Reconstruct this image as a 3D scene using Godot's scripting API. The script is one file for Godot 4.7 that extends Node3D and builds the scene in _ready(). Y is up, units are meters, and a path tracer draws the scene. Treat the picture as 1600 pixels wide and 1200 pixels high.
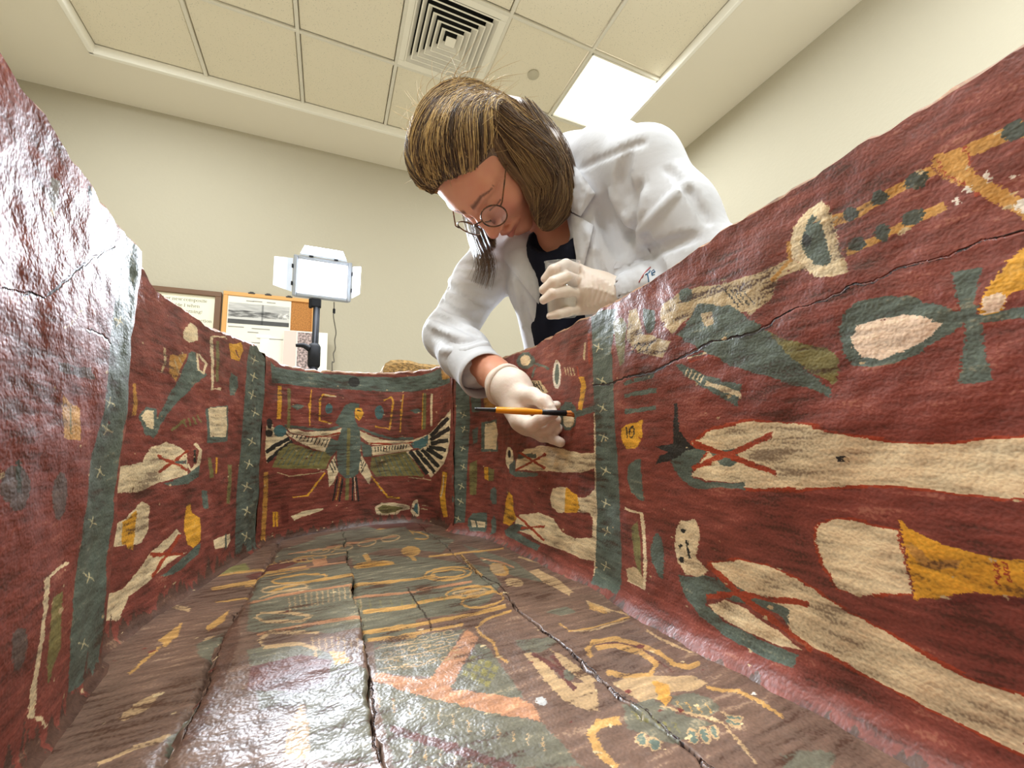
extends Node3D
# An ancient painted wooden coffin, seen from inside it, with a conservator leaning over its right side.
# y is up, metres; the room's depth runs along -z. The coffin's own plan is given in units of its half depth U.

const U := 0.16
const EYE := 0.8
var rng := RandomNumberGenerator.new()
var names := {}
var mats := {}

# ------------------------------------------------------------------ helpers
func numbered(called: String) -> String:
	if not names.has(called):
		names[called] = 0
		return called
	names[called] += 1
	return "%s_%03d" % [called, names[called]]

func tag(o: Node, label: String, category: String, group := "", kind := ""):
	if label: o.set_meta("label", label)
	if category: o.set_meta("category", category)
	if group: o.set_meta("group", group)
	if kind: o.set_meta("kind", kind)

func thing(called: String, label: String, category: String, at := Vector3.ZERO, group := "") -> Node3D:
	var o := Node3D.new()
	o.name = numbered(called)
	o.position = at
	add_child(o)
	tag(o, label, category, group)
	return o

# one named mesh; parts of a thing take world coordinates and are moved into the thing's own frame
func part(called: String, mesh: Mesh, m: Material, parent: Node = self) -> MeshInstance3D:
	var o := MeshInstance3D.new()
	o.mesh = mesh
	if m: o.material_override = m
	if parent == self:
		o.name = numbered(called)
		add_child(o)
	else:
		o.name = called
		parent.add_child(o, true)
		var base := Vector3.ZERO
		var p: Node = parent
		while p != self and p is Node3D:
			base += p.position
			p = p.get_parent()
		o.position = -base
	return o

func structure(called: String, mesh: Mesh, m: Material, parent: Node = self) -> MeshInstance3D:
	var o := part(called, mesh, m, parent)
	o.set_meta("kind", "structure")
	return o

func mat(called: String, c: Color, rough := 0.6, metal := 0.0, spec := 0.5) -> StandardMaterial3D:
	var m := StandardMaterial3D.new()
	m.resource_name = called
	m.albedo_color = c
	m.roughness = rough
	m.metallic = metal
	m.metallic_specular = spec
	mats[called] = m
	return m

func noise(freq: float, octaves := 3, seed_ := 1) -> FastNoiseLite:
	var n := FastNoiseLite.new()
	n.noise_type = FastNoiseLite.TYPE_SIMPLEX_SMOOTH
	n.frequency = freq
	n.fractal_octaves = octaves
	n.seed = seed_
	return n

func begin() -> SurfaceTool:
	var st := SurfaceTool.new()
	st.begin(Mesh.PRIMITIVE_TRIANGLES)
	return st

func done(st: SurfaceTool) -> ArrayMesh:
	st.generate_normals()
	return st.commit()

# a triangle or quad facing the direction n, whatever the order of its corners
func tri(st: SurfaceTool, a: Vector3, b: Vector3, c: Vector3, n: Vector3):
	if (b - a).cross(c - a).dot(n) > 0.0:
		var t := b
		b = c
		c = t
	st.add_vertex(a); st.add_vertex(b); st.add_vertex(c)

func quad(st: SurfaceTool, a: Vector3, b: Vector3, c: Vector3, d: Vector3, n: Vector3):
	tri(st, a, b, c, n)
	tri(st, a, c, d, n)

# a box with chamfered edges
func box(st: SurfaceTool, c: Vector3, size: Vector3, bevel := 0.0, bs := Basis.IDENTITY):
	st.set_smooth_group(-1)
	var h := size / 2.0
	var e := minf(bevel, minf(h.x, minf(h.y, h.z)) * 0.9)
	for ax in 3:
		for s in [-1.0, 1.0]:
			var n := Vector3.ZERO
			n[ax] = s
			var u := (ax + 1) % 3
			var v := (ax + 2) % 3
			var q := []
			for k in [[-1, -1], [1, -1], [1, 1], [-1, 1]]:
				var p := Vector3.ZERO
				p[ax] = s * h[ax]
				p[u] = k[0] * (h[u] - e)
				p[v] = k[1] * (h[v] - e)
				q.append(c + bs * p)
			quad(st, q[0], q[1], q[2], q[3], bs * n)
	if e <= 0.0: return
	for ax in 3:
		var u := (ax + 1) % 3
		var v := (ax + 2) % 3
		for su in [-1.0, 1.0]:
			for sv in [-1.0, 1.0]:
				var q := []
				for k in [[-1, 0], [1, 0], [1, 1], [-1, 1]]:
					var p := Vector3.ZERO
					p[ax] = k[0] * (h[ax] - e)
					p[u] = su * (h[u] - (e if k[1] == 1 else 0.0))
					p[v] = sv * (h[v] - (0.0 if k[1] == 1 else e))
					q.append(c + bs * p)
				var n := Vector3.ZERO
				n[u] = su
				n[v] = sv
				quad(st, q[0], q[1], q[2], q[3], bs * n)
	for sx in [-1.0, 1.0]:
		for sy in [-1.0, 1.0]:
			for sz in [-1.0, 1.0]:
				var s := Vector3(sx, sy, sz)
				var a := s * (h - Vector3(0, e, e))
				var b := s * (h - Vector3(e, 0, e))
				var d := s * (h - Vector3(e, e, 0))
				tri(st, c + bs * a, c + bs * b, c + bs * d, bs * s)

func box_mesh(c: Vector3, size: Vector3, bevel := 0.0, bs := Basis.IDENTITY) -> ArrayMesh:
	var st := begin()
	box(st, c, size, bevel, bs)
	return done(st)

# a tube along points with a radius at each; ends closed
func tube(st: SurfaceTool, pts: Array, radii: Array, seg := 8, flat := 1.0):
	st.set_smooth_group(0)
	var rings := []
	var up := Vector3.UP
	for i in pts.size():
		var t: Vector3 = (pts[mini(i + 1, pts.size() - 1)] - pts[maxi(i - 1, 0)]).normalized()
		if i == 0 and absf(t.dot(up)) > 0.95: up = Vector3.RIGHT
		var x := up.cross(t).normalized()
		var y := t.cross(x).normalized()
		up = y
		var ring := []
		for k in seg:
			var a := TAU * k / seg
			ring.append(pts[i] + (x * cos(a) + y * sin(a) * flat) * radii[i])
		rings.append(ring)
	for i in pts.size() - 1:
		for k in seg:
			var k2 := (k + 1) % seg
			var mid: Vector3 = (rings[i][k] + rings[i + 1][k2]) / 2.0 - (pts[i] + pts[i + 1]) / 2.0
			quad(st, rings[i][k], rings[i][k2], rings[i + 1][k2], rings[i + 1][k], mid)
	for e in [0, pts.size() - 1]:
		var away: Vector3 = pts[e] - pts[1 if e == 0 else e - 1]
		for k in range(1, seg - 1):
			tri(st, rings[e][0], rings[e][k], rings[e][k + 1], away)

# a solid of revolution: profile of (radius, height) about an axis
func lathe(st: SurfaceTool, at: Vector3, bs: Basis, prof: Array, seg := 24):
	for i in prof.size() - 1:
		var a: Vector2 = prof[i]
		var b: Vector2 = prof[i + 1]
		for k in seg:
			var t0 := TAU * k / seg
			var t1 := TAU * (k + 1) / seg
			var d0 := Vector3(cos(t0), 0, sin(t0))
			var d1 := Vector3(cos(t1), 0, sin(t1))
			var n := Vector3(cos((t0 + t1) / 2) * (b.y - a.y), -(b.x - a.x), sin((t0 + t1) / 2) * (b.y - a.y))
			quad(st, at + bs * (d0 * a.x + Vector3(0, a.y, 0)), at + bs * (d1 * a.x + Vector3(0, a.y, 0)), at + bs * (d1 * b.x + Vector3(0, b.y, 0)), at + bs * (d0 * b.x + Vector3(0, b.y, 0)), bs * n)

func spline(pts: Array, per := 6) -> Array:
	var out := []
	for i in pts.size() - 1:
		var p0 = pts[maxi(i - 1, 0)]
		var p1 = pts[i]
		var p2 = pts[i + 1]
		var p3 = pts[mini(i + 2, pts.size() - 1)]
		for k in per:
			var t := float(k) / per
			out.append(0.5 * (2.0 * p1 + (p2 - p0) * t + (2.0 * p0 - 5.0 * p1 + 4.0 * p2 - p3) * t * t + (3.0 * p1 - p0 - 3.0 * p2 + p3) * t * t * t))
	out.append(pts[-1])
	return out

func spread(values: Array, n: int) -> Array:
	var out := []
	for i in n:
		var t := float(i) / maxf(n - 1, 1) * (values.size() - 1)
		var k := mini(int(t), values.size() - 2)
		out.append(lerpf(values[k], values[k + 1], t - k))
	return out

func noise_texture(freq: float, octaves: int, w := 512, seed_ := 1, contrast := 1.0, lo := 0.0, hi := 1.0) -> ImageTexture:
	var im := noise(freq, octaves, seed_).get_seamless_image(w, w)
	im.convert(Image.FORMAT_L8)
	var d := im.get_data()
	for i in d.size():
		d[i] = int(clampf(lerpf(lo, hi, clampf((d[i] / 255.0 - 0.5) * contrast + 0.5, 0, 1)), 0, 1) * 255)
	return ImageTexture.create_from_image(Image.create_from_data(w, w, false, Image.FORMAT_L8, d))

func normal_texture(freq: float, octaves: int, strength: float, w := 512, seed_ := 3) -> ImageTexture:
	var im := noise(freq, octaves, seed_).get_seamless_image(w, w)
	im.convert(Image.FORMAT_RGBA8)
	im.bump_map_to_normal_map(strength)
	return ImageTexture.create_from_image(im)

# fill a polygon (pixels) with a flat value
func fill_poly(im: Image, pts: PackedVector2Array, c: Color):
	var w := im.get_width()
	var n := pts.size()
	var lo := 1e9
	var hi := -1e9
	for p in pts:
		lo = minf(lo, p.y)
		hi = maxf(hi, p.y)
	for y in range(maxi(0, int(floor(lo))), mini(im.get_height() - 1, int(ceil(hi))) + 1):
		var yc := y + 0.5
		var xs := []
		for i in n:
			var a := pts[i]
			var b := pts[(i + 1) % n]
			if (a.y <= yc) != (b.y <= yc):
				xs.append(a.x + (yc - a.y) / (b.y - a.y) * (b.x - a.x))
		xs.sort()
		for k in range(0, xs.size() - 1, 2):
			var x0 := maxi(0, int(round(xs[k])))
			var x1 := mini(w, maxi(int(round(xs[k + 1])), x0 + 2))
			if x1 > x0: im.fill_rect(Rect2i(x0, y, x1 - x0, 1), c)

# ------------------------------------------------------------------ smooth bodies: a distance field on a grid, meshed as surface nets
class Field:
	var o: Vector3
	var c: float
	var nx: int
	var ny: int
	var nz: int
	var d := PackedFloat32Array()

	func _init(lo: Vector3, hi: Vector3, cell: float):
		o = lo
		c = cell
		nx = int((hi.x - lo.x) / cell) + 2
		ny = int((hi.y - lo.y) / cell) + 2
		nz = int((hi.z - lo.z) / cell) + 2
		d.resize(nx * ny * nz)
		d.fill(1000.0)

	func mixin(i: int, v: float, k: float, sub: bool):
		var w := d[i]
		if sub:
			if w > 900.0: return
			var h := maxf(k - absf(w + v), 0.0)
			d[i] = maxf(w, -v) + h * h / (4.0 * k)
		else:
			if w > 900.0:
				d[i] = v
				return
			var h := maxf(k - absf(w - v), 0.0)
			d[i] = minf(w, v) - h * h / (4.0 * k)

	# a tapered capsule; sub carves it out
	func cap(a: Vector3, b: Vector3, ra: float, rb: float, k := 0.01, sub := false):
		var pad := maxf(ra, rb) + k + 3.0 * c
		var lo := (Vector3(minf(a.x, b.x), minf(a.y, b.y), minf(a.z, b.z)) - Vector3.ONE * pad - o) / c
		var hi := (Vector3(maxf(a.x, b.x), maxf(a.y, b.y), maxf(a.z, b.z)) + Vector3.ONE * pad - o) / c
		var ba := b - a
		var inv := 1.0 / maxf(ba.length_squared(), 1e-12)
		for z in range(maxi(0, int(lo.z)), mini(nz - 1, int(hi.z)) + 1):
			for y in range(maxi(0, int(lo.y)), mini(ny - 1, int(hi.y)) + 1):
				var i := (z * ny + y) * nx
				for x in range(maxi(0, int(lo.x)), mini(nx - 1, int(hi.x)) + 1):
					var pa := o + Vector3(x, y, z) * c - a
					var t := clampf(pa.dot(ba) * inv, 0.0, 1.0)
					var v := (pa - ba * t).length() - ra - (rb - ra) * t
					if v < pad: mixin(i + x, v, k, sub)

	func chain(pts: Array, radii: Array, k := 0.01, sub := false):
		for i in pts.size() - 1: cap(pts[i], pts[i + 1], radii[i], radii[i + 1], k, sub)

	func ell(p: Vector3, r: Vector3, k := 0.01, sub := false, bs := Basis.IDENTITY):
		var m := maxf(r.x, maxf(r.y, r.z)) + k + 3.0 * c
		var lo := (p - Vector3.ONE * m - o) / c
		var hi := (p + Vector3.ONE * m - o) / c
		var inv := bs.transposed()
		for z in range(maxi(0, int(lo.z)), mini(nz - 1, int(hi.z)) + 1):
			for y in range(maxi(0, int(lo.y)), mini(ny - 1, int(hi.y)) + 1):
				var i := (z * ny + y) * nx
				for x in range(maxi(0, int(lo.x)), mini(nx - 1, int(hi.x)) + 1):
					var q := inv * (o + Vector3(x, y, z) * c - p)
					var k0 := (q / r).length()
					var k1 := (q / (r * r)).length()
					var v := k0 * (k0 - 1.0) / maxf(k1, 1e-6)
					if v < k + 3.0 * c: mixin(i + x, v, k, sub)

	func at(p: Vector3) -> float:
		var q := (p - o) / c
		var x := int(q.x)
		var y := int(q.y)
		var z := int(q.z)
		if x < 0 or y < 0 or z < 0 or x >= nx - 1 or y >= ny - 1 or z >= nz - 1: return 1000.0
		var f := q - Vector3(x, y, z)
		var i := (z * ny + y) * nx + x
		var s := nx * ny
		var a := lerpf(lerpf(d[i], d[i + 1], f.x), lerpf(d[i + nx], d[i + nx + 1], f.x), f.y)
		var b := lerpf(lerpf(d[i + s], d[i + s + 1], f.x), lerpf(d[i + s + nx], d[i + s + nx + 1], f.x), f.y)
		return lerpf(a, b, f.z)

	# the point where a line from outside first meets the surface
	func meet(p: Vector3, dir: Vector3) -> Vector3:
		for i in 400:
			if at(p) < 0.0: return p
			p += dir * c * 0.5
		return p

	# adds its surface to the arrays [vertices, normals, indices]
	func mesh_into(arr: Array, turn := Transform3D.IDENTITY):
		var V: PackedVector3Array = arr[0]
		var N: PackedVector3Array = arr[1]
		var I: PackedInt32Array = arr[2]
		var at_cell := {}
		var s := nx * ny
		for z in nz - 1:
			for y in ny - 1:
				var row := (z * ny + y) * nx
				for x in nx - 1:
					var i := row + x
					var v0 := d[i]
					if v0 > 3.0 * c: continue
					var v1 := d[i + 1]
					var v2 := d[i + nx]
					var v3 := d[i + nx + 1]
					var v4 := d[i + s]
					var v5 := d[i + s + 1]
					var v6 := d[i + s + nx]
					var v7 := d[i + s + nx + 1]
					var lo := minf(minf(minf(v0, v1), minf(v2, v3)), minf(minf(v4, v5), minf(v6, v7)))
					if lo >= 0.0: continue
					var hi := maxf(maxf(maxf(v0, v1), maxf(v2, v3)), maxf(maxf(v4, v5), maxf(v6, v7)))
					if hi < 0.0: continue
					var sum := Vector3.ZERO
					var n := 0
					if (v0 < 0.0) != (v1 < 0.0): sum += Vector3(v0 / (v0 - v1), 0, 0); n += 1
					if (v2 < 0.0) != (v3 < 0.0): sum += Vector3(v2 / (v2 - v3), 1, 0); n += 1
					if (v4 < 0.0) != (v5 < 0.0): sum += Vector3(v4 / (v4 - v5), 0, 1); n += 1
					if (v6 < 0.0) != (v7 < 0.0): sum += Vector3(v6 / (v6 - v7), 1, 1); n += 1
					if (v0 < 0.0) != (v2 < 0.0): sum += Vector3(0, v0 / (v0 - v2), 0); n += 1
					if (v1 < 0.0) != (v3 < 0.0): sum += Vector3(1, v1 / (v1 - v3), 0); n += 1
					if (v4 < 0.0) != (v6 < 0.0): sum += Vector3(0, v4 / (v4 - v6), 1); n += 1
					if (v5 < 0.0) != (v7 < 0.0): sum += Vector3(1, v5 / (v5 - v7), 1); n += 1
					if (v0 < 0.0) != (v4 < 0.0): sum += Vector3(0, 0, v0 / (v0 - v4)); n += 1
					if (v1 < 0.0) != (v5 < 0.0): sum += Vector3(1, 0, v1 / (v1 - v5)); n += 1
					if (v2 < 0.0) != (v6 < 0.0): sum += Vector3(0, 1, v2 / (v2 - v6)); n += 1
					if (v3 < 0.0) != (v7 < 0.0): sum += Vector3(1, 1, v3 / (v3 - v7)); n += 1
					at_cell[i] = V.size()
					V.append(turn * (o + (Vector3(x, y, z) + sum / n) * c))
					var g := Vector3(v1 + v3 + v5 + v7 - v0 - v2 - v4 - v6, v2 + v3 + v6 + v7 - v0 - v1 - v4 - v5, v4 + v5 + v6 + v7 - v0 - v1 - v2 - v3)
					N.append((turn.basis * g).normalized())
		for i: int in at_cell:
			var inside := d[i] < 0.0
			var a: int = at_cell[i]
			for e in [[1, nx, s], [nx, s, 1], [s, 1, nx]]:
				if (d[i + e[0]] < 0.0) == inside: continue
				var b: int = at_cell.get(i - e[1], -1)
				var q: int = at_cell.get(i - e[1] - e[2], -1)
				var r: int = at_cell.get(i - e[2], -1)
				if b < 0 or q < 0 or r < 0: continue
				if inside:
					for k in [a, q, b, a, r, q]: I.append(k)
				else:
					for k in [a, b, q, a, q, r]: I.append(k)
		arr[0] = V
		arr[1] = N
		arr[2] = I

func net_mesh(arr: Array, colors = null) -> ArrayMesh:
	var a := []
	a.resize(Mesh.ARRAY_MAX)
	a[Mesh.ARRAY_VERTEX] = arr[0]
	a[Mesh.ARRAY_NORMAL] = arr[1]
	a[Mesh.ARRAY_INDEX] = arr[2]
	if colors != null: a[Mesh.ARRAY_COLOR] = colors
	var m := ArrayMesh.new()
	m.add_surface_from_arrays(Mesh.PRIMITIVE_TRIANGLES, a)
	return m

func fresh() -> Array:
	return [PackedVector3Array(), PackedVector3Array(), PackedInt32Array()]

# ------------------------------------------------------------------ the room
const ROOM_X0 := -2.13
const ROOM_X1 := 2.83
const ROOM_Z0 := -3.57
const ROOM_Z1 := 2.3
const TILE_Y := 3.39
const SOFFIT_Y := 3.335
const GX := -1.45
const GZ := -3.145
const G := 0.6

func slab(a: Vector3, b: Vector3) -> ArrayMesh:
	return box_mesh((a + b) / 2.0, (b - a).abs())

func area_light(called: String, at: Vector3, towards: Vector3, size: Vector2, energy: float, c: Color, parent: Node = self):
	var l := AreaLight3D.new()
	l.name = called
	l.area_size = size
	l.light_energy = energy
	l.light_color = c
	l.shadow_enabled = true
	l.area_range = 12.0
	l.area_attenuation = 2.0
	l.area_normalize_energy = true
	var up := Vector3.BACK if absf(towards.normalized().y) > 0.9 else Vector3.UP
	parent.add_child(l, true)
	l.transform = Transform3D(Basis.looking_at(towards, up), at)

func build_room():
	var wall := mat("wall_paint", Color8(187, 179, 159), 0.85, 0.0, 0.3)
	wall.normal_enabled = true
	wall.normal_texture = normal_texture(0.03, 3, 2.0, 512, 5)
	wall.normal_scale = 0.25
	wall.uv1_triplanar = true
	wall.uv1_scale = Vector3(2, 2, 2)
	var soffit := mat("soffit_paint", Color8(232, 224, 206), 0.9, 0.0, 0.3)
	var trim := mat("ceiling_trim", Color8(246, 242, 230), 0.6)
	var lino := mat("floor_vinyl", Color8(216, 210, 198), 0.5)
	lino.albedo_texture = noise_texture(0.02, 4, 256, 8, 1.0, 0.8, 1.0)
	lino.uv1_triplanar = true
	structure("floor", slab(Vector3(ROOM_X0 - .1, -0.1, ROOM_Z0 - .1), Vector3(ROOM_X1 + .1, 0, ROOM_Z1 + .1)), lino)
	structure("wall_back", slab(Vector3(ROOM_X0 - .1, 0, ROOM_Z0 - .1), Vector3(ROOM_X1 + .1, 3.6, ROOM_Z0)), wall)
	structure("wall_right", slab(Vector3(ROOM_X1, 0, ROOM_Z0), Vector3(ROOM_X1 + .1, 3.6, ROOM_Z1)), wall)
	structure("wall_left", slab(Vector3(ROOM_X0 - .1, 0, ROOM_Z0), Vector3(ROOM_X0, 3.6, ROOM_Z1)), wall)
	structure("wall_front", slab(Vector3(ROOM_X0 - .1, 0, ROOM_Z1), Vector3(ROOM_X1 + .1, 3.6, ROOM_Z1 + .1)), wall)
	for w in [["baseboard_back", Vector3(ROOM_X0, 0, ROOM_Z0), Vector3(ROOM_X1, 0.1, ROOM_Z0 + .012)], ["baseboard_right", Vector3(ROOM_X1 - .012, 0, ROOM_Z0 + .012), Vector3(ROOM_X1, 0.1, ROOM_Z1)]]:
		structure(w[0], slab(w[1], w[2]), mats.ceiling_trim)
	# the plastered soffit runs round a field of 6 by 8 lay-in tiles
	var x1 := GX + 6 * G
	var z1 := GZ + 8 * G
	var top := 3.6
	var st := begin()
	for b in [[ROOM_X0, ROOM_Z0, ROOM_X1, GZ], [ROOM_X0, z1, ROOM_X1, ROOM_Z1], [ROOM_X0, GZ, GX, z1], [x1, GZ, ROOM_X1, z1]]:
		var a := Vector3(b[0], SOFFIT_Y, b[1])
		var c := Vector3(b[2], top, b[3])
		box(st, (a + c) / 2, (c - a).abs())
	box(st, Vector3((GX + x1) / 2, top + .03, (GZ + z1) / 2), Vector3(x1 - GX + .2, 0.06, z1 - GZ + .2))
	var ceiling := structure("ceiling", done(st), soffit)
	# metal edge trim round the opening
	st = begin()
	for b in [[GX - .012, GZ - .012, x1 + .012, GZ + .016], [GX - .012, z1 - .016, x1 + .012, z1 + .012], [GX - .012, GZ, GX + .016, z1], [x1 - .016, GZ, x1 + .012, z1]]:
		box(st, Vector3((b[0] + b[2]) / 2, (SOFFIT_Y - .006 + TILE_Y) / 2, (b[1] + b[3]) / 2), Vector3(b[2] - b[0], TILE_Y - SOFFIT_Y + .012, b[3] - b[1]), 0.003)
	structure("trim_1", done(st), trim)
	# tiles, a mesh shared by all; the light panels and the air diffuser take the place of some
	var tm := mat("mineral_tile", Color8(236, 228, 208), 0.95, 0.0, 0.2)
	var im := Image.create(512, 512, false, Image.FORMAT_RGBA8)
	im.fill(Color8(250, 248, 244))
	rng.seed = 21
	for k in 1500:
		var d := rng.randf_range(0.72, 0.9)
		var w := rng.randi_range(1, 3)
		im.fill_rect(Rect2i(rng.randi_range(0, 508), rng.randi_range(0, 508), w, rng.randi_range(1, 3)), Color(d, d, d * .97))
	tm.albedo_texture = ImageTexture.create_from_image(im)
	tm.uv1_triplanar = true
	tm.uv1_scale = Vector3(1.7, 1.7, 1.7)
	var bar := mat("tee_bar", Color8(222, 216, 200), 0.5)
	var tile := box_mesh(Vector3.ZERO, Vector3(G - .03, 0.018, G - .03), 0.004)
	var lamps := [[5, 1], [0, 1], [5, 5], [0, 5], [2, 6], [3, 4]]
	for i in 6:
		for j in 8:
			if [i, j] in lamps or (i == 3 and j == 1): continue
			var t := part("ceiling_tile", tile, tm, ceiling)
			t.position = Vector3(GX + (i + .5) * G, TILE_Y + .012, GZ + (j + .5) * G)
	for i in range(1, 6):
		part("tee_bar", box_mesh(Vector3(GX + i * G, TILE_Y, (GZ + z1) / 2), Vector3(.022, .02, z1 - GZ), .003), bar, ceiling)
	for j in range(1, 8):
		part("tee_bar", box_mesh(Vector3((GX + x1) / 2, TILE_Y + .001, GZ + j * G), Vector3(x1 - GX, .02, .022), .003), bar, ceiling)
	# light panels
	var glow := mat("light_diffuser", Color(1, 1, 1), 0.5)
	glow.emission_enabled = true
	glow.emission = Color8(255, 250, 238)
	glow.emission_energy_multiplier = 1.6
	var frame := mat("panel_frame", Color8(235, 230, 214), 0.4)
	var where := ["in the corner of the tile grid above the leaning person", "out of sight over the left side of the room", "behind the camera on the right", "behind the camera on the left", "far behind the camera", "overhead behind the camera"]
	for k in lamps.size():
		var c := Vector3(GX + (lamps[k][0] + .5) * G, TILE_Y, GZ + (lamps[k][1] + .5) * G)
		var t := thing("ceiling_light", "square glowing ceiling light panel, " + where[k], "ceiling light", c, "recessed ceiling light panels")
		st = begin()
		for s in [[-1, 0], [1, 0], [0, -1], [0, 1]]:
			box(st, c + Vector3(s[0] * .281, 0.006, s[1] * .281), Vector3(.012 if s[0] != 0 else .574, .03, .012 if s[1] != 0 else .574), .002)
		part("frame", done(st), frame, t)
		part("diffuser", box_mesh(c + Vector3(0, .012, 0), Vector3(.55, .008, .55), .001), glow, t)
		area_light("lamp", Vector3(0, -.012, 0), Vector3.DOWN, Vector2(.55, .55), LAMP_ENERGY, Color8(241, 249, 255), t)
	build_diffuser(Vector3(GX + 3.5 * G, TILE_Y, GZ + 1.5 * G))
	# sprinkler cover
	st = begin()
	lathe(st, Vector3(1.265, TILE_Y - .004, -2.262), Basis.IDENTITY, [Vector2(0, -.004), Vector2(.036, -.004), Vector2(.041, -.001), Vector2(.041, .006), Vector2(0, .006)], 28)
	tag(part("sprinkler_cover", done(st), mat("sprinkler_metal", Color8(188, 180, 158), 0.4)), "small round flat sprinkler cover on the tile beside the light panel", "sprinkler")

const LAMP_ENERGY := 3.7

func build_diffuser(c: Vector3):
	var t := thing("air_diffuser", "square ceiling air diffuser of nested square louvres in the tile grid", "air vent", c)
	var m := mat("diffuser_paint", Color8(238, 232, 216), 0.5)
	var dark := mat("duct_dark", Color8(24, 23, 20), 0.9)
	part("duct", box_mesh(c + Vector3(0, .11, 0), Vector3(.56, .02, .56)), dark, t)
	var st := begin()
	for s in [[-1, 0], [1, 0], [0, -1], [0, 1]]:
		box(st, c + Vector3(s[0] * .272, -.002, s[1] * .272), Vector3(.042 if s[0] != 0 else .586, .012, .042 if s[1] != 0 else .502), .003)
		box(st, c + Vector3(s[0] * .284, .055, s[1] * .284), Vector3(.01 if s[0] != 0 else .57, .11, .01 if s[1] != 0 else .57))
	part("frame", done(st), m, t)
	for k in 6:
		var r0 := .252 - k * .036
		var r1 := r0 - .036
		st = begin()
		st.set_smooth_group(-1)
		# each ring: a sloping square skirt with a flat lip, both of sheet metal with thickness
		for s in 4:
			var bs := Basis(Vector3.UP, s * PI / 2)
			for th in [0.0, 0.003]:
				var n := Vector3(0, -1, -0.6) if th == 0.0 else Vector3(0, 1, 0.6)
				quad(st, c + bs * Vector3(-r0, -.012 + th, -r0), c + bs * Vector3(r0, -.012 + th, -r0), c + bs * Vector3(r1 + .004, .022 + th, -r1 - .004), c + bs * Vector3(-r1 - .004, .022 + th, -r1 - .004), bs * n)
			quad(st, c + bs * Vector3(-r0, -.012, -r0), c + bs * Vector3(r0, -.012, -r0), c + bs * Vector3(r0, -.009, -r0), c + bs * Vector3(-r0, -.009, -r0), bs * Vector3(0, 0, -1))
			quad(st, c + bs * Vector3(-r0, -.012, -r0), c + bs * Vector3(r0, -.012, -r0), c + bs * Vector3(r0 - .008, -.012, -r0 + .008), c + bs * Vector3(-r0 + .008, -.012, -r0 + .008), Vector3.DOWN)
		part("louvre", done(st), m, t)
	part("centre_plate", box_mesh(c + Vector3(0, -.012, 0), Vector3(.064, .004, .064), .001), m, t)

# ------------------------------------------------------------------ the painted coffin
func chaikin(p: Array) -> Array:
	for r in 2:
		var q := [p[0]]
		for i in p.size() - 1:
			q.append(p[i].lerp(p[i + 1], .25))
			q.append(p[i].lerp(p[i + 1], .75))
		q.append(p[-1])
		p = q
	return p

# base colours of the pigments: [colour, how much dirt, how much bare plaster shows]
func pigments() -> Dictionary:
	return {
		"red": [Color8(130, 68, 56), .5, .22], "dred": [Color8(108, 52, 43), .5, .2], "green": [Color8(93, 104, 92), .5, .3], "dgreen": [Color8(72, 76, 65), .4, .3],
		"teal": [Color8(78, 112, 110), .4, .3], "olive": [Color8(124, 116, 70), .6, .2], "cream": [Color8(224, 202, 160), .32, .5], "pcream": [Color8(236, 208, 178), .3, .5],
		"yellow": [Color8(220, 160, 52), .6, .35], "ochre": [Color8(192, 140, 68), .6, .35], "verm": [Color8(162, 68, 42), .5, .3], "black": [Color8(46, 46, 42), .2, .25],
		"white": [Color8(226, 214, 194), .3, .3], "gesso": [Color8(196, 172, 130), .9, .6], "star": [Color8(206, 196, 152), .3, .3], "crack": [Color8(34, 18, 14), .2, .1],
		"lgrey": [Color8(172, 170, 166), .3, .4], "fdred": [Color8(96, 58, 50), .9, .25], "fbase": [Color8(108, 84, 70), .9, .3], "fgreen": [Color8(102, 98, 82), .9, .35], "fcream": [Color8(172, 142, 104), .8, .4],
		"fyel": [Color8(176, 134, 78), .8, .35], "fpink": [Color8(166, 118, 86), .8, .4], "smudge": [Color8(100, 84, 76), .6, .3], "dirt": [Color8(92, 66, 54), .9, .3], "wood": [Color8(132, 92, 60), .9, .5],
	}

var pig_index := {}
var lut := PackedInt32Array()

func make_lut():
	var p := pigments()
	lut.resize(256 * p.size())
	var n := 0
	for key in p:
		pig_index[key] = n
		var c: Color = p[key][0]
		for k in 256:
			var t := k / 255.0
			var v := lerpf(0.70, 1.26, t)
			var o := Color(c.r * v, c.g * v, c.b * v)
			o = o.lerp(Color8(70, 46, 34), smoothstep(.36, .16, t) * p[key][1])
			o = o.lerp(Color8(205, 178, 138), smoothstep(.76, .86, t) * p[key][2])
			o = o.clamp()
			lut[n * 256 + k] = int(o.r * 255) | int(o.g * 255) << 8 | int(o.b * 255) << 16 | 255 << 24
		n += 1

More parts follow.
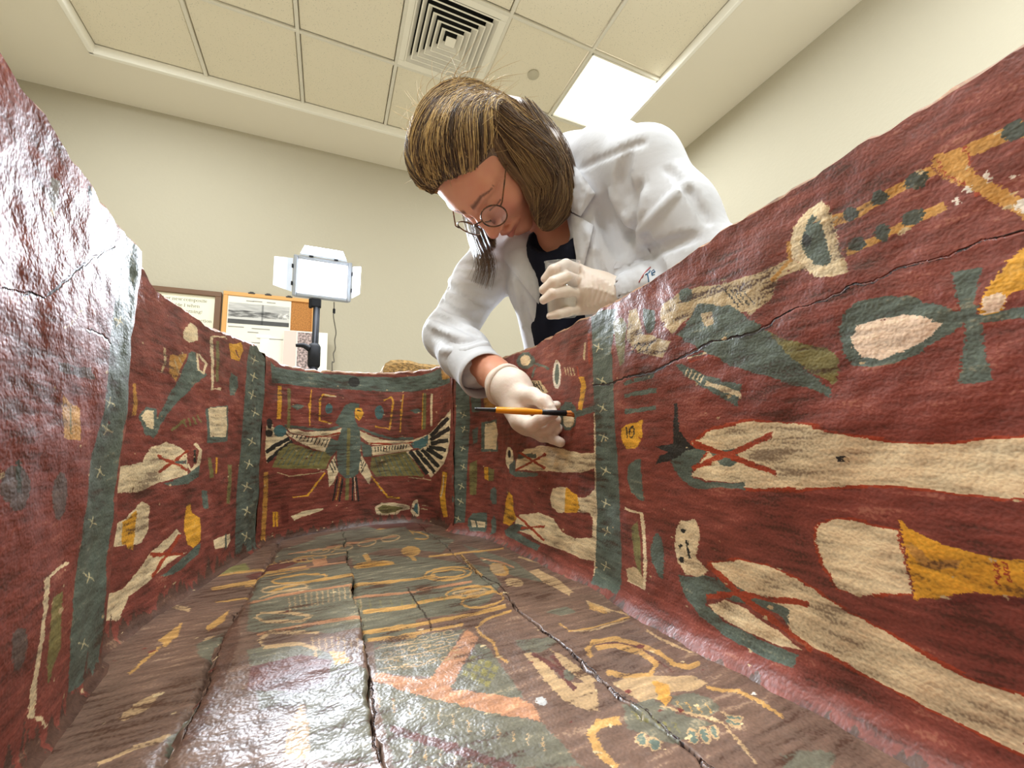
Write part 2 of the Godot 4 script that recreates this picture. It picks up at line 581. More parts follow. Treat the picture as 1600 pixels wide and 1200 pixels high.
# Paint motifs (polygons in the surface's own coordinates) into a picture of pigments, then age it.
func painted(motifs: Array, base: String, lo: Vector2, hi: Vector2, w: int, h: int, up: bool, seed_: int, grime := 0.0) -> Array:
	var im := Image.create(w, h, false, Image.FORMAT_L8)
	im.fill(Color8(pig_index[base], 0, 0))
	var hm := noise(0.013, 5, seed_).get_image(w, h)
	hm.convert(Image.FORMAT_L8)
	var wob := noise(0.045, 2, seed_ + 5)
	var k := Vector2(w, h) / (hi - lo)
	for m in motifs:
		var a: Array = m[1]
		var pts := PackedVector2Array()
		var n := a.size() / 2
		for i in n:
			var p0 := Vector2(a[i * 2], a[i * 2 + 1])
			var j := (i + 1) % n
			var p1 := Vector2(a[j * 2], a[j * 2 + 1])
			p0 = (p0 - lo) * k
			p1 = (p1 - lo) * k
			var steps := clampi(int(p0.distance_to(p1) / 5.0), 1, 60)
			for s in steps:
				var q := p0.lerp(p1, float(s) / steps)
				if up: q.y = h - q.y
				var amp := 3.0 if m[0] == "crack" else 1.5
				pts.append(q + Vector2(wob.get_noise_2d(q.x, q.y), wob.get_noise_2d(q.y + 900, q.x)) * amp)
		fill_poly(im, pts, Color8(pig_index[m[0]], 0, 0))
		if m[0] == "crack": fill_poly(hm, pts, Color8(0, 0, 0))
	rng.seed = seed_
	if grime > 0.0:
		# dust and dirt gathered along the foot of the wall
		for n in 260:
			var s := rng.randf_range(0.0, 1.0) * w
			var top := grime * k.y * rng.randf_range(.35, 1.0) * (1.0 + .8 * wob.get_noise_2d(s, 50.0))
			var wd := rng.randf_range(6, 26)
			fill_poly(im, PackedVector2Array([Vector2(s - wd, h), Vector2(s - wd * .8, h - top * .5), Vector2(s - wd * .2, h - top), Vector2(s + wd * .4, h - top * .8), Vector2(s + wd, h - top * .3), Vector2(s + wd, h)]), Color8(pig_index["dirt"], 0, 0))
	# small chips: bare plaster flecks and pits, most of them along the edges of the figures
	for n in 900:
		var x := rng.randi_range(4, w - 5)
		var y := rng.randi_range(4, h - 5)
		var here := im.get_pixel(x, y).r8
		var edge := im.get_pixel(clampi(x + rng.randi_range(-9, 9), 0, w - 1), clampi(y + rng.randi_range(-9, 9), 0, h - 1)).r8 != here
		if not edge and n % 6 != 0: continue
		var blob := PackedVector2Array()
		var r := rng.randf_range(1.0, 3.2) * (1.6 if edge else .8)
		for e in 7: blob.append(Vector2(x, y) + Vector2(cos(TAU * e / 7) * 1.7, sin(TAU * e / 7)) * r * rng.randf_range(.5, 1.1))
		fill_poly(im, blob, Color8(pig_index["gesso" if n % 4 != 0 else "dred"], 0, 0))
	# ageing: cloudy wear, fine grain and brush streaks together pick the tone of each pigment
	var cloud := noise(0.004, 4, seed_ + 1).get_image(w, h)
	var grain := noise(0.16, 3, seed_ + 2).get_image(w, h)
	var streak := noise(0.05, 3, seed_ + 3).get_image(w / 6, h)
	streak.resize(w, h, Image.INTERPOLATE_CUBIC)
	for i in [cloud, grain, streak]: i.convert(Image.FORMAT_L8)
	var a := cloud.get_data()
	var b := grain.get_data()
	var c := streak.get_data()
	var cls := im.get_data()
	var out := PackedInt32Array()
	out.resize(w * h)
	var last := w * h - 1
	for i in w * h:
		var j := clampi(i + ((b[i] - 128) >> 5) + ((c[i] - 128) >> 5) * w, 0, last)
		out[i] = lut[cls[j] * 256 + clampi(((a[i] * 5 + b[i] * 4 + c[i] * 7) * 3 >> 5) - 64, 0, 255)]
	var tex := ImageTexture.create_from_image(Image.create_from_data(w, h, false, Image.FORMAT_RGBA8, out.to_byte_array()))
	# relief: brush marks and lumps of the plaster, with the cracks cut in
	var hd := hm.get_data()
	for i in w * h:
		hd[i] = (hd[i] * 12 + b[i] * 2 + c[i] * 2) >> 4 if hd[i] > 0 else 0
	var relief := ImageTexture.create_from_image(Image.create_from_data(w, h, false, Image.FORMAT_L8, hd))
	return [tex, relief]

func varnish(called: String, maps: Array, rough: float, deep: float) -> StandardMaterial3D:
	var m := mat(called, Color.WHITE, rough, 0.0, 0.5)
	m.albedo_texture = maps[0]
	m.heightmap_enabled = true
	m.heightmap_texture = maps[1]
	m.heightmap_scale = deep
	m.texture_repeat = false
	return m

func rim_at(rim: Array, s: float) -> float:
	for i in rim.size() - 1:
		if s <= rim[i + 1].x or i == rim.size() - 2:
			return lerpf(rim[i].y, rim[i + 1].y, clampf((s - rim[i].x) / (rim[i + 1].x - rim[i].x), 0, 1))
	return 1.0

# A wall standing on the outline: inside face (with a rounded foot), worn rim, outside face.
func wall_part(called: String, prof: Array, rim: Array, s0: float, s1: float, lo: Vector2, hi: Vector2, m_in: Material, m_out: Material, parent: Node, step := 0.03, foot := .06):
	var line := chaikin(prof)
	var acc := [0.0]
	for i in range(1, line.size()): acc.append(acc[-1] + line[i].distance_to(line[i - 1]))
	var n := int((s1 - s0) / step) + 1
	var lump := noise(2.2, 3, 17)
	var nick := noise(7.0, 4, 5)
	var cols := []
	for i in n + 1:
		var s := lerpf(s0, s1, float(i) / n)
		var k := 0
		while k < line.size() - 2 and acc[k + 1] < s: k += 1
		var p: Vector2 = line[k].lerp(line[k + 1], (s - acc[k]) / (acc[k + 1] - acc[k]))
		var t: Vector2 = (line[mini(k + 2, line.size() - 1)] - line[maxi(k - 1, 0)]).normalized()
		cols.append([s, p, Vector2(-t.y, t.x)])
	var rows := 44
	var a := begin()
	var b := begin()
	a.set_smooth_group(0)
	b.set_smooth_group(0)
	var grid := []
	for cdat in cols:
		var s: float = cdat[0]
		var p: Vector2 = cdat[1]
		var nn: Vector2 = cdat[2]
		var top := rim_at(rim, s) + nick.get_noise_1d(s * 1.0) * .022
		var col := []
		for j in rows + 1:
			var y := lerpf(-1.02, top, float(j) / rows)
			var r := foot
			var off := 0.0
			if y < -1.0 + r:
				var q := clampf((-1.0 + r - y) / r, 0, 1)
				off = r * (1.0 - sqrt(maxf(0.0, 1.0 - q * q))) * .9
			off += lump.get_noise_2d(s, y * 1.0) * .014 + lump.get_noise_2d(s * 4.0 + 40, y * 4.0) * .004
			col.append([Vector3(p.x + nn.x * off, y, p.y + nn.y * off), Vector2((s - lo.x) / (hi.x - lo.x), 1.0 - (y - lo.y) / (hi.y - lo.y))])
		# rim and outside
		var out := []
		var thick := .20
		for e in [[.012, .012], [.05, .03], [.1, .032], [thick - .03, .022], [thick, -.02], [thick + .01, -.5], [thick + .01, -1.255]]:
			var y: float = top + e[1] if e[1] > -.1 else e[1]
			if e[1] == -.5: y = 0.0
			y += nick.get_noise_2d(s, e[0] * 9.0) * .012
			out.append(Vector3(p.x - nn.x * e[0], y, p.y - nn.y * e[0]))
		grid.append([col, out, nn])
	for i in n:
		var c0: Array = grid[i][0]
		var c1: Array = grid[i + 1][0]
		for j in rows:
			for v in [[c0, j], [c0, j + 1], [c1, j + 1], [c0, j], [c1, j + 1], [c1, j]]:
				a.set_uv(v[0][v[1]][1])
				var q: Vector3 = v[0][v[1]][0]
				a.add_vertex(Vector3(q.x * U, EYE + q.y * U, q.z * U))
		var o0: Array = [c0[rows][0]] + grid[i][1]
		var o1: Array = [c1[rows][0]] + grid[i + 1][1]
		var nn := Vector3(grid[i][2].x, 0, grid[i][2].y)
		for j in o0.size() - 1:
			var want := Vector3.UP if j < 4 else -nn
			var q := []
			for v in [o0[j], o1[j], o1[j + 1], o0[j + 1]]: q.append(Vector3(v.x * U, EYE + v.y * U, v.z * U))
			quad(b, q[0], q[1], q[2], q[3], want)
	a.index()
	b.index()
	a.generate_normals()
	b.generate_normals()
	var mesh := a.commit()
	b.commit(mesh)
	mesh.surface_set_material(0, m_in)
	mesh.surface_set_material(1, m_out)
	part(called, mesh, null, parent)

func build_coffin():
	make_lut()
	var t := thing("coffin", "ancient open wooden coffin painted inside with figures and signs on dark red", "coffin", Vector3(0.06, EYE - U * 1.26, -.1))
	var left: Array = [Vector2(-0.28, 5.7), Vector2(-0.45, 3), Vector2(-0.66, 0.4), Vector2(-0.8, -1.3), Vector2(-0.86, -2.04), Vector2(-0.925, -2.5), Vector2(-0.925, -2.62), Vector2(-0.95, -2.71), Vector2(-1.02, -2.8), Vector2(-1.03, -2.95), Vector2(-0.95, -3.42), Vector2(-0.83, -4.05), Vector2(-0.7, -4.7), Vector2(-0.645, -5)]
	var end: Array = [Vector2(-0.645, -5), Vector2(-0.64, -5.07), Vector2(-0.59, -5.18), Vector2(-0.45, -5.31), Vector2(-0.26, -5.43), Vector2(0, -5.56), Vector2(0.295, -5.65), Vector2(0.65, -5.66), Vector2(0.99, -5.56), Vector2(1.2, -5.35), Vector2(1.31, -5.05), Vector2(1.335, -4.8)]
	var right: Array = [Vector2(1.335, -4.8), Vector2(1.36, -4.68), Vector2(1.46, -4.5), Vector2(1.62, -4.15), Vector2(1.655, -3.36), Vector2(1.7, -2.55), Vector2(1.715, -2.38), Vector2(1.69, -2.15), Vector2(1.66, -1.92), Vector2(1.665, -1.55), Vector2(1.68, -1.13), Vector2(1.7, -0.72), Vector2(1.7, 0.4), Vector2(1.62, 3), Vector2(1.48, 5.7)]
	var lm: Array = [
		["green",[10.337,1,10.783,1.134,10.783,1.036,10.783,0.073,10.783,-1.004,10.287,-0.923,10.249,-0.331,10.283,0.279,10.284,0.812]],
		["star",[10.501,0.893,10.385,0.896,10.375,0.886,10.489,0.882]],
		["star",[10.507,0.889,10.518,0.937,10.494,0.934,10.483,0.886]],
		["star",[10.501,0.884,10.524,0.893,10.511,0.9,10.489,0.89]],
		["star",[10.49,0.882,10.606,0.884,10.616,0.895,10.499,0.893]],
		["star",[10.484,0.887,10.429,0.831,10.45,0.831,10.506,0.887]],
		["star",[10.496,0.72,10.382,0.728,10.371,0.719,10.485,0.71]],
		["star",[10.502,0.717,10.513,0.764,10.489,0.761,10.479,0.714]],
		["star",[10.497,0.712,10.519,0.72,10.507,0.727,10.485,0.719]],
		["star",[10.486,0.71,10.601,0.708,10.611,0.718,10.495,0.72]],
		["star",[10.48,0.716,10.425,0.662,10.446,0.661,10.501,0.715]],
		["star",[10.477,0.537,10.364,0.55,10.354,0.541,10.466,0.528]],
		["star",[10.483,0.533,10.493,0.58,10.47,0.578,10.46,0.532]],
		["star",[10.477,0.529,10.499,0.536,10.487,0.543,10.465,0.536]],
		["star",[10.467,0.528,10.579,0.521,10.589,0.53,10.476,0.538]],
		["star",[10.461,0.534,10.407,0.484,10.427,0.481,10.482,0.532]],
		["star",[10.578,0.367,10.459,0.385,10.448,0.376,10.566,0.359]],
		["star",[10.584,0.363,10.595,0.41,10.571,0.409,10.56,0.363]],
		["star",[10.578,0.359,10.601,0.366,10.589,0.373,10.566,0.367]],
		["star",[10.567,0.358,10.687,0.346,10.697,0.356,10.576,0.368]],
		["star",[10.561,0.364,10.504,0.316,10.525,0.313,10.583,0.362]],
		["star",[10.504,0.076,10.391,0.101,10.381,0.093,10.493,0.068]],
		["star",[10.51,0.072,10.521,0.115,10.497,0.116,10.487,0.073]],
		["star",[10.504,0.068,10.526,0.073,10.515,0.081,10.493,0.076]],
		["star",[10.494,0.068,10.607,0.049,10.617,0.057,10.503,0.076]],
		["star",[10.488,0.074,10.434,0.031,10.455,0.027,10.509,0.07]],
		["star",[10.491,-0.139,10.38,-0.109,10.37,-0.116,10.48,-0.146]],
		["star",[10.497,-0.144,10.508,-0.102,10.484,-0.099,10.474,-0.142]],
		["star",[10.491,-0.147,10.513,-0.144,10.501,-0.135,10.48,-0.139]],
		["star",[10.481,-0.147,10.592,-0.172,10.602,-0.164,10.49,-0.139]],
		["star",[10.475,-0.14,10.422,-0.18,10.442,-0.185,10.496,-0.146]],
		["star",[10.473,-0.35,10.364,-0.315,10.354,-0.321,10.462,-0.356]],
		["star",[10.479,-0.355,10.489,-0.314,10.466,-0.31,10.456,-0.351]],
		["star",[10.473,-0.358,10.494,-0.355,10.483,-0.346,10.462,-0.349]],
		["star",[10.463,-0.357,10.572,-0.387,10.581,-0.38,10.472,-0.35]],
		["star",[10.457,-0.35,10.405,-0.386,10.425,-0.392,10.478,-0.356]],
		["star",[10.49,-0.581,10.381,-0.54,10.371,-0.546,10.48,-0.587]],
		["star",[10.496,-0.587,10.507,-0.547,10.484,-0.542,10.474,-0.582]],
		["star",[10.491,-0.589,10.512,-0.588,10.501,-0.579,10.479,-0.58]],
		["star",[10.481,-0.587,10.59,-0.623,10.599,-0.617,10.489,-0.581]],
		["star",[10.475,-0.581,10.423,-0.613,10.442,-0.621,10.495,-0.588]],
		["star",[10.526,-0.825,10.415,-0.778,10.405,-0.783,10.515,-0.83]],
		["star",[10.532,-0.831,10.543,-0.792,10.52,-0.786,10.509,-0.825]],
		["star",[10.526,-0.833,10.548,-0.833,10.536,-0.823,10.515,-0.823]],
		["star",[10.516,-0.831,10.627,-0.873,10.637,-0.867,10.525,-0.825]],
		["star",[10.51,-0.823,10.457,-0.853,10.477,-0.861,10.531,-0.832]],
		["cream",[9.183,0.82,9.258,0.914,9.358,0.91,9.393,0.808,9.279,0.768,9.19,0.777]],
		["ochre",[9.06,0.634,9.262,0.686,9.215,0.604,9.157,0.47,9.065,0.516]],
		["gesso",[9.103,0.612,9.193,0.521,9.205,0.525,9.114,0.617]],
		["gesso",[9.148,0.636,9.212,0.586,9.223,0.592,9.159,0.642]],
		["green",[9.289,0.7,9.38,0.72,9.412,0.609,9.567,0.584,9.442,0.513,9.198,0.337,9.058,0.222,8.96,0.078,8.886,0.117,9.025,0.277,9.178,0.473]],
		["cream",[9.389,0.714,9.405,0.588,9.517,0.577,9.566,0.675,9.422,0.726,9.402,0.712,9.53,0.663,9.493,0.588,9.437,0.599,9.417,0.72]],
		["cream",[9.822,0.955,9.572,0.892,9.642,0.478,9.825,0.494,9.823,0.514,9.688,0.488,9.617,0.898,9.822,0.934]],
		["olive",[9.666,0.877,9.713,0.553,9.762,0.561,9.714,0.889]],
		["yellow",[9.89,0.913,9.999,0.929,10.133,0.983,10.201,0.924,10.134,0.804,9.974,0.788]],
		["red",[10.041,0.886,10.12,0.83,10.14,0.838,10.06,0.894]],
		["green",[9.971,0.592,9.99,0.675,10.108,0.654,10.152,0.578,10.086,0.478,9.998,0.467]],
		["green",[9.598,0.326,9.954,0.379,9.999,0.07,9.644,0.056]],
		["cream",[9.64,0.329,9.931,0.363,9.963,0.107,9.691,0.103]],
		["green",[8.795,0.205,8.861,0.276,8.965,0.272,8.977,0.119,8.878,0.097]],
		["cream",[8.816,0.207,8.865,0.254,8.933,0.253,8.939,0.139,8.869,0.156]],
		["olive",[9.264,0.209,9.322,0.165,9.341,0.172,9.282,0.216]],
		["olive",[9.325,0.225,9.386,0.18,9.406,0.187,9.344,0.232]],
		["olive",[9.389,0.241,9.452,0.196,9.473,0.204,9.409,0.249]],
		["olive",[9.456,0.259,9.521,0.213,9.543,0.221,9.476,0.267]],
		["olive",[9.157,0.133,9.312,0.216,9.289,0.228,9.137,0.145]],
		["ochre",[8.7,0.388,8.723,0.289,8.73,0.215,8.769,0.215,8.772,0.294,8.738,0.395]],
		["gesso",[8.99,0.5,9.032,0.583,9.003,0.667,8.98,0.661,9.002,0.579,8.968,0.502]],
		["cream",[8.539,-0.075,8.868,-0.054,8.944,0.03,9.107,0.065,9.271,0.035,9.379,-0.012,9.393,-0.166,9.07,-0.191,8.851,-0.222,8.509,-0.193]],
		["green",[9.097,-0.204,9.416,-0.163,9.565,-0.099,9.567,-0.186,9.426,-0.23,9.149,-0.22]],
		["green",[9.18,-0.081,9.376,-0.09,9.371,-0.06,9.175,-0.053]],
		["verm",[9.057,-0.131,9.403,-0.004,9.381,0.011,9.04,-0.117]],
		["verm",[9.021,-0.029,9.381,-0.139,9.394,-0.124,9.031,-0.015]],
		["cream",[9.437,0.049,9.518,-0.002,9.516,-0.092,9.447,-0.126,9.406,-0.087,9.375,-0.096,9.451,-0.152,9.567,-0.105,9.569,0.003,9.467,0.062]],
		["black",[9.445,0.001,9.475,-0.08,9.505,-0.079,9.474,0.003]],
		["cream",[8.642,-0.388,8.788,-0.348,8.904,-0.29,8.975,-0.325,8.995,-0.46,8.94,-0.526,8.877,-0.524,8.667,-0.486]],
		["yellow",[8.741,-0.376,8.862,-0.332,8.865,-0.484,8.85,-0.545,8.733,-0.482]],
		["yellow",[9.417,-0.373,9.461,-0.364,9.503,-0.448,9.613,-0.498,9.637,-0.665,9.547,-0.703,9.458,-0.656,9.409,-0.555]],
		["cream",[8.539,-0.702,8.8,-0.748,9.03,-0.607,9.318,-0.518,9.375,-0.56,9.143,-0.655,9.453,-0.706,9.236,-0.721,9.055,-0.771,8.869,-0.806,8.793,-0.889,8.48,-0.813]],
		["green",[9.162,-0.784,9.434,-0.729,9.638,-0.683,9.625,-0.765,9.445,-0.8,9.241,-0.807]],
		["verm",[9.034,-0.627,9.411,-0.716,9.407,-0.693,9.03,-0.607]],
		["verm",[9.095,-0.768,9.384,-0.575,9.35,-0.557,9.066,-0.75]],
		["cream",[9.864,-0.715,10.146,-0.72,10.177,-0.783,10.118,-0.826,9.894,-0.794]],
		["green",[10.042,-0.699,10.068,-0.823,10.102,-0.831,10.076,-0.706]],
		["olive",[9.667,-0.054,9.726,-0.213,9.784,-0.214,9.724,-0.053]],
		["yellow",[9.799,-0.056,9.791,-0.18,9.821,-0.184,9.83,-0.059]],
		["olive",[10.035,-0.121,10.054,-0.461,10.124,-0.472,10.105,-0.126]],
		["green",[9.621,-0.304,9.658,-0.441,9.742,-0.451,9.704,-0.31]],
		["green",[8.092,0.533,8.404,0.592,8.404,0.483,8.363,-0.037,8.312,-0.503,8.344,-0.982,8.02,-0.921,7.96,-0.672,7.964,-0.162,8.062,0.19]],
		["green",[8.083,0.997,8.404,1.14,8.404,0.97,8.404,0.35,8.063,0.303,8.076,0.566,8.063,0.834]],
		["star",[8.139,0.23,8.056,0.237,8.049,0.232,8.131,0.224]],
		["star",[8.143,0.227,8.147,0.254,8.13,0.253,8.127,0.227]],
		["star",[8.14,0.225,8.154,0.229,8.146,0.233,8.13,0.229]],
		["star",[8.132,0.224,8.211,0.219,8.216,0.225,8.138,0.23]],
		["star",[8.127,0.227,8.092,0.198,8.107,0.197,8.143,0.226]],
		["star",[8.161,0.116,8.078,0.127,8.071,0.122,8.154,0.111]],
		["star",[8.166,0.113,8.169,0.139,8.153,0.139,8.15,0.113]],
		["star",[8.162,0.111,8.176,0.114,8.168,0.119,8.153,0.115]],
		["star",[8.155,0.11,8.232,0.101,8.237,0.107,8.16,0.116]],
		["star",[8.15,0.114,8.115,0.087,8.13,0.085,8.165,0.112]],
		["star",[8.153,-0.073,8.071,-0.055,8.065,-0.059,8.146,-0.078]],
		["star",[8.157,-0.076,8.161,-0.051,8.145,-0.05,8.141,-0.075]],
		["star",[8.154,-0.078,8.168,-0.076,8.159,-0.071,8.145,-0.073]],
		["star",[8.147,-0.078,8.223,-0.093,8.228,-0.089,8.152,-0.073]],
		["star",[8.142,-0.074,8.107,-0.097,8.122,-0.1,8.157,-0.077]],
		["star",[8.089,-0.284,8.011,-0.259,8.005,-0.262,8.083,-0.287]],
		["star",[8.094,-0.287,8.097,-0.263,8.081,-0.261,8.078,-0.284]],
		["star",[8.09,-0.288,8.104,-0.288,8.096,-0.282,8.082,-0.282]],
		["star",[8.083,-0.287,8.159,-0.309,8.164,-0.305,8.088,-0.283]],
		["star",[8.079,-0.283,8.047,-0.302,8.061,-0.306,8.093,-0.288]],
		["star",[8.12,-0.511,8.043,-0.478,8.036,-0.48,8.113,-0.513]],
		["star",[8.125,-0.514,8.128,-0.492,8.112,-0.487,8.109,-0.51]],
		["star",[8.121,-0.515,8.135,-0.517,8.127,-0.51,8.113,-0.509]],
		["star",[8.114,-0.514,8.188,-0.543,8.193,-0.54,8.119,-0.51]],
		["star",[8.11,-0.509,8.077,-0.524,8.091,-0.53,8.124,-0.515]],
		["star",[8.125,-0.78,8.049,-0.739,8.043,-0.74,8.119,-0.782]],
		["star",[8.13,-0.784,8.133,-0.763,8.118,-0.757,8.114,-0.778]],
		["star",[8.126,-0.785,8.14,-0.788,8.132,-0.78,8.118,-0.777]],
		["star",[8.119,-0.782,8.192,-0.82,8.197,-0.818,8.125,-0.78]],
		["star",[8.115,-0.777,8.083,-0.787,8.097,-0.795,8.129,-0.785]],
		["star",[8.191,0.975,8.116,0.957,8.11,0.95,8.184,0.968]],
		["star",[8.195,0.974,8.198,1.001,8.183,0.995,8.18,0.969]],
		["star",[8.191,0.971,8.205,0.979,8.197,0.98,8.184,0.972]],
		["star",[8.185,0.968,8.253,0.986,8.257,0.993,8.19,0.975]],
		["star",[8.181,0.97,8.15,0.932,8.163,0.935,8.194,0.973]],
		["star",[8.205,0.833,8.131,0.82,8.125,0.814,8.198,0.826]],
		["star",[8.209,0.832,8.212,0.858,8.197,0.853,8.194,0.827]],
		["star",[8.206,0.829,8.219,0.836,8.211,0.838,8.198,0.831]],
		["star",[8.199,0.826,8.265,0.839,8.27,0.846,8.204,0.833]],
		["star",[8.195,0.828,8.164,0.793,8.177,0.795,8.208,0.831]],
		["star",[8.173,0.615,8.1,0.609,8.094,0.603,8.167,0.609]],
		["star",[8.177,0.613,8.18,0.638,8.166,0.635,8.163,0.61]],
		["star",[8.174,0.611,8.186,0.617,8.179,0.619,8.166,0.613]],
		["star",[8.167,0.609,8.235,0.616,8.239,0.622,8.172,0.615]],
		["star",[8.163,0.611,8.133,0.58,8.147,0.581,8.176,0.612]],
		["ochre",[7.652,0.211,7.833,0.172,7.852,0.052,7.692,0.061]],
		["olive",[7.739,0.177,7.752,0.078,7.766,0.078,7.753,0.177]],
		["cream",[7.852,-0.391,7.663,-0.395,7.683,-0.625,7.686,-0.83,7.806,-0.926,7.824,-0.925,7.723,-0.848,7.722,-0.641,7.701,-0.41,7.876,-0.409]],
		["olive",[7.748,-0.486,7.828,-0.487,7.891,-0.706,7.801,-0.781]],
		["smudge",[7.505,-0.097,7.497,-0.136,7.461,-0.156,7.412,-0.15,7.369,-0.122,7.347,-0.084,7.352,-0.049,7.383,-0.028,7.431,-0.03,7.478,-0.056]],
		["smudge",[7.803,-0.146,7.803,-0.197,7.776,-0.224,7.735,-0.218,7.694,-0.183,7.669,-0.134,7.668,-0.087,7.692,-0.059,7.732,-0.061,7.775,-0.094]],
		["smudge",[7.587,0.314,7.883,0.341,7.933,0.306,7.62,0.284]],
		["smudge",[7.606,-0.595,7.605,-0.63,7.585,-0.642,7.555,-0.629,7.525,-0.596,7.508,-0.557,7.508,-0.524,7.526,-0.51,7.556,-0.52,7.586,-0.553]],
		["dgreen",[7.403,-0.012,7.426,-0.003,7.45,-0.103,7.422,-0.095]],
		["lgrey",[7.401,0.882,7.455,0.895,7.465,0.777,7.435,0.782]],
		["crack",[7.456,0.495,7.578,0.608,7.739,0.749,8.004,0.915,7.99,0.917,7.725,0.752,7.565,0.609,7.447,0.497]],
		["crack",[7.231,0.445,7.378,0.482,7.451,0.489,7.454,0.495,7.379,0.488,7.231,0.449]],
		["gesso",[7.591,0.427,7.738,0.555,7.726,0.555,7.582,0.428]],
		["crack",[7.78,0.475,7.969,0.497,8.075,0.484,8.088,0.491,7.978,0.506,7.783,0.481]],
		["smudge",[7.596,0.309,7.829,0.316,7.821,0.292,7.601,0.289]],
		["black",[7.694,0.992,7.695,0.973,7.686,0.956,7.673,0.949,7.659,0.953,7.65,0.967,7.65,0.986,7.657,1.002,7.671,1.01,7.685,1.007]]]
